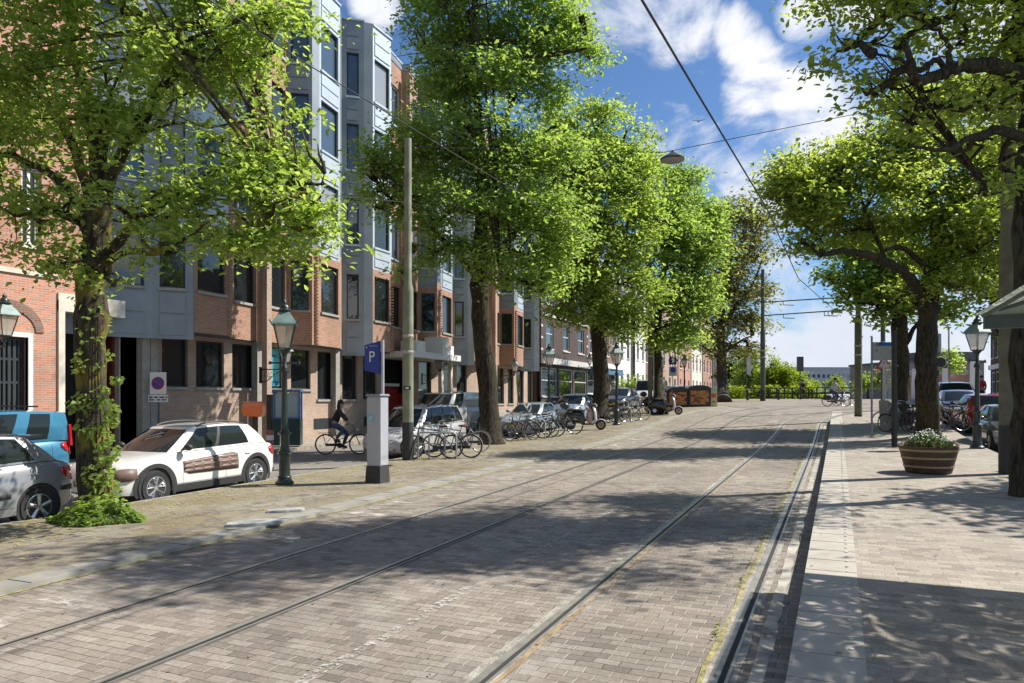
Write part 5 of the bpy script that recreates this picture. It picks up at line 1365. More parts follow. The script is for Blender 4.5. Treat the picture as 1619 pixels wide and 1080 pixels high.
ride = dict(pelvis=(-.27, 0, 1.00), chest=(-.13, 0, 1.36), neck=(-.06, 0, 1.52), head=(-.03, 0, 1.655), look=(1, 0, -.05),
            shl=(-.11, .17, 1.43), shr=(-.11, -.17, 1.43), ell=(.06, .25, 1.24), elr=(.06, -.25, 1.24), wrl=(.17, .265, 1.09), wrr=(.17, -.265, 1.09), hal=(.22, .27, 1.055), har=(.22, -.27, 1.055),
            hipl=(-.24, .09, .98), hipr=(-.24, -.09, .98), knl=(.16, .11, .70), knr=(.06, -.11, .86), anl=(.02, .12, .29), anr=(-.20, -.12, .50), tol=(.11, .12, .24), tor=(-.08, -.12, .45))
denim = mat('denim', (.055, .085, .15), .85, vary=.15, vscale=20, bump=.3); bjack = mat('black_jacket', (.018, .018, .02), .75, bump=.3, bscale=12)
p = gp(541, 719, RL)
make_bike('bicycle', 'Black Dutch bicycle being ridden by the woman in jeans, with white mudguard end', (p.x, p.y, p.z), YAW+R(8), blackf, sd=-4, tyre=tyrem)
person('Cyclist in black jacket and blue jeans riding along the office building', (p.x, p.y, p.z), YAW+R(8), ride, bjack, denim, longhair=True)
# far cyclist on the bridge, going right
p = P3(1322, 641, 46.0); z = terr(p.x, p.y)
make_bike('bicycle', 'Dark bicycle with black panniers ridden across the bridge', (p.x, p.y, z), YAW+R(-4), blackf, sd=-4, bag=mat('pannier_black', (.03, .03, .03), .7))
pale = mat('pale_green_jacket', (.34, .40, .34), .8, vary=.3, vscale=5)
person('Cyclist with pale grey-green jacket and dark cap crossing at the bridge', (p.x, p.y, z), YAW+R(-4), ride, pale, denim, helmet=plasticb, sc=1.0)
p = P3(1336, 640, 46.8)
make_bike('bicycle', 'Second bicycle beside the cyclist at the bridge, front wheel further right', (p.x, p.y, terr(p.x, p.y)), YAW+R(-2), greyf, sd=-4)
stand = dict(pelvis=(0, 0, .95), chest=(.0, 0, 1.32), neck=(.01, 0, 1.50), head=(.03, 0, 1.63), look=(1, 0, 0),
             shl=(0, .18, 1.40), shr=(0, -.18, 1.40), ell=(-.03, .24, 1.12), elr=(.05, -.24, 1.12), wrl=(.05, .25, .88), wrr=(.12, -.25, .88), hal=(.07, .25, .80), har=(.14, -.25, .80),
             hipl=(0, .09, .92), hipr=(0, -.09, .92), knl=(.10, .10, .50), knr=(-.03, -.10, .50), anl=(.06, .10, .09), anr=(-.16, -.10, .12), tol=(.18, .10, .04), tor=(-.05, -.10, .05))
p = P3(1269, 632, 70); p.z = terr(p.x, p.y)+0
person('Pedestrian in black standing behind a bollard in front of the bridge railing', p, YAW+R(90), stand, bjack, mat('black_trousers', (.02, .02, .022), .8), sc=1.05)
p = P3(1552, 640, 46); p.z = terr(p.x, p.y)
person('Person in red top with dark hair standing behind the red car', (p.x, p.y, p.z), YAW+R(200), stand, mat('red_top', (.35, .03, .04), .8), mat('black_trousers', (.02, .02, .022), .8), sc=1.05)
# ------------------------------------------------------------------ street furniture
lgreen = mat('lantern_green', (.012, .024, .020), .42, vary=.2, coat=.3); lroof = mat('lantern_roof', (.16, .24, .22), .5, vary=.25, vscale=5)
def frosted(name, c, a=.55):
    m = bpy.data.materials.new(name); m.use_nodes = True; t = m.node_tree; p = t.nodes['Principled BSDF']; p.inputs['Base Color'].default_value = c+(1,); p.inputs['Roughness'].default_value = .1; p.inputs['IOR'].default_value = 1.5
    tr = t.nodes.new('ShaderNodeBsdfTransparent'); tl = t.nodes.new('ShaderNodeBsdfTranslucent'); tl.inputs[0].default_value = c+(1,); a1 = t.nodes.new('ShaderNodeMixShader'); a1.inputs[0].default_value = .4
    t.links.new(p.outputs[0], a1.inputs[1]); t.links.new(tl.outputs[0], a1.inputs[2])
    x = t.nodes.new('ShaderNodeMixShader'); x.inputs[0].default_value = a; t.links.new(tr.outputs[0], x.inputs[1]); t.links.new(a1.outputs[0], x.inputs[2]); t.links.new(x.outputs[0], t.nodes['Material Output'].inputs[0]); return m
lglass = frosted('lantern_glass', (.62, .58, .50), .6)
def lantern_head(root, z0, s=1.0, x=0, y=0):
    n = 4; a0 = math.pi/4; c = (x, y, z0)
    m = MB(); m.lathe([(.15*s, 0), (.29*s, .50*s)], 4, c, a0=a0); m.f = m.f[:4]; g_ = m.build('lantern_glass', lglass, root)
    m = MB()
    for k in range(4):
        t = a0+k*math.pi/2; m.tube([(x+.155*s*math.cos(t), y+.155*s*math.sin(t), z0), (x+.30*s*math.cos(t), y+.30*s*math.sin(t), z0+.5*s)], .014*s, 5)
        t2 = t+math.pi/2
        for r_, zz in ((.155*s, z0), (.30*s, z0+.5*s)): m.tube([(x+r_*math.cos(t), y+r_*math.sin(t), zz), (x+r_*math.cos(t2), y+r_*math.sin(t2), zz)], .016*s, 5)
    m.lathe([(.05*s, -.16*s), (.06*s, -.10*s), (.13*s, -.02*s), (.17*s, 0), (0, .005)], 8, c); m.build('lantern_frame', lgreen, root)
    m = MB(); m.lathe([(.37*s, .49*s), (.36*s, .52*s), (.16*s, .74*s), (.13*s, .76*s), (.0, .76*s)], 4, c, a0=a0); r_ = m.build('lantern_roof', lroof, root)
    m = MB(); m.lathe([(.13*s, .76*s), (.15*s, .80*s), (.10*s, .83*s), (.10*s, .88*s), (.045*s, .93*s), (.05*s, .97*s), (.015*s, 1.02*s), (0, 1.06*s)], 10, c); m.build('finial', lgreen, r_, smooth=50)
    for k in range(4):
        t = a0+k*math.pi/2
    m = MB()
    for k in range(4): t = a0+k*math.pi/2; m.tube([(x+.35*s*math.cos(t), y+.35*s*math.sin(t), z0+.51*s), (x+.41*s*math.cos(t), y+.41*s*math.sin(t), z0+.57*s)], .015*s, 4)
    m.build('roof_horn', lgreen, r_)
def make_lamp(label, loc, rz=0., H=3.9):
    root = thing('street_lamp', label, 'street lamp', loc, rz, 'old-style street lanterns')
    hz = H-1.06
    m = MB(); m.lathe([(.19, 0), (.19, .05), (.15, .09), (.13, .14), (.115, .20), (.115, .62), (.135, .66), (.135, .70), (.10, .74), (.092, .80), (.092, 1.02), (.115, 1.05), (.10, 1.10), (.075, 1.14), (.070, 1.2), (.058, 1.9), (.050, hz-.48), (.075, hz-.44), (.075, hz-.40), (.045, hz-.36), (.043, hz-.16)], 16)
    po = m.build('lamp_post', lgreen, root, smooth=40)
    m = MB(); 
    for zz in (.16, .64, 1.07): m.lathe([(.0, zz-.02), (.135, zz-.02), (.145, zz), (.135, zz+.02), (0, zz+.02)], 16)
    m.lathe([(.0, hz-.50), (.085, hz-.5), (.095, hz-.47), (.085, hz-.44), (0, hz-.44)], 12)
    m.build('collar', lgreen, po, smooth=40)
    m = MB(); m.tube([(-.28, 0, hz-.30), (.28, 0, hz-.30)], .020, 6); m.ell((-.29, 0, hz-.30), (.035,)*3, 8, 6); m.ell((.29, 0, hz-.30), (.035,)*3, 8, 6); m.build('ladder_bar', lgreen, root)
    lantern_head(root, hz); return root
p = gz(450, 766); L0 = make_lamp('Green-roofed post lantern in front of the white crossover, nearest on the left', p, YAW+.25)
for (u, v, dz, lab, sc) in [(868, 676, SW, 'Post lantern between the two parked blue cars and the corner house', 1.0), (975, 672, SW, 'Post lantern left of the white house, by the bicycles', 1.0), (1545, 709, PF, 'Dark post lantern under the branches on the right, beside the parked grey car', 1.0)]:
    q = gz(u, v, dz); dup(L0, q, YAW+.3, lab, scale=sc)
q = P3(1082, 637, 60); dup(L0, (q.x, q.y, terr(q.x, q.y)), .3, 'Small far post lantern in front of the cream houses')
q = P3(1047, 640, 64); dup(L0, (q.x, q.y, terr(q.x, q.y)), .3, 'Farthest post lantern, mostly hidden by the thin tram pole')
# wall lanterns with scroll brackets
def wall_lantern(label, loc, s=1.0, reach=1.0):
    root = thing('wall_lantern', label, 'wall lamp', loc, 0, 'lanterns on wall brackets')
    m = MB(); m.tube([(0, 0, 0), (reach, 0, 0)], .022, 6); m.tube([(0, 0, -.45), (.25*reach, 0, -.42), (.6*reach, 0, -.15), (reach, 0, 0)], .016, 6)
    for (cx, cz, r) in ((.22, -.2, .14), (.5, -.13, .09), (.36, -.30, .07)):
        m.tube([(cx*reach+r*math.cos(t)*(1-t/12), 0, cz+r*math.sin(t)*(1-t/12)) for t in np.linspace(0, 7.5, 16)], .011, 5)
    m.box((-.02, 0, -.2), (.04, .12, .6)); m.tube([(reach, 0, 0), (reach, 0, .1)], .03, 6)
    m.build('bracket', lgreen, root)
    lantern_head(root, .26, s*.82, reach); return root
wall_lantern('Wall lantern on scroll bracket in front of the teal poster window', (-19.45, Yat(411, -19.5), 3.1), .95, 1.15)
wall_lantern('Wall lantern at the white entrance canopy of the office', (-19.7, Yat(668, -19.7), 3.25), 1.0, 1.05)
wall_lantern('Wall lantern on the office corner behind the second tree', (-19.7, Yat(790, -19.7), 3.5), 1.0, 1.05)
wall_lantern('Wall lantern on the corner house above the pale blue car', (-19.5, Yat(914, -19.6), 4.6), 1.1, .9)
wall_lantern('Green wall lantern at the left edge of the photo by the arched window', (-19.5, Yat(-34, -19.4), 3.3), 1.2, 1.1)
# tram poles
pg = mat('pole_grey_green', (.20, .215, .14), .7, vary=.35, vscale=2.2, bump=.15); pdk = mat('pole_base_dark', (.035, .037, .035), .7); pgd = mat('pole_dark_green', (.075, .09, .08), .6, vary=.2)
def pole(label, u, v, Z, H, r0, r1, m_=pg, base=.9, dz=SW, extras=None, sleeve=True, name='tram_pole'):
    q = P3(u, v, Z); z = terr(q.x, q.y)+dz
    root = thing(name, label, 'pole', (q.x, q.y, z), YAW, 'poles carrying the overhead wires')
    m = MB(); m.lathe([(r0*1.04, 0), (r0*1.04, base), (0, base)], 16); m.build('pole_base', pdk, root, smooth=40)
    m = MB(); m.lathe([(r0, base-.1), (r0*.97, H*.52), (r0*.97, H*.53), (r1*1.05, H*.55), (r1, H), (0, H+.02)], 16); sh = m.build('pole_shaft', m_, root, smooth=40)
    if sleeve: m = MB(); m.lathe([(r0*1.03, H*.38), (r0*1.08, H*.385), (r0*1.03, H*.39)], 14); m.lathe([(r0*1.03, H*.33), (r0*1.08, H*.335), (r0*1.03, H*.34)], 14); m.build('pole_band', steel, sh)
    return root
p643 = pole('Grey-green tram pole with black foot beside the parking machine', 645, 730, 20.6, 8.95, .155, .10, base=1.05)
m = MB(); m.box((0, -.16, 2.0), (.20, .01, .10)); m.build('number_plate', plasticb, p643); m = MB(); m.box((.0, -.167, 2.0), (.09, .006, .05)); m.build('plate_mark', whitep, p643)
p1030 = pole('Brown tapered tram pole with thin pale cable pipe, beyond the scooter', 1028, 657, 41.3, 9.5, .13, .09, m_=mat('pole_brown', (.17, .14, .10), .7, vary=.2), base=.5)
m = MB(); m.tube([(.17, -.1, .1), (.17, -.1, 9.0)], .035, 6); m.build('cable_pipe', mat('pipe_grey', (.42, .42, .40), .5), p1030)
pole('Dark green tram pole by the brownish tree near the bridge', 1206, 636, 57, 10.2, .19, .13, m_=pgd, base=.9, dz=0)
pole('Brown-green tram pole right of the far cyclist', 1357, 661, 34.2, 8.5, .165, .11, m_=mat('pole_olive', (.12, .125, .085), .7, vary=.3), dz=PF, base=.1)
pole('Dark tram pole carrying the red warning triangle', 1396, 650, 40, 9.5, .12, .10, m_=pgd, dz=.05, base=.3)
pr = pole('Tall grey-green tram pole behind the shelter roof on the right', 1594, 749, 15.3, 9.2, .17, .13, m_=mat('pole_olive2', (.13, .125, .08), .75, vary=.35, vscale=3), dz=PF, base=1.0)
m = MB(); m.tube([(.20, -.05, .1), (.20, -.05, 8.9)], .028, 6); m.ell((.20, -.08, 4.25), (.06, .06, .06), 8, 6); m.build('cable_pipe', mat('pipe_pale', (.46, .45, .36), .6), pr)
# parking machine with P sign
p = gz(597, 763)
pk = thing('parking_machine', 'Grey parking machine column with blue P sign on its pole', 'parking meter', p, YAW+R(-28))
lg = mat('machine_grey', (.40, .41, .44), .45, vary=.06, metal=.1); blu = mat('sign_blue', (.010, .045, .28), .4, vary=.12)
m = MB(); m.box((0, 0, 1.09), (.36, .30, 1.46)); m.build('cabinet', lg, pk, bevel=.02)
m = MB(); m.add([(-.20, -.17, 0), (.20, -.17, 0), (.20, .17, 0), (-.20, .17, 0), (-.18, -.15, .36), (.18, -.15, .36), (.18, .15, .36), (-.18, .15, .36)], [(0, 1, 5, 4), (1, 2, 6, 5), (2, 3, 7, 6), (3, 0, 4, 7), (4, 5, 6, 7), (3, 2, 1, 0)]); m.build('plinth', pdk, pk)
m = MB(); m.box((0, 0, 1.85), (.40, .34, .05)); m.build('cabinet_top', mat('machine_top', (.30, .31, .33), .5), pk, bevel=.015)
m = MB(); m.box((-.183, .0, 1.55), (.02, .22, .34)); m.build('payment_panel', plasticb, pk)
m = MB(); m.lathe([(.085, -.004), (.085, .004)], 24, (-.05, -.154, 1.38), axis='y'); m.build('emblem_disc', mat('emblem_cyan', (.16, .42, .55), .4), pk)
m = MB()
for k, w_ in enumerate((.10, .13, .10)): m.box((-.05, -.160, 1.35+k*.03), (w_, .004, .010), ry=-.4)
m.build('emblem_stripe', whitep, pk)
m = MB(); m.tube([(.12, .02, 1.8), (.12, .02, 3.02)], .035, 10); m.build('sign_post', mat('post_silver', (.50, .50, .53), .4, metal=.4), pk, smooth=40)
m = MB(); m.prism([(-.33, 2.38), (.075, 2.30), (.075, 3.0), (-.33, 2.92)], (0, -.03, 0), (1, 0, 0), (0, 0, 1), (0, .04, 0)); m.build('sign_board', blu, pk)
txt('P', .33, whitep, pk, (-.13, -.034, 2.66), (R(90), 0, 0)); txt('Parkeren', .062, mat('sign_pale_blue', (.25, .4, .62), .5), pk, (-.08, -.034, 2.90), (R(90), 0, 0))
m = MB(); m.lathe([(.018, -.002), (.018, .002)], 10, (-.27, -.032, 2.87), axis='y'); m.build('sign_mark', whitep, pk)
# no parking sign on a post at the office
q = P3(250, 640, 22.9); sgn = thing('no_parking_sign', 'White sign with blue no-parking disc and a small text plate below, at the office wall', 'sign', (q.x, q.y, .3), YAW)
zc = CH+(HY-606)*22.9/FPX-.3; W_ = .50
m = MB(); m.box((0, 0, zc), (W_, .02, .68)); m.build('sign_plate', whitep, sgn); m = MB(); m.lathe([(.20, -.004), (.20, .004)], 28, (0, -.016, zc-.0), axis='y'); m.build('red_ring', mat('sign_red', (.35, .03, .05), .4), sgn)
m = MB(); m.lathe([(.165, -.004), (.165, .004)], 28, (0, -.021, zc), axis='y'); m.build('blue_disc', mat('disc_blue', (.05, .04, .28), .4), sgn); m = MB(); m.box((0, -.028, zc), (.33, .006, .045), ry=R(45)); m.build('red_bar', MC['sign_red'], sgn)
m = MB(); m.box((0, -.0, zc-.47), (.60, .02, .22)); m.build('text_plate', mat('plate_white', (.66, .68, .70), .5), sgn)
m = MB()
for (x, w_) in ((-.22, .12), (-.06, .11), (.12, .16), (.26, .06)): m.box((x, -.013, zc-.435), (w_*.9, .004, .045))
for (x, w_) in ((-.2, .18), (.02, .12), (.19, .16)): m.box((x, -.013, zc-.515), (w_*.9, .004, .04))
m.build('small_print', plasticb, sgn)
m = MB(); m.tube([(.0, .03, 0), (.0, .03, zc+.4)], .03, 8); m.build('post', pgd, sgn); 
# mail box
q = P3(401, 690, 23.4); mb_ = thing('mail_box', 'Bright orange mail box on a brown post in front of the office', 'mail box', (q.x, q.y, .3), YAW)
zc = CH+(HY-648)*23.4/FPX-.3; om = mat('mail_orange', (.95, .19, .03), .35, vary=.05, coat=.5)
m = MB(); m.prism([(-.27, -.20), (.28, -.22), (.33, -.12), (.33, .15), (.27, .24), (-.27, .22), (-.32, .06)], (0, -.22, zc), (1, 0, 0), (0, 0, 1), (0, .42, 0)); m.build('box_body', om, mb_, bevel=.025)
m = MB(); m.box((.0, -.225, zc+.12), (.52, .02, .035)); m.box((0, 0, zc+.25), (.56, .44, .03)); m.build('letter_slot', mat('slot_pale', (.55, .30, .22), .5), mb_); m = MB(); m.box((.05, 0, (zc-.2)/2), (.14, .12, zc-.2)); m.build('post', mat('brown_post', (.10, .055, .04), .7), mb_)
# advertising / info kiosk with blue frame and green doors
q = P3(455, 700, 26.3); ki = thing('info_cabinet', 'Blue-framed glass display cabinet above dark green doors, at the office wall', 'cabinet', (q.x, q.y, .38), YAW+.12)
bf = mat('blue_frame', (.10, .17, .34), .4); dg_ = mat('dark_green_box', (.012, .045, .038), .4, vary=.2)
m = MB(); m.box((0, 0, .47), (.95, .6, .94)); m.build('door', dg_, ki, bevel=.015); m = MB(); m.box((.0, -.305, .5), (.012, .01, .86)); m.box((.30, -.305, .14), (.08, .01, .03)); m.build('door_gap', plasticb, ki)
m = MB()
for x in (-.44, .44): m.box((x, -.2, 1.42), (.07, .09, .96)); m.box((x, .2, 1.42), (.07, .09, .96))
m.box((0, 0, 1.93), (.98, .60, .10)); m.box((0, -.2, .97), (.95, .09, .06)); m.build('frame', bf, ki, bevel=.01)
m = MB(); m.box((0, -.17, 1.42), (.82, .01, .86)); m.build('glass', glassmat('kiosk_glass', (.40, .47, .44), .15, 1.45), ki); m = MB(); m.box((-.62, .1, .95), (.16, .5, 1.7)); m.build('side_cabinet', mat('brown_cab', (.07, .045, .035), .6), ki)
# striped low post at the service road
q = P3(427, 716, 23.5); st_ = thing('marker_post', 'Low post with red and white stripes beside the orange mail box', 'post', (q.x, q.y, terr(q.x, q.y)-.05), YAW)
for i in range(5): m = MB(); m.b2(-.09, .09, -.09, .09, i*.16, i*.16+.155); m.build('stripe', mat('post_red', (.30, .10, .08), .6) if i % 2 == 0 else whitep, st_)
# waste containers with fruit-like orange panel print
def cont(label, u, v, Z, wdt, hgt, seed):
    q = P3(u, v, Z); root = thing('waste_container', label, 'container', (q.x, q.y, terr(q.x, q.y)+SW), YAW+.05, 'waste containers under the trees')
    bk = mat('container_black', (.022, .024, .028), .5)
    m = MB(); m.box((0, 0, hgt*.42), (wdt, 1.1, hgt*.84)); m.build('container_body', bk, root, bevel=.04)
    m = MB(); arc = [(wdt/2*1.04*math.cos(t), hgt*.82+hgt*.2*math.sin(t)) for t in np.linspace(0, math.pi, 13)]; m.prism(arc, (0, -.6, 0), (1, 0, 0), (0, 0, 1), (0, 1.2, 0)); m.build('lid', mat('container_lid', (.03, .032, .035), .35), root)
    pm = bpy.data.materials.new('panel_print'); pm.use_nodes = True; t = pm.node_tree; c = t.nodes.new('ShaderNodeTexCoord'); vo = t.nodes.new('ShaderNodeTexNoise'); vo.inputs['Scale'].default_value = 4.2; vo.inputs['Detail'].default_value = 3; mpn = t.nodes.new('ShaderNodeMapping'); mpn.inputs['Location'].default_value = (seed, 0, 0); mpn.inputs['Scale'].default_value = (.7, 1, 1.8)
    t.links.new(c.outputs['Object'], mpn.inputs[0]); t.links.new(mpn.outputs[0], vo.inputs['Vector']); r = t.nodes.new('ShaderNodeValToRGB'); t.links.new(vo.outputs['Fac'], r.inputs[0])
    e = r.color_ramp.elements; e[0].position = .32; e[0].color = (.03, .015, .01, 1); e[1].position = .72; e[1].color = (.10, .12, .02, 1)
    for pz, cc in ((.43, (.20, .05, .015, 1)), (.5, (.48, .16, .03, 1)), (.56, (.42, .20, .10, 1)), (.63, (.28, .22, .05, 1))): k = e.new(pz); k.color = cc
    t.links.new(r.outputs[0], t.nodes['Principled BSDF'].inputs['Base Color']); t.nodes['Principled BSDF'].inputs['Roughness'].default_value = .5
    m = MB(); m.box((0, -.56, hgt*.44), (wdt*.80, .02, hgt*.66)); m.build('printed_panel', pm, root)
cont('Left black waste container with orange printed front, behind the scooter', 1068, 647, 46.8, 1.35, 1.22, 3)
cont('Right black waste container with orange printed front and domed lid', 1102, 647.5, 46.8, 1.45, 1.32, 8)
q = P3(1127, 646, 46.6); yb = thing('yellow_cabinet', 'Small cream-yellow cabinet with red print right of the waste containers', 'cabinet', (q.x, q.y, terr(q.x, q.y)+SW), YAW)
m = MB(); m.box((0, 0, .5), (.44, .4, 1.0)); m.build('cabinet_body', mat('cream_yellow', (.50, .46, .26), .6, vary=.2), yb); m = MB(); m.box((0, -.205, .68), (.28, .01, .26)); m.box((0, -.205, .3), (.2, .01, .1)); m.build('red_print', mat('print_red', (.5, .09, .05), .6), yb); m = MB(); m.box((0, 0, 1.08), (.3, .2, .16)); m.build('cabinet_cap', mat('cap_green', (.22, .40, .34), .6), yb)
# blue arrow sign on post
q = P3(1064, 645, 47); sg = thing('traffic_sign', 'Blue square one-way sign with white arrow above a smaller blue disc', 'sign', (q.x, q.y, terr(q.x, q.y)), YAW)
zz = lambda v: CH+(HY-v)*47/FPX-terr(q.x, q.y)
m = MB(); m.tube([(0, .04, 0), (0, .04, zz(560))], .03, 8); m.build('post', steel, sg); dkb = mat('sign_navy', (.018, .025, .20), .4); gp_ = mat('sign_grey', (.38, .40, .45), .5)
m = MB(); m.lathe([(.30, -.01), (.30, .01)], 6, (0, 0, zz(570)), axis='y'); m.box((0, 0, zz(570)), (.46, .02, .52)); m.build('arrow_plate', dkb, sg)
m = MB(); m.prism([(-.05, -.16), (.05, -.16), (.05, .04), (.12, .04), (0, .18), (-.12, .04), (-.05, .04)], (0, -.02, zz(570)), (1, 0, 0), (0, 0, 1), (0, .006, 0)); m.build('white_arrow', whitep, sg)
m = MB(); m.box((0, .01, zz(587)), (.50, .012, .60)); m.build('lower_plate', gp_, sg); m = MB(); m.lathe([(.17, -.01), (.17, .01)], 20, (0, -.01, zz(585)), axis='y'); m.build('blue_disc', dkb, sg)
# tram stop sign: white panel with blue header between slim post and dark post, warning triangle
q = P3(1394, 706, 25.5); tz = terr(q.x, q.y)+PF; ts = thing('tram_stop_sign', 'Tram stop sign with pale panel and blue header on a slim grey post', 'sign', (q.x-.02, q.y, tz), YAW)
zf_ = lambda v: CH+(HY-v)*25.5/FPX-tz
m = MB(); m.tube([(-.32, 0, 0), (-.32, 0, zf_(532))], .035, 8); m.build('sign_post', mat('slim_grey', (.22, .25, .26), .5, metal=.3), ts)
m = MB(); m.box((.05, 0, (zf_(541)+zf_(570))/2), (.66, .04, zf_(541)-zf_(570))); m.build('sign_panel', mat('panel_grey', (.36, .38, .37), .5), ts)
m = MB(); m.box((.14, -.024, zf_(544)), (.48, .006, .13)); m.build('blue_header', mat('header_blue', (.03, .12, .42), .4), ts); m = MB(); m.box((-.10, -.024, zf_(544)), (.22, .006, .13)); m.box((-.16, -.024, zf_(554)), (.09, .006, .09)); m.build('route_mark', mat('mark_slate', (.16, .2, .24), .5), ts)
q = P3(1395, 650, 39.7); wt_ = thing('warning_sign', 'Red-edged warning triangle on the dark pole behind the tram stop sign', 'sign', (q.x, q.y, CH+(HY-576)*39.7/FPX), YAW)
def tri(s): return [(s*math.cos(a), s*math.sin(a)) for a in (math.pi/2, math.pi/2+2*math.pi/3, math.pi/2+4*math.pi/3)]
m = MB(); m.prism(tri(.52), (0, -.16, 0), (1, 0, 0), (0, 0, 1), (0, .02, 0)); m.build('red_triangle', mat('sign_dark_red', (.25, .04, .035), .5), wt_)
m = MB(); m.prism(tri(.33), (0, -.168, 0), (1, 0, 0), (0, 0, 1), (0, .006, 0)); m.build('pale_triangle', mat('sign_pink', (.55, .42, .40), .5), wt_); m = MB(); m.box((0, -.173, .02), (.06, .006, .2)); m.box((0, -.173, -.11), (.06, .006, .05)); m.build('exclamation_mark', plasticb, wt_)
# dark post and sloping grey litter bin
q = gz(1414, 706, PF); dp = thing('information_post', 'Slim dark post standing left of the flower tub', 'post', q, YAW); m = MB(); m.box((0, 0, 1.75), (.11, .16, 3.5)); m.build('post_body', pdk, dp, bevel=.015); m = MB(); m.box((0, 0, .01), (.16, .2, .02)); m.build('foot_plate', pdk, dp)
q = gz(1406, 681, PF); lb = thing('litter_bin', 'Grey litter bin with sloping top behind the slim dark post', 'litter bin', q, YAW+.3); m = MB(); m.prism([(-.20, 0), (.24, 0), (.26, .78), (-.28, 1.15)], (0, -.25, 0), (1, 0, 0), (0, 0, 1), (0, .5, 0)); m.build('bin_body', mat('bin_grey', (.27, .30, .29), .5, vary=.08), lb, bevel=.02); m = MB(); m.box((.27, 0, .50), (.02, .3, .14)); m.build('bin_opening', plasticb, lb)
# glass shelter panels beside the sign
sp = gz(1408, 672, PF); gs = thing('glass_screen', 'Clear glass tram shelter screen with slim white post behind the stop sign', 'shelter', sp, YAW+.2)
m = MB(); m.box((0, 0, 1.2), (.62, .012, 2.3)); m.build('glass_panel', frosted('clear_glass', (.75, .78, .78), .22), gs); m = MB(); m.box((-.33, 0, 1.25), (.05, .05, 2.5)); m.box((0, 0, 2.42), (.66, .05, .05)); m.build('screen_frame', mat('pale_frame', (.5, .52, .48), .5), gs)
# half-barrel planter
q = gz(1468, 747, PF); bp = thing('barrel_planter', 'Half-barrel planter tub of brown staves with yellow hoops', 'planter', q, YAW)
wood = mat('barrel_wood', (.075, .038, .022), .65, vary=.3, vscale=8, bump=.3, bscale=30)
m = MB(); m.lathe([(.42, 0), (.44, .03), (.56, .52), (.565, .56), (.53, .56), (.50, .46), (0, .46)], 28); o = m.build('staves', wood, bp)
hp = mat('hoop_yellow', (.32, .25, .12), .6)
m = MB()
for zz_, rr0 in ((.14, .468), (.32, .512), (.48, .551)): m.lathe([(rr0-.01, zz_-.020), (rr0+.006, zz_-.020), (rr0+.014, zz_+.020), (rr0-.01, zz_+.020)], 28)
m.build('hoop', hp, bp); m = MB(); m.lathe([(.51, .50), (.3, .54), (0, .55)], 20); m.build('potting_soil', mat('soil', (.07, .05, .03), .95, vary=.4, bump=.8), bp)
# bollards
for i, (u, v, Z, lab) in enumerate([(1182, 637, 60, 'Dark bollard leftmost, right of the brown tree trunk'), (1231, 636, 61, 'Dark bollard between the green tram pole and the signal box'), (1266, 634, 62, 'Tall dark bollard in front of the pedestrian'), (1284, 632, 66, 'Bollard nearest the far cyclist on its left side')]):
    q = P3(u, v, Z); m = MB(); h_ = .95 if i != 2 else 1.15; m.lathe([(.13, 0), (.13, .05), (.10, .08), (.085, h_-.15), (.11, h_-.12), (.09, h_-.02), (0, h_)], 12); o = m.build('bollard', pdk, smooth=40); o.location = (q.x, q.y, terr(q.x, q.y)); tag(o, lab, 'bollard', 'bollards at the bridge')
# railing
rl = thing('bridge_railing', 'Dark iron canal railing with two rails in front of the bright green bushes', 'railing', tuple(P3(1240, 630, 73)))
A = P3(1145, 630, 78); B = P3(1345, 630, 71); A.z = B.z = 0; L_ = (B-A).length; d = (B-A)/L_; zt = 1.97
nb = 16
for i in range(nb+1):
    q = A+d*L_*i/nb; m = MB(); m.box((q.x, q.y, zt+.55), (.10, .10, 1.15), rz=YAW); o = m.build('railing_post', pdk, rl)
for nm, z, h_ in (('top_rail', 1.12, .09), ('middle_rail', .58, .20), ('bottom_rail', .12, .07)):
    m = MB(); m.tube([A+Vector((0, 0, zt+z)), B+Vector((0, 0, zt+z))], h_/2, 6); m.build(nm, pdk, rl)
un(rl)
# signal cabinet on a post, banner
q = P3(1265, 636, 62); sc_ = thing('traffic_signal', 'Rear of a dark traffic signal box on a thin pole before the bushes', 'traffic light', (q.x, q.y, terr(q.x, q.y)), YAW)
zz2 = lambda v: CH+(HY-v)*62/FPX-terr(q.x, q.y)
m = MB(); m.tube([(0, 0, 0), (0, 0, zz2(586))], .05, 8); m.build('pole', pgd, sc_); m = MB(); m.box((0, 0, (zz2(564)+zz2(587))/2), (.50, .3, zz2(564)-zz2(587))); m.build('signal_box', mat('signal_slate', (.09, .10, .11), .6), sc_, bevel=.03)
q = P3(1185, 620, 70); bn = thing('banner', 'Narrow white vertical banner hanging in front of the green trees', 'banner', (q.x, q.y, terr(q.x, q.y)), YAW); m = MB(); m.tube([(-.3, 0, 0), (-.3, 0, 5.6)], .04, 6); m.build('banner_pole', pgd, bn)
m = MB(); m.prism([(-.26, 2.4), (.1, 2.2), (.26, 5.4), (-.26, 5.4)], (0, 0, 0), (1, 0, 0), (0, 0, 1), (0, .03, 0)); m.build('banner_cloth', mat('banner_white', (.6, .62, .66), .8, vary=.2, vscale=2), bn)
# round tub-like brown utility, mirror on right trunk
q = P3(1487, 573, 24.9); mr_ = thing('traffic_mirror', 'Small round mirror with pale rim sticking out from the right-hand trunk', 'mirror', q, YAW); m = MB(); m.lathe([(.17, -.02), (.17, .02)], 20, (.0, 0, 0), axis='y'); m.build('mirror_face', pdk, mr_); m = MB(); m.torus((0, -.01, 0), .18, .014, n=24); m.build('mirror_rim', creamp, mr_)
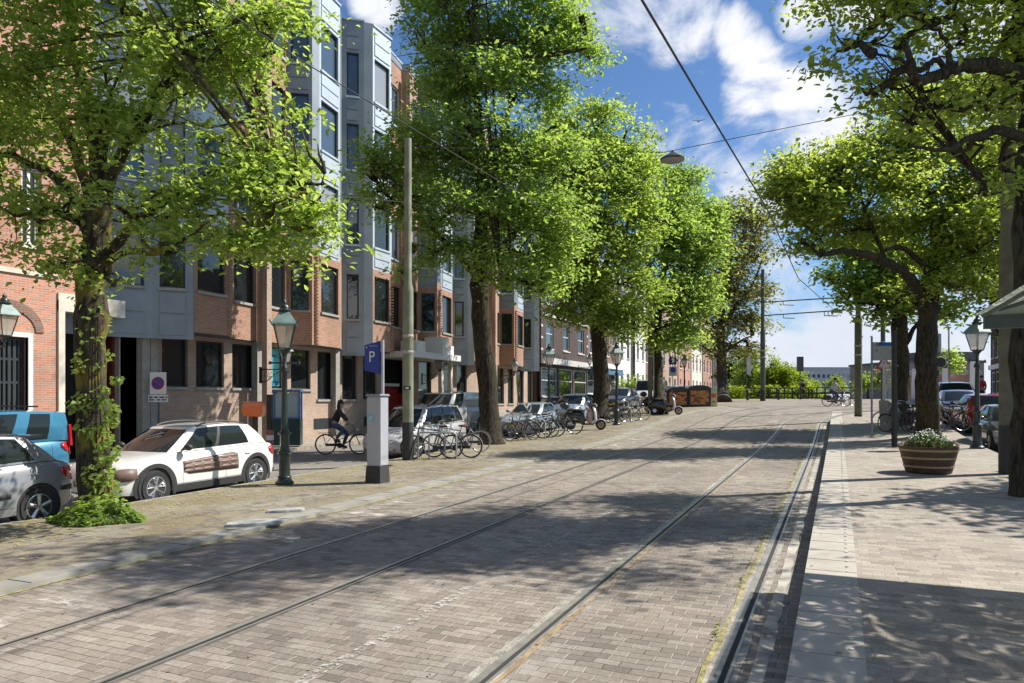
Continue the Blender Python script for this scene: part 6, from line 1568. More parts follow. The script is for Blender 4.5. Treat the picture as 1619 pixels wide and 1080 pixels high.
# far right street lamp
q = P3(1500, 640, 60); fl_ = thing('street_light', 'Tall slim grey street light with short arm beyond the right-hand cars', 'street lamp', (q.x, q.y, terr(q.x, q.y)), YAW); m = MB(); m.tube([(0, 0, 0), (0, 0, 5.9), (-.15, 0, 6.05), (-.5, 0, 6.08)], .06, 8); m.build('pole', steel, fl_); m = MB(); m.box((-.55, 0, 6.07), (.4, .14, .07)); m.build('lamp_arm', lg, fl_)
# tram shelter on the right: glass roof, clear swirls put in to imitate caustic light
sh = thing('tram_shelter', 'Tram shelter with pale glass roof and dark green beam, cut off by the right edge', 'shelter', (2.3, 5, terr(0, 5)+PF))
zr = 2.93; X0, X1, Y0, Y1 = 1.36, 4.2, -1.8, 9.3
sm_ = bpy.data.materials.new('caustic_swirl_roof'); sm_.use_nodes = True; t = sm_.node_tree; pb_ = t.nodes['Principled BSDF']; pb_.inputs['Base Color'].default_value = (.50, .54, .46, 1); pb_.inputs['Roughness'].default_value = .25
c = t.nodes.new('ShaderNodeTexCoord'); wv_ = t.nodes.new('ShaderNodeTexNoise'); wv_.inputs['Scale'].default_value = 1.5; wv_.inputs['Detail'].default_value = 1.2; wv_.inputs['Distortion'].default_value = 1.6
t.links.new(c.outputs['Object'], wv_.inputs['Vector'])
v1 = M_('ABSOLUTE', M_('SUBTRACT', wv_.outputs['Fac'], .5, tree=t), tree=t)
v2 = M_('ABSOLUTE', M_('SUBTRACT', wv_.outputs['Fac'], .585, tree=t), tree=t)
v3 = M_('MINIMUM', v1, M_('MINIMUM', v2, M_('ABSOLUTE', M_('SUBTRACT', wv_.outputs['Fac'], .41, tree=t), tree=t), tree=t), tree=t)
ms_ = t.nodes.new('ShaderNodeMapRange'); ms_.inputs[1].default_value = .007; ms_.inputs[2].default_value = .019; ms_.inputs[3].default_value = .12; ms_.inputs[4].default_value = .97; t.links.new(v3, ms_.inputs[0])
n5 = t.nodes.new('ShaderNodeTexNoise'); n5.inputs['Scale'].default_value = 2.0; t.links.new(c.outputs['Object'], n5.inputs['Vector'])
gate = t.nodes.new('ShaderNodeMapRange'); gate.inputs[1].default_value = .38; gate.inputs[2].default_value = .50; gate.inputs[3].default_value = 0; gate.inputs[4].default_value = 1; t.links.new(n5.outputs['Fac'], gate.inputs[0])
fac_ = M_('MAXIMUM', ms_.outputs[0], M_('MULTIPLY', M_('SUBTRACT', 1.0, gate.outputs[0], tree=t), .96, tree=t), tree=t)
tl_ = t.nodes.new('ShaderNodeBsdfTranslucent'); tl_.inputs[0].default_value = (.75, .80, .70, 1); mm_ = t.nodes.new('ShaderNodeMixShader'); mm_.inputs[0].default_value = .38; t.links.new(pb_.outputs[0], mm_.inputs[1]); t.links.new(tl_.outputs[0], mm_.inputs[2])
tr_ = t.nodes.new('ShaderNodeBsdfTransparent'); x_ = t.nodes.new('ShaderNodeMixShader'); t.links.new(fac_, x_.inputs[0]); t.links.new(tr_.outputs[0], x_.inputs[1]); t.links.new(mm_.outputs[0], x_.inputs[2]); t.links.new(x_.outputs[0], t.nodes['Material Output'].inputs[0])
m = MB(); n_ = 10
for i in range(n_+1):
    s = i/n_; x = X0+(X1-X0)*s; z = zr+.62*math.sin(s*math.pi*.5)
    m.v += [(x, Y0, z), (x, Y1-.0-.9*s*0, z), (x, Y0, z+.02), (x, Y1, z+.02)]
for i in range(n_): a = 4*i; b = a+4; m.f += [(a, a+1, b+1, b), (a+2, b+2, b+3, a+3)]
m.f += [(0, 2, 3, 1)]
m.build('glass_roof', sm_, sh, smooth=60)
m = MB()
for i in range(n_+1):
    s = i/n_; x = X0+.05+(X1-X0-.05)*s; z = zr+.62*math.sin(s*math.pi*.5); m.v += [(x, Y1-.06, zr-.01), (x, Y1-.06, z-.004), (x, Y1-.03, zr-.01), (x, Y1-.03, z-.004)]
for i in range(n_): a = 4*i; b = a+4; m.f += [(a, a+1, b+1, b), (a+2, b+2, b+3, a+3)]
m.build('shadow_infill', mat('shadow_infill_grey', (.36, .40, .34), .4), sh)  # added panel: closes the lit gap between roof and beam shadows
bg_ = mat('shelter_green', (.06, .085, .085), .5)
m = MB(); m.b2(X0+.06, X1, Y1-.12, Y1-.02, zr-.15, zr-.006); m.b2(X0+.03, X0+.06, Y0, Y1-.13, zr-.035, zr-.006); m.b2(X1-.3, X1-.2, Y0, Y1-.13, zr-.1, zr+.55); m.build('roof_beam', bg_, sh)
m = MB()
for y in (-1.5, 1.9, 5.4, 8.8): m.tube([(X0+.12, y, zr-.0), ((X0+X1)/2, y, zr+.38), (X1-.2, y, zr+.56)], .018, 6)
m.build('roof_rib', bg_, sh)
m = MB()
for y in (-1.5, 1.9, 5.4, 8.8): m.b2(3.6, 3.72, y-.06, y+.06, .2, zr+.35)
m.build('shelter_post', bg_, sh); m = MB(); m.b2(3.65, 3.67, -1.4, 8.7, .5, 2.4); m.build('rear_glass', frosted('shelter_glass', (.6, .64, .62), .3), sh)
un(sh)
# overhead wires
wirem = mat('wire', (.03, .03, .03), .6)
def wire(name, label, pts, r=.012, cat='wire', sag=0.):
    o_ = pts; P_ = []
    for a, b in zip(o_, o_[1:]):
        for i in range(8):
            t = i/8; q = Vector(a).lerp(Vector(b), t); q.z -= sag*4*t*(1-t); P_.append(q)
    P_.append(Vector(o_[-1])); m = MB(); m.tube(P_, r, 5); o = m.build(name, wirem); return tag(o, label, cat, 'overhead tram wires')
wire('contact_wire', 'Thick black tram wire running overhead from top centre to the bridge', [tuple(P3(985, -60, 6.0)), tuple(P3(1015, 0, 6.7)), tuple(P3(1110, 160, 9.3)), tuple(P3(1211, 327, 14.6)), tuple(P3(1262, 440, 24)), tuple(P3(1330, 500, 40))], .013)
wire('contact_wire', 'Tram wire over the left track, crossing before the zinc bays to the tall tree', [tuple(P3(300, -20, 6.6)), tuple(P3(480, 98, 8.2)), tuple(P3(675, 217, 10.4)), tuple(P3(860, 330, 14)), tuple(P3(1100, 480, 28))], .007)
wire('span_wire', 'Thin span wire holding the hanging lamp between the trees', [tuple(P3(640, 232, 21)), tuple(P3(1050, 241, 21)), tuple(P3(1180, 215, 20)), tuple(P3(1350, 181, 19)), tuple(P3(1600, 150, 17))], .010)
wire('span_wire', 'Span wire from the grey-green pole across the first tree', [tuple(P3(645, 320, 20.6)), tuple(P3(430, 300, 15)), tuple(P3(-200, 250, 12))], .008)
wire('span_wire', 'Thin span wire above the brown tree between the far poles', [tuple(P3(1028, 372, 41)), tuple(P3(1357, 365, 35))], .010)
def arm(label, a, b, r=.045):
    m = MB(); m.tube([a, b], r, 6); 
    d = (Vector(b)-Vector(a)); 
    for t in (.25, .7): c = Vector(a).lerp(Vector(b), t); m.tube([c, c+Vector((0, 0, -.28)), c+d.normalized()*1.6+Vector((0, 0, -.34))], .03, 5)
    o = m.build('bracket_arm', pgd); tag(o, label, 'bracket', 'wire bracket arms near the bridge')
arm('Upper bracket arm holding tram wires near the bridge', P3(1208, 478, 57), P3(1352, 469, 45)); arm('Lower bracket arm holding tram wires near the bridge', P3(1208, 499, 57), P3(1355, 489, 45))
# hanging lamp
q = P3(1063, 252, 21.0); hl_ = thing('hanging_lamp', 'Dark disc-shaped lamp hanging from the span wire in the sky gap', 'lamp', q)
m = MB(); m.lathe([(.34, -.03), (.345, .02), (.22, .10), (.10, .16), (.05, .20), (0, .21)], 24); m.build('lamp_shade', mat('lamp_shade', (.06, .05, .045), .4), hl_, smooth=50); m = MB(); m.lathe([(.0, -.05), (.30, -.035), (.34, -.028)], 24); m.build('diffuser', mat('diffuser', (.22, .21, .2), .3), hl_)
m = MB(); m.tube([(-.18, 0, .10), (0, 0, .24), (.18, 0, .10)], .012, 5); m.tube([(0, 0, .18), (0, 0, .26)], .02, 6); m.build('hanger', wirem, hl_)
# gull
q = P3(1104, 192, 60); m = MB(); m.ell((0, 0, 0), (.22, .07, .06)); m.add([(.08, 0, .02), (-.08, 0, .02), (-.12, .55, .12), (.02, .5, .12)], [(0, 1, 2, 3)]); m.add([(.08, 0, .02), (-.08, 0, .02), (-.12, -.55, .10), (.02, -.5, .10)], [(3, 2, 1, 0)]); o = m.build('bird', mat('bird_grey', (.12, .12, .13), .8)); o.location = q; o.rotation_euler = (.1, 0, YAW+1.1); tag(o, 'Tiny dark bird gliding in the blue sky left of the tram wire', 'bird')
# ------------------------------------------------------------------ trees
def barkmat(name, dark, light, lichen=None, lw=.0):
    m = bpy.data.materials.new(name); m.use_nodes = True; t = m.node_tree; nd, lk = t.nodes, t.links; p = nd['Principled BSDF']; p.inputs['Roughness'].default_value = .95; p.inputs['Specular IOR Level'].default_value = .2
    c = nd.new('ShaderNodeTexCoord'); mp_ = nd.new('ShaderNodeMapping'); mp_.inputs['Scale'].default_value = (1, 1, .22); lk.new(c.outputs['Object'], mp_.inputs[0])
    n = nd.new('ShaderNodeTexNoise'); n.inputs['Scale'].default_value = 16; n.inputs['Detail'].default_value = 9; n.inputs['Roughness'].default_value = .65; n.inputs['Distortion'].default_value = .6; lk.new(mp_.outputs[0], n.inputs['Vector'])
    r = nd.new('ShaderNodeValToRGB'); lk.new(n.outputs['Fac'], r.inputs[0]); r.color_ramp.elements[0].position = .38; r.color_ramp.elements[1].position = .62; r.color_ramp.elements[0].color = dark+(1,); r.color_ramp.elements[1].color = light+(1,)
    out = r.outputs[0]
    if lichen:
        n2 = nd.new('ShaderNodeTexNoise'); n2.inputs['Scale'].default_value = 1.8; n2.inputs['Detail'].default_value = 6; lk.new(c.outputs['Object'], n2.inputs['Vector'])
        q = nd.new('ShaderNodeMapRange'); lk.new(n2.outputs['Fac'], q.inputs[0]); q.inputs[1].default_value = .50; q.inputs[2].default_value = .62; q.inputs[4].default_value = lw
        x = nd.new('ShaderNodeMixRGB'); lk.new(q.outputs[0], x.inputs[0]); lk.new(out, x.inputs[1]); x.inputs[2].default_value = lichen+(1,); out = x.outputs[0]
    lk.new(out, p.inputs['Base Color']); b = nd.new('ShaderNodeBump'); b.inputs['Strength'].default_value = 1.0; b.inputs['Distance'].default_value = .05; lk.new(n.outputs['Fac'], b.inputs['Height']); lk.new(b.outputs[0], p.inputs['Normal']); return m
barkm = barkmat('bark', (.018, .014, .010), (.080, .066, .046), (.075, .08, .035), .35)
barkg = barkmat('bark_greyish', (.035, .029, .022), (.12, .10, .08))
barkm2 = barkmat('bark_lichen', (.025, .02, .013), (.095, .078, .05), (.24, .20, .03), .75)
leafA = leafmat('leaf_bright', (.15, .24, .055), (.36, .46, .13), (1.65, 1.6, .9), .60)
leafB = leafmat('leaf_mid', (.135, .235, .060), (.32, .44, .13), (1.7, 1.6, .9), .60)
leafC = leafmat('leaf_back', (.15, .235, .050), (.37, .45, .12), (1.75, 1.65, .9), .64)
leafO = leafmat('leaf_brownish', (.20, .19, .075), (.30, .35, .10), (1.6, 1.5, 1.0), .4)
leafD = leafmat('leaf_dark', (.045, .09, .016), (.10, .16, .03), (1.8, 1.8, .9), .35)
leafY = leafmat('leaf_yellowgreen', (.17, .24, .015), (.30, .36, .03), (1.6, 1.7, .8), .45)
def leaves(pos, nrm, size, rng, name, m, parent, asp=.62, droop=0.):
    n = len(pos)
    nrm = nrm/np.linalg.norm(nrm, axis=1, keepdims=True)
    a = rng.normal(size=(n, 3)); a[:, 2] -= droop; a -= nrm*(a*nrm).sum(1, keepdims=True); a /= np.linalg.norm(a, axis=1, keepdims=True); b = np.cross(nrm, a)
    s = size[:, None]; w_ = s*asp
    v = np.empty((n, 6, 3)); fold = nrm*s*.10
    v[:, 0] = pos-a*s*.5; v[:, 1] = pos-a*s*.12+b*w_*.5+fold; v[:, 2] = pos+a*s*.28+b*w_*.32+fold*.8; v[:, 3] = pos+a*s*.62-nrm*s*.08; v[:, 4] = pos+a*s*.28-b*w_*.32+fold*.8; v[:, 5] = pos-a*s*.12-b*w_*.5+fold
    me = bpy.data.meshes.new(name); me.vertices.add(n*6); me.vertices.foreach_set('co', v.reshape(-1))
    # two quads sharing the midrib 0-3
    idx = np.arange(n)[:, None]*6
    f = np.concatenate([idx+np.array([[0, 1, 2, 3]]), idx+np.array([[0, 3, 4, 5]])], 1).reshape(-1)
    me.loops.add(n*8); me.loops.foreach_set('vertex_index', f.astype(np.int32))
    me.polygons.add(n*2); me.polygons.foreach_set('loop_start', (np.arange(n*2)*4).astype(np.int32))
    try: me.polygons.foreach_set('loop_total', np.full(n*2, 4, np.int32))
    except Exception: pass
    me.update(calc_edges=True); me.materials.append(m)
    o = bpy.data.objects.new(name, me); C.objects.link(o); o.parent = parent; return o
def tree(name, label, base, r0, limbs, blobs, nclus, nleaf, lsize, lm, bm_, seed, group='street trees', spray=(.42, .12), sub=7, flare=1.35, cat='tree', twigs=True, trunk_top=None, gap=.0):
    """limbs: list of (points, r_start, r_end), first one is the trunk; blobs: (centre, radius, weight)"""
    rng = np.random.default_rng(seed); base = Vector(base)
    root = thing(name, label, cat, base, 0, group)
    mb = MB(); skel = []
    for li, (pts, ra, rb) in enumerate(limbs):
        P_ = [Vector(p) for p in pts]; Q = []
        for i in range(len(P_)-1):
            p0 = P_[max(i-1, 0)]; p1 = P_[i]; p2 = P_[i+1]; p3 = P_[min(i+2, len(P_)-1)]
            for k in range(5):
                t = k/5; Q.append(.5*((2*p1)+(-p0+p2)*t+(2*p0-5*p1+4*p2-p3)*t*t+(-p0+3*p1-3*p2+p3)*t**3))
        Q.append(P_[-1]); n = len(Q); rad = []
        for i, q in enumerate(Q):
            t = i/(n-1); r = ra+(rb-ra)*t
            if li == 0 and t < .12: r *= 1+(flare-1)*(1-t/.12)**2
            rad.append(r*(1+.05*float(rng.normal()))); 
        jit = [q+Vector(rng.normal(0, .02+.10*rad[i]*0, 3)) if 0 < i < n-1 else q for i, q in enumerate(Q)]
        mb.tube(jit, rad, 14 if li == 0 else 8)
        skel += [(q, rad[i]) for i, q in enumerate(jit) if li or i > n*.45]
    SK = np.array([list(q) for q, _ in skel]); 
    cen = np.array([list(c) for c, _, _ in blobs]); rad_ = np.array([r if not isinstance(r, tuple) else r[0] for _, r, _ in blobs]); wts = np.array([w_ for _, _, w_ in blobs], float)
    wts = wts*rad_**2.2; wts /= wts.sum()
    nodes = [SK]; 
    for bi, (c, r, _) in enumerate(blobs):
        r = r if not isinstance(r, tuple) else r[0]
        c = np.array(list(c)); k = sub; allp = np.concatenate(nodes)
        dd = np.linalg.norm(allp-c, axis=1)+.25*np.maximum(0, allp[:, 2]-c[2]); j = int(dd.argmin()); st = allp[j]
        if dd[j] > r*.5:
            mid = (st+c)/2+np.array([0, 0, .12*np.linalg.norm(c-st)])+rng.normal(0, .08*r, 3)
            mb.tube([st, st*.5+mid*.5+rng.normal(0, .03*r, 3), mid, (mid+c)/2+rng.normal(0, .05*r, 3), c], [.085*r0/.3+.01, .07*r0/.3, .055*r0/.3, .045*r0/.3, .03*r0/.3], 6)
            nodes.append(np.array([st*.5+mid*.5, mid, (mid+c)/2, c])); 
        loc = []
        for q in range(k):
            dv = rng.normal(size=3); dv[2] = abs(dv[2])*.8-.1; dv /= np.linalg.norm(dv); e = c+dv*r*rng.uniform(.55, .95)
            near = np.concatenate(nodes[-2:]) if len(nodes) > 1 else nodes[0]
            j = int((np.linalg.norm(near-e, axis=1)+.3*np.maximum(0, near[:, 2]-e[2])).argmin()); s_ = near[j]; m_ = (s_+e)/2+rng.normal(0, .10*r, 3)
            mb.tube([s_, (s_+m_)/2+rng.normal(0, .03*r, 3), m_, e], [.032*r0/.3+.004, .026*r0/.3+.004, .018*r0/.3+.004, .007], 5, cap=False); loc += [m_, e]
        nodes.append(np.array(loc))
    # clusters
    bi = rng.choice(len(blobs), nclus, p=wts); nsub_ = 9
    sd_ = rng.normal(size=(len(blobs), nsub_, 3)); sd_ /= np.linalg.norm(sd_, axis=2, keepdims=True); sl_ = rng.uniform(.35, .86, (len(blobs), nsub_, 1))
    sub_c = cen[:, None, :]+sd_*sl_*rad_[:, None, None]*np.array([1, 1, .85]); sj = rng.integers(0, nsub_, nclus)
    dv = rng.normal(size=(nclus, 3)); dv /= np.linalg.norm(dv, axis=1, keepdims=True)
    rr_ = rng.uniform(0, 1, nclus)**.45
    cp = sub_c[bi, sj]+dv*np.array([1, 1, .55])*(rad_[bi]*rr_*.50*rng.uniform(.85, 1.15, nclus))[:, None]
    far_ = rng.random(nclus) < .13; cp = np.where(far_[:, None], cen[bi]+(cp-cen[bi])*rng.uniform(1.05, 1.42, (nclus, 1)), cp)
    dv = (cp-cen[bi])/rad_[bi][:, None]
    if gap:
        # carve irregular holes through the crown
        ph = rng.uniform(0, 6.28, 6); f = 1.9/np.mean(rad_)
        h = np.sin(cp[:, 0]*f*1.3+ph[0])+np.sin(cp[:, 1]*f+ph[1])*.9+np.sin(cp[:, 2]*f*1.6+ph[2])+np.sin((cp[:, 0]+cp[:, 2])*f*2.3+ph[3])*.8
        keep = h > (-2.2+3.0*gap); cp = cp[keep]; dv = dv[keep]
    nclus = len(cp)
    if twigs:
        alln = np.concatenate(nodes); pick = rng.permutation(nclus)[:min(nclus, 420)]
        for i in pick:
            j = int(np.linalg.norm(alln-cp[i], axis=1).argmin()); s_ = alln[j]
            mb.tube([s_, (s_+cp[i])/2+rng.normal(0, .06, 3), cp[i]], [.010, .008, .004], 3, cap=False)
    mb.build('trunk', bm_, root, smooth=70).matrix_parent_inverse = Matrix.Translation(-base)
    pos = np.repeat(cp, nleaf, 0); N_ = len(pos)
    off = rng.normal(size=(N_, 3))*np.array([spray[0], spray[0], spray[1]])
    # tilt each spray a little, sloping down outwards
    tilt = np.repeat(rng.normal(0, .22, (nclus, 2))-dv[:, :2]*.22, nleaf, 0); off[:, 2] += off[:, 0]*tilt[:, 0]+off[:, 1]*tilt[:, 1]
    pos = pos+off
    nr = np.stack([-tilt[:, 0], -tilt[:, 1], np.ones(N_)], 1)+rng.normal(0, .50, (N_, 3))
    size = lsize*rng.uniform(.45, 1.5, N_)
    leaves(pos, nr, size, rng, 'crown', lm, root, droop=.35).matrix_parent_inverse = Matrix.Translation(-base)
    return root
def B(u, v, Z, r, w_=1.): return (P3(u, v, Z), r, w_)
GL = 'street trees on the left pavement'; GR = 'street trees on the right platform'
# L1
def tb(u, v, dz): q = gp(u, v, dz); return Vector((q.x, q.y, q.z-.05))
b0 = tb(150, 812, SW); Z0 = 12.1
tree('tree', 'Near left tree with ivy on a lichen-yellow trunk and a wide fresh green crown', b0, .27,
     [([b0, P3(147, 640, Z0), P3(143, 480, Z0), P3(150, 400, Z0), P3(158, 300, Z0)], .27, .20),
      ([P3(158, 310, Z0), P3(150, 210, Z0), P3(128, 130, Z0+.2), P3(110, 40, Z0+.3), P3(120, -60, Z0+.3)], .15, .04),
      ([P3(150, 330, Z0), P3(195, 240, Z0-.2), P3(240, 160, Z0-.5), P3(290, 110, Z0-.7), P3(340, 40, Z0-.8)], .11, .03),
      ([P3(148, 400, Z0), P3(120, 320, Z0+.1), P3(70, 270, Z0+.3), P3(10, 245, Z0+.5), P3(-60, 235, Z0+.6)], .10, .03),
      ([P3(150, 350, Z0), P3(120, 240, Z0+.3), P3(60, 150, Z0+.5), P3(20, 120, Z0+.8)], .10, .03),
      ([P3(150, 420, Z0), P3(220, 350, Z0-.6), P3(300, 290, Z0-.9), P3(390, 265, Z0-1.0), P3(470, 280, Z0-1.0)], .09, .02),
      ([P3(150, 440, Z0), P3(200, 400, Z0-.5), P3(260, 400, Z0-.9), P3(330, 350, Z0-1.2)], .06, .02)],
     [B(80, 40, 12.3, 1.5), B(230, 20, 12, 1.5), B(350, 40, 11.5, 1.1), B(430, 60, 11.2, .7, 1.1), B(40, 190, 12.3, 1.4), B(150, 190, 11.6, 1.0), B(230, 130, 11.4, .9, .8), B(320, 90, 11.3, .8),
      B(60, 350, 12, 1.05), B(190, 330, 11, .75, .8), B(330, 340, 11.0, .85), B(420, 350, 11, .9, 1.2), B(490, 320, 11.1, .55, 1.3), B(440, 235, 11.1, .8, 1.2), B(370, 250, 11.3, .7), B(380, 400, 11, .5, 1.1), B(250, 400, 11, .5, .9), B(110, 415, 11.5, .55), B(180, 450, 11.5, .35, .8), B(490, 370, 11.2, .38, 1.3),
      B(150, -140, 12, 2.0), B(350, -110, 11.8, 1.5), B(-100, 60, 12.5, 1.8), B(-130, 260, 12.5, 1.4), B(60, -250, 12.5, 1.8)],
     2700, 23, .094, leafA, barkm2, 3, GL, spray=(.22, .06), sub=6, flare=1.25, gap=.2)
# L2
b0 = tb(777, 702, SW); Z0 = 26.6
tree('tree', 'Tall second left tree with dark straight trunk, its crown reaching the top of the photo', b0, .46,
     [([b0, P3(772, 620, Z0), P3(762, 520, Z0), P3(757, 450, Z0), P3(757, 400, Z0)], .39, .29),
      ([P3(757, 410, Z0), P3(762, 320, Z0), P3(760, 240, Z0), P3(755, 170, Z0), P3(745, 80, Z0), P3(750, 0, Z0)], .28, .07),
      ([P3(757, 430, Z0), P3(790, 395, Z0-.5), P3(812, 370, Z0-.8), P3(840, 330, Z0-1), P3(880, 280, Z0-1)], .14, .04),
      ([P3(757, 440, Z0), P3(720, 400, Z0-.4), P3(690, 370, Z0-.8), P3(640, 330, Z0-1), P3(600, 300, Z0-1)], .14, .04),
      ([P3(758, 330, Z0), P3(785, 260, Z0), P3(800, 190, Z0), P3(830, 110, Z0), P3(850, 40, Z0)], .12, .04),
      ([P3(758, 300, Z0), P3(735, 220, Z0), P3(700, 150, Z0), P3(680, 80, Z0)], .10, .03)],
     [B(690, 40, 26.5, 1.9), B(760, 10, 26.5, 2.3), B(850, 40, 26.5, 2.1), B(905, 40, 26.5, 1.0, 1.1), B(930, 90, 26, .7, 1.1), B(690, 130, 26.5, 1.8), B(780, 130, 26, 2.2), B(850, 130, 26.5, 1.6), B(760, -70, 26.5, 2.4), B(860, -50, 26.5, 1.8), B(690, -60, 27, 1.6),
      B(690, 230, 26, 1.9), B(760, 230, 25.5, 2.0), B(820, 250, 25.5, 1.9), B(870, 240, 26, 1.5), B(640, 260, 26, 1.5), B(590, 285, 26, 1.0, 1.1), B(580, 240, 26, .5), B(650, 320, 25.5, 1.1), B(720, 330, 25.3, 1.7), B(800, 340, 25.3, 1.9), B(870, 340, 25.5, 1.7), B(600, 330, 25.8, .6),
      B(690, 400, 25.5, .9), B(640, 430, 25.5, .55, .8), B(760, 400, 25.2, 1.0), B(830, 410, 25.2, 1.5), B(890, 400, 25.4, 1.1), B(860, 460, 25.2, .7), B(800, 440, 25.2, .6), B(740, -150, 26.5, 2.2)],
     3500, 23, .140, leafB, barkm, 7, GL, spray=(.33, .11), sub=6, gap=.12)
# L3
b0 = tb(950, 663, SW); Z0 = 38.4
tree('tree', 'Third left tree with thick dark trunk beside the scooter', b0, .5,
     [([b0, P3(950, 600, Z0), P3(945, 520, Z0), P3(940, 450, Z0), P3(935, 400, Z0)], .44, .32),
      ([P3(935, 420, Z0), P3(930, 350, Z0), P3(935, 280, Z0), P3(945, 200, Z0)], .28, .08),
      ([P3(942, 450, Z0), P3(965, 400, Z0-.5), P3(990, 360, Z0-.8), P3(1010, 300, Z0-1)], .18, .05),
      ([P3(940, 430, Z0), P3(910, 390, Z0-.5), P3(890, 340, Z0-.8)], .14, .05)],
     [B(930, 210, 38, 2.2), B(890, 190, 38, 1.3), B(980, 230, 38, 1.9), B(1010, 250, 38, 1.1), B(900, 280, 37.5, 2.2), B(960, 290, 37, 2.6), B(1010, 320, 37.5, 1.6), B(900, 360, 37, 2.2), B(960, 370, 36.5, 2.6), B(1010, 390, 37, 1.6), B(890, 440, 37, 1.7), B(940, 450, 36.5, 2.0), B(990, 460, 36.8, 2.0), B(900, 500, 37, 1.2), B(960, 520, 36.8, 1.3), B(1000, 520, 37, 1.1)],
     2300, 21, .18, leafA, barkm, 11, GL, spray=(.40, .14), sub=5, gap=.06)
b0 = tb(1043, 655, SW); Z0 = 42
tree('tree', 'Fourth left tree standing just behind the thin tram pole', b0, .35,
     [([b0, P3(1040, 600, Z0), P3(1038, 530, Z0), P3(1040, 460, Z0)], .34, .24), ([P3(1040, 470, Z0), P3(1055, 400, Z0), P3(1070, 330, Z0), P3(1080, 270, Z0)], .2, .05), ([P3(1039, 500, Z0), P3(1070, 460, Z0), P3(1100, 420, Z0)], .12, .04)],
     [B(1070, 290, 42, 1.6), B(1050, 330, 41.5, 2.2), B(1095, 330, 42, 2.0), B(1120, 350, 42, 1.2), B(1040, 390, 41, 2.4), B(1090, 400, 41, 2.3), B(1125, 400, 42, 1.0), B(1050, 460, 41, 2.2), B(1090, 470, 41, 1.9), B(1110, 440, 42, 1.1), B(1040, 520, 41, 1.8), B(1080, 530, 41, 1.3), B(1065, 270, 42, 1.0)],
     1500, 21, .19, leafB, barkm, 13, GL, spray=(.40, .15), sub=5, gap=.06)
b0 = tb(1143, 637, 0); Z0 = 59
tree('tree', 'Sparse brownish fifth tree with thin young leaves near the bridge', b0, .6,
     [([b0, P3(1142, 600, Z0), P3(1140, 540, Z0), P3(1141, 480, Z0), P3(1145, 420, Z0), P3(1150, 350, Z0), P3(1150, 310, Z0)], .5, .07),
      ([P3(1141, 520, Z0), P3(1165, 480, Z0), P3(1190, 450, Z0), P3(1205, 410, Z0)], .2, .05), ([P3(1141, 500, Z0), P3(1115, 460, Z0), P3(1100, 410, Z0), P3(1095, 370, Z0)], .2, .05), ([P3(1143, 450, Z0), P3(1170, 400, Z0), P3(1175, 350, Z0)], .15, .04), ([P3(1141, 560, Z0), P3(1170, 540, Z0), P3(1190, 530, Z0)], .12, .04), ([P3(1141, 570, Z0), P3(1115, 550, Z0), P3(1095, 540, Z0)], .12, .04)],
     [B(1205, 350, 59, 1.3), B(1090, 380, 59, 1.3), B(1150, 330, 59, 1.7), B(1130, 360, 59, 2.0), B(1175, 360, 59, 2.0), B(1110, 410, 59, 2.2), B(1150, 410, 59, 2.6), B(1195, 400, 59, 1.8), B(1120, 460, 59, 2.4), B(1165, 460, 59, 2.6), B(1205, 450, 59, 1.4), B(1110, 510, 59, 2.0), B(1150, 520, 59, 2.4), B(1190, 510, 59, 1.6), B(1185, 550, 59, 1.2), B(1120, 550, 59, 1.6)],
     1900, 10, .25, leafO, barkg, 17, GL, spray=(.5, .3), sub=12, gap=.25)
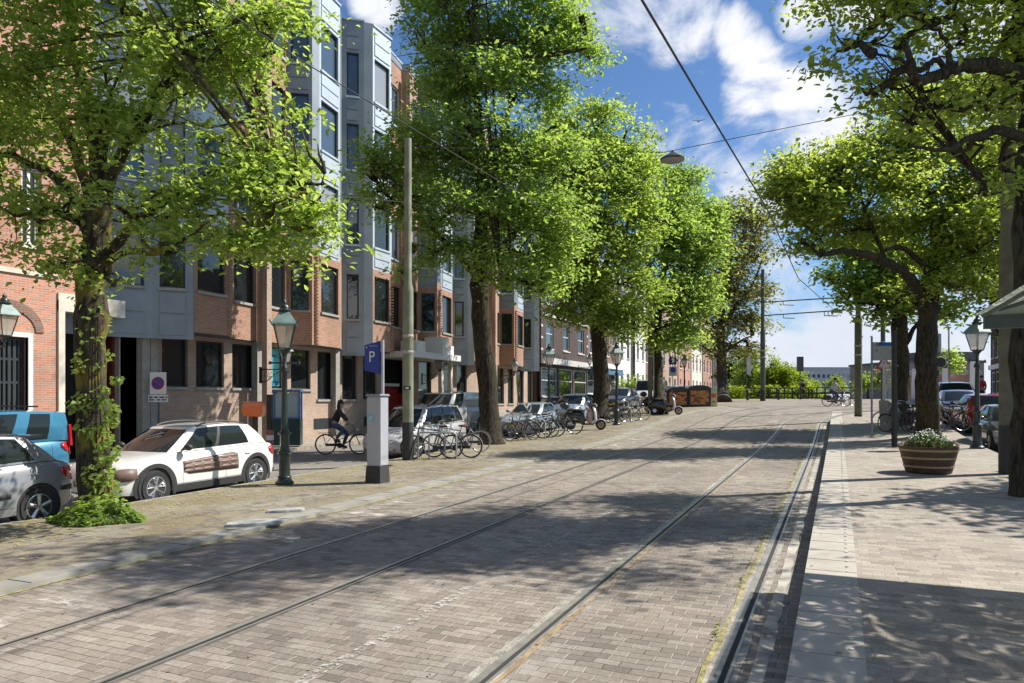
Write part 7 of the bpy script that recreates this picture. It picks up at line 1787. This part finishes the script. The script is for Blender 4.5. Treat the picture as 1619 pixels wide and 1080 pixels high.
# R1
b0 = tb(1617, 784, PF); Z0 = 12.3
tree('tree', 'Near right tree, trunk cut by the right edge, long bare limb arching over the platform', b0, .27,
     [([b0, P3(1617, 640, Z0), P3(1618, 450, Z0), P3(1624, 250, Z0), P3(1632, 150, Z0)], .175, .15),
      ([P3(1632, 160, Z0), P3(1605, 118, Z0-.5), P3(1565, 104, Z0-.9), P3(1515, 107, Z0-1.1), P3(1478, 122, Z0-1.2), P3(1450, 128, Z0-1.3), P3(1444, 105, Z0-1.3), P3(1432, 68, Z0-1.2)], .14, .045),
      ([P3(1515, 107, Z0-1.1), P3(1500, 90, Z0-1.1), P3(1495, 60, Z0-1.0), P3(1470, 45, Z0-.9)], .055, .02), ([P3(1500, 108, Z0-1.1), P3(1475, 97, Z0-1.1), P3(1455, 112, Z0-1.2), P3(1420, 95, Z0-1.2), P3(1380, 85, Z0-1.2)], .05, .015),
      ([P3(1628, 225, Z0), P3(1590, 208, Z0-.7), P3(1550, 212, Z0-1.0), P3(1500, 235, Z0-1.2), P3(1440, 230, Z0-1.2)], .10, .02),
      ([P3(1632, 160, Z0), P3(1610, 60, Z0), P3(1618, -60, Z0), P3(1600, -200, Z0)], .14, .05), ([P3(1612, -50, Z0), P3(1540, -120, Z0-.3), P3(1450, -160, Z0-.6)], .08, .03), ([P3(1622, 250, Z0), P3(1700, 150, Z0+.3), P3(1800, 60, Z0+.5)], .10, .03)],
     [B(1340, 78, 11.8, .50, 1.2), B(1395, 60, 11.8, .62), B(1400, 25, 11.8, .5), B(1460, 40, 11.8, .75), B(1530, 50, 11.9, .8), B(1590, 60, 12, .8), B(1410, 140, 11.7, .55), B(1370, 150, 11.7, .35), B(1470, 170, 11.8, .65), B(1540, 165, 11.8, .7), B(1600, 170, 12, .8), B(1440, 210, 11.7, .5, .8), B(1520, 240, 11.7, .5), B(1590, 270, 11.9, .6), B(1560, 310, 11.9, .35), B(1385, 105, 11.8, .4),
      B(1552, 150, 15.1, 1.4), B(1610, 110, 14.5, 1.5), B(1400, -50, 12.0, 1.2), B(1490, -50, 12.6, 1.5), B(1600, -40, 13.5, 1.7), B(1700, 60, 15, 1.8), B(1420, -100, 11.8, 1.5), B(1560, -120, 12, 1.7), B(1700, 20, 12.3, 1.5), B(1700, 190, 12.5, 1.2), B(1330, -190, 11.5, 1.6), B(1500, -280, 12, 2.0), B(1700, -200, 12.5, 2.0), B(1820, 80, 12.8, 1.6), B(1850, -120, 13, 1.8)]+[(Vector(q[:3]), q[3], 1.) for q in ((2.3, 13.6, 9.0, 1.4), (1.3, 14.4, 10.0, 1.5), (2.7, 15.0, 10.4, 1.8), (4.0, 13.8, 9.0, 1.5))],
     2900, 21, .098, leafC, barkm, 23, GR, spray=(.22, .07), sub=6, flare=1.2, gap=.34)
# R2
b0 = tb(1466, 690, PF); Z0 = 24.6
tree('tree', 'Right-hand tree behind the flower tub with a limb arching left over the stop', b0, .46,
     [([b0, P3(1466, 620, Z0), P3(1466, 540, Z0), P3(1468, 480, Z0), P3(1475, 430, Z0)], .37, .30),
      ([P3(1467, 490, Z0-.2), P3(1440, 440, Z0-.9), P3(1410, 418, Z0-1.3), P3(1370, 402, Z0-1.6), P3(1335, 398, Z0-1.7), P3(1300, 402, Z0-1.8)], .19, .08),
      ([P3(1475, 440, Z0-.2), P3(1450, 410, Z0-.7), P3(1420, 390, Z0-1.1), P3(1400, 396, Z0-1.3)], .12, .05), ([P3(1475, 430, Z0), P3(1480, 350, Z0), P3(1460, 290, Z0), P3(1470, 220, Z0)], .22, .06), ([P3(1478, 430, Z0), P3(1520, 370, Z0), P3(1560, 300, Z0)], .16, .05), ([P3(1400, 412, Z0-.5), P3(1375, 350, Z0-.6), P3(1360, 300, Z0-.6)], .08, .03)],
     [B(1235, 285, 24, .9, 1.1), B(1230, 320, 24, .6), B(1280, 270, 24, 1.3), B(1300, 320, 24, 1.5), B(1270, 350, 24, .9), B(1340, 250, 24.3, 1.4), B(1380, 310, 24, 1.7), B(1340, 365, 25, 1.0), B(1400, 240, 24.5, 1.5), B(1440, 280, 24.6, 1.7), B(1420, 350, 25, 1.4), B(1500, 340, 23.8, 1.8), B(1540, 400, 23.8, 1.3), B(1560, 330, 24.3, 1.5), B(1490, 410, 25.2, 1.2), B(1500, 450, 24, .9), B(1550, 450, 24, .7), B(1300, 385, 24.3, .5), B(1265, 385, 23.5, .5), B(1600, 380, 24.5, 1.3), B(1610, 430, 24.5, .7), B(1460, 230, 25, 1.5), B(1530, 260, 25, 1.6), B(1600, 270, 25, 1.8), B(1500, 170, 25.5, 1.5), B(1430, 462, 26, .6), B(1440, 170, 25.5, 1.1)],
     2700, 22, .132, leafC, barkm, 29, GR, spray=(.30, .10), sub=6, gap=.12)
b0 = tb(1424, 668, PF); Z0 = 31
tree('tree', 'Dark-trunked tree behind the tram stop sign on the right', b0, .4,
     [([b0, P3(1424, 600, Z0), P3(1423, 530, Z0), P3(1420, 470, Z0)], .36, .28), ([P3(1425, 560, Z0), P3(1445, 520, Z0), P3(1470, 490, Z0)], .12, .06), ([P3(1420, 480, Z0), P3(1400, 430, Z0), P3(1380, 380, Z0)], .16, .05), ([P3(1420, 480, Z0), P3(1440, 420, Z0), P3(1450, 350, Z0)], .16, .05), ([P3(1410, 460, Z0), P3(1370, 440, Z0), P3(1320, 445, Z0)], .06, .03)],
     [B(1340, 430, 31, .9), B(1310, 440, 31, .5), B(1370, 455, 31, .9), B(1400, 440, 31, 1.2), B(1420, 490, 31, .8), B(1385, 490, 31, .6), B(1440, 470, 31, .9), B(1380, 400, 31.5, 1.6), B(1440, 400, 31.5, 1.6), B(1340, 480, 31, .35), B(1480, 490, 31, .7), B(1500, 500, 31, .5)],
     620, 17, .22, leafB, barkm, 31, GR, spray=(.4, .18), sub=5, gap=.1)
b0 = P3(1640, 690, 30); b0.z = terr(b0.x, b0.y)
tree('tree', 'Tree at the far right beyond the photo edge, leaves behind the tall pole', b0, .35,
     [([b0, P3(1640, 560, 30), P3(1640, 430, 30)], .3, .22), ([P3(1640, 440, 30), P3(1600, 380, 30), P3(1570, 330, 30)], .12, .04)],
     [B(1590, 470, 30, 1.0), B(1560, 430, 30, 1.2), B(1600, 400, 30, 1.6), B(1590, 330, 30, 1.8), B(1650, 350, 30, 2.2), B(1600, 250, 30, 1.8), B(1680, 260, 30, 2.2), B(1560, 500, 30, .5), B(1580, 530, 30, .4)],
     600, 16, .23, leafD, barkm, 37, GR, spray=(.4, .2), sub=4)
b0 = Vector((12.6, 20.5, terr(0, 20)))
tree('tree', 'Tree on the far right pavement, outside the right edge of the photo', b0, .35,
     [([b0, b0+Vector((0, 0, 3)), b0+Vector((-.2, -.1, 6))], .3, .22), ([b0+Vector((-.2, -.1, 5)), Vector((10.5, 19.4, 7)), Vector((8.6, 18.3, 7.6)), Vector((7, 17.4, 7.2))], .14, .04)],
     [(Vector(q[:3]), q[3], 1.) for q in ((8.6, 18.6, 7.6, 1.4), (9.9, 19.2, 8.2, 1.8), (7.5, 17.6, 7.2, 1.1), (11.6, 20, 8.8, 2.2), (8.2, 16.7, 7.4, 1.0), (6.5, 17.2, 6.8, .8), (13, 21, 8, 2.2), (12, 19, 6.8, 1.6), (9.4, 20.5, 7.4, 1.5))],
     900, 17, .2, leafB, barkm, 91, GR, spray=(.35, .14), sub=5, gap=.15)
# tree behind the camera to the right whose crown shades the road in front
# bright trees and shrubs beyond the railing
def bush(name, label, u, vbase, Z, blobs, ncl, nl, ls, lm, seed, cat='tree', group='green trees beyond the canal railing', bark=barkm, r=.12):
    q = P3(u, vbase, Z); q.z = terr(q.x, q.y)-.2 if Z < 100 else 1.0
    return tree(name, label, q, r, [([q, q+Vector((0, 0, 1.0)), q+Vector((.1, 0, 2.2))], r, r*.5)], blobs, ncl, nl, ls, lm, bark, seed, group, spray=(.35, .25), sub=4, cat=cat, twigs=False)
bush('young_tree', 'Bright yellow-green tree just right of the green tram pole', 1225, 628, 80, [B(1225, 600, 80, 1.5), B(1215, 590, 80, 1.2), B(1235, 585, 80, 1.3), B(1222, 575, 80, .7), B(1212, 612, 80, 1.2), B(1240, 612, 80, 1.3)], 420, 14, .22, leafY, 41)
bush('young_tree', 'Yellow-green tree left of the signal box behind the railing', 1252, 628, 82, [B(1250, 600, 82, 1.4), B(1262, 608, 82, 1.2), B(1245, 590, 82, 1.0), B(1255, 618, 82, 1.3), B(1270, 616, 82, 1.0)], 380, 14, .22, leafY, 43)
bush('young_tree', 'Green tree left of the green tram pole behind the bollards', 1190, 628, 84, [B(1190, 575, 84, 1.6), B(1195, 595, 84, 1.9), B(1180, 600, 84, 1.7), B(1200, 615, 84, 1.4), B(1178, 618, 84, 1.5), B(1192, 562, 84, .8)], 480, 14, .23, leafB, 47)
bush('shrub', 'Small bright shrub left of the far tram pole at the railing', 1283, 622, 95, [B(1283, 612, 95, .9), B(1278, 616, 95, .7)], 90, 12, .22, leafY, 53, cat='shrub')
bush('shrub', 'Pale green shrub above the far cyclist', 1322, 620, 120, [B(1322, 606, 120, 1.5), B(1330, 612, 120, 1.3)], 130, 12, .28, leafY, 59, cat='shrub')
bush('shrub', 'Green round bush between the pole and the stop sign', 1372, 620, 90, [B(1372, 603, 90, 1.1), B(1366, 608, 90, .9), B(1378, 608, 90, .9)], 160, 12, .22, leafA, 61, cat='shrub')
bush('shrub', 'Pale shrub behind the tram stop sign', 1404, 620, 90, [B(1402, 600, 90, 1.4), B(1408, 585, 90, .9)], 150, 12, .24, leafO, 67, cat='shrub')
bush('young_tree', 'Pale green tree in front of the wide brown building', 1498, 615, 100, [B(1498, 570, 100, 1.7), B(1505, 580, 100, 1.5), B(1488, 580, 100, 1.3), B(1512, 572, 100, 1.0)], 200, 12, .28, leafA, 71, group='trees beyond the parked cars')
bush('shrub', 'Dense green bush growing in front of the white house', 1003, 640, 66, [B(998, 620, 66, 1.0), B(1010, 615, 66, 1.0), B(1006, 605, 66, .7), B(992, 612, 66, .8), B(1013, 628, 66, .9), B(997, 632, 66, 1.0)], 300, 14, .16, leafB, 73, cat='shrub', group='shrubs at the white house')
# hedge of low green behind the railing (uncountable)
rng = np.random.default_rng(5); n = 9000; uu = rng.uniform(1160, 1300, n); pts = np.array([list(P3(u_, 0, 77)) for u_ in uu[:]]); pts[:, 2] = terr(0, 80)+rng.uniform(0, 1.5, n)*(.6+.4*np.sin(uu*.11)); pts[:, :2] += rng.normal(0, .5, (n, 2))
gr_o = leaves(pts, rng.normal(0, .6, (n, 3))+np.array([0, 0, 1]), rng.uniform(.12, .3, n), rng, 'bank_greenery', leafY, None); gr_o['kind'] = 'stuff'
# tall end-of-street dark trees behind the bridge on the left
bush('young_tree', 'Dark green tree beside the brick gate pillar', 1160, 630, 90, [B(1158, 600, 90, 2.0), B(1160, 575, 90, 1.8), B(1172, 560, 90, 1.6), B(1150, 590, 90, 1.8), B(1160, 620, 90, 1.6)], 420, 14, .25, leafD, 79)
# ivy and shoots on the first trunk, ivy patch at its foot
rng = np.random.default_rng(8)
def ivy_trunk():
    q = gp(150, 812, SW); root = thing('climbing_ivy', 'Ivy shoots climbing the lichen-covered trunk of the near left tree', 'ivy', (q.x, q.y, q.z)); pos = []; nr = []
    for (u, v, r, n) in [(148, 560, .30, 45), (128, 640, .20, 70), (160, 625, .16, 25), (170, 640, .14, 30), (160, 690, .22, 90), (170, 715, .20, 110), (155, 750, .25, 120), (170, 775, .20, 90), (135, 675, .18, 40), (175, 665, .12, 35), (150, 515, .30, 30), (122, 580, .14, 25), (180, 650, .10, 25), (140, 470, .28, 40), (184, 600, .1, 20)]:
        c = np.array(list(P3(u, v, 11.85))); o = rng.normal(size=(n, 3)); o /= np.linalg.norm(o, axis=1, keepdims=True); o *= (r*rng.uniform(.5, 1, n)**.5)[:, None]; pos.append(c+o); nr.append(o+np.array([.2, -.4, .5]))
    pos = np.concatenate(pos); nr = np.concatenate(nr)+rng.normal(0, .25, (len(pos), 3)); leaves(pos, nr, rng.uniform(.05, .10, len(pos)), rng, 'ivy_leaves', leafA, root, asp=.8, droop=.5).matrix_parent_inverse = Matrix.Translation(-Vector(root.location))
    m = MB()
    for k in range(5):
        a = P3(140+k*6, 800, 11.82); m.tube([a, P3(135+k*9, 700, 11.82), P3(140+k*5, 600, 11.85), P3(145+k*3, 500, 11.9)], .012, 5)
    o = m.build('ivy_stem', barkg, root); o.matrix_parent_inverse = Matrix.Translation(-Vector(root.location))
ivy_trunk()
q = gp(152, 826, SW); root = thing('ground_ivy', 'Low patch of bright ivy around the foot of the near left tree', 'plant', (q.x, q.y, q.z)); n = 1500
a = rng.uniform(0, 6.283, n); rr2 = np.sqrt(rng.uniform(0, 1, n)); X = np.cos(a)*rr2*.66; Yy = np.sin(a)*rr2*.36; Zz = (.26*(1-rr2**2)*(1+.5*np.sin(a*3+1)*rr2+.35*np.sin(a*5+X*7))+.04)*rng.uniform(.3, 1.15, n); X *= 1+.16*np.sin(a*4+2); Yy *= 1+.2*np.sin(a*3)
pos = np.stack([q.x+X*ca-Yy*sa, q.y+X*sa+Yy*ca, q.z+Zz], 1); leaves(pos, np.stack([X*.8, Yy*.8-.2, np.ones(n)], 1)+rng.normal(0, .35, (n, 3)), rng.uniform(.06, .12, n), rng, 'ivy_leaves', leafA, root, asp=.85).matrix_parent_inverse = Matrix.Translation(-Vector(root.location))
m = MB()
for k in range(24): t = k*.26; m.tube([(q.x, q.y, q.z+.02), (q.x+.3*math.cos(t), q.y+.2*math.sin(t), q.z+.14), (q.x+.6*math.cos(t), q.y+.34*math.sin(t), q.z+.03)], .006, 4)
m.build('ivy_stem', barkg, root).matrix_parent_inverse = Matrix.Translation(-Vector(root.location))
# flowers in the tub
q = Vector(gz(1468, 747, PF)); root = thing('tub_plants', 'White flowers and dark leaves growing in the half-barrel tub', 'flowers', (q.x, q.y, q.z+.5)); n = 1500
a = rng.uniform(0, 6.283, n); r1 = np.sqrt(rng.uniform(0, 1, n))*.44; hgt_ = .33*(1-(r1/.5)**2)
pos = np.stack([q.x+r1*np.cos(a), q.y+r1*np.sin(a), q.z+.52+hgt_*rng.uniform(0, 1, n)], 1)
def lk(o): o.matrix_parent_inverse = Matrix.Translation(-Vector(root.location))
lk(leaves(pos, rng.normal(0, .6, (n, 3))+np.array([0, 0, .7]), rng.uniform(.05, .10, n), rng, 'foliage', leafD, root, asp=.4))
n = 170; a = rng.uniform(0, 6.283, n); r1 = np.sqrt(rng.uniform(0, 1, n))*.38; pos = np.stack([q.x+r1*np.cos(a), q.y+r1*np.sin(a), q.z+.60+.30*(1-(r1/.5)**2)*rng.uniform(.55, 1.1, n)], 1)
lk(leaves(pos, rng.normal(0, .5, (n, 3))+np.array([.2, -.5, .6]), rng.uniform(.03, .06, n), rng, 'white_flowers', mat('petal_white', (.62, .64, .56), .7), root, asp=.8))
m = MB()
for k in range(60):
    t = rng.uniform(0, 6.28); r_ = .40; b = (q.x+r_*math.cos(t), q.y+r_*math.sin(t), q.z+.52); e = (q.x+(r_+.16)*math.cos(t), q.y+(r_+.16)*math.sin(t), q.z+rng.uniform(.42, .68)); m.tube([b, ((b[0]+e[0])/2, (b[1]+e[1])/2, q.z+.68), e], .006, 4)
lk(m.build('dry_stems', mat('dry_stem', (.22, .17, .09), .9, vary=.3), root))
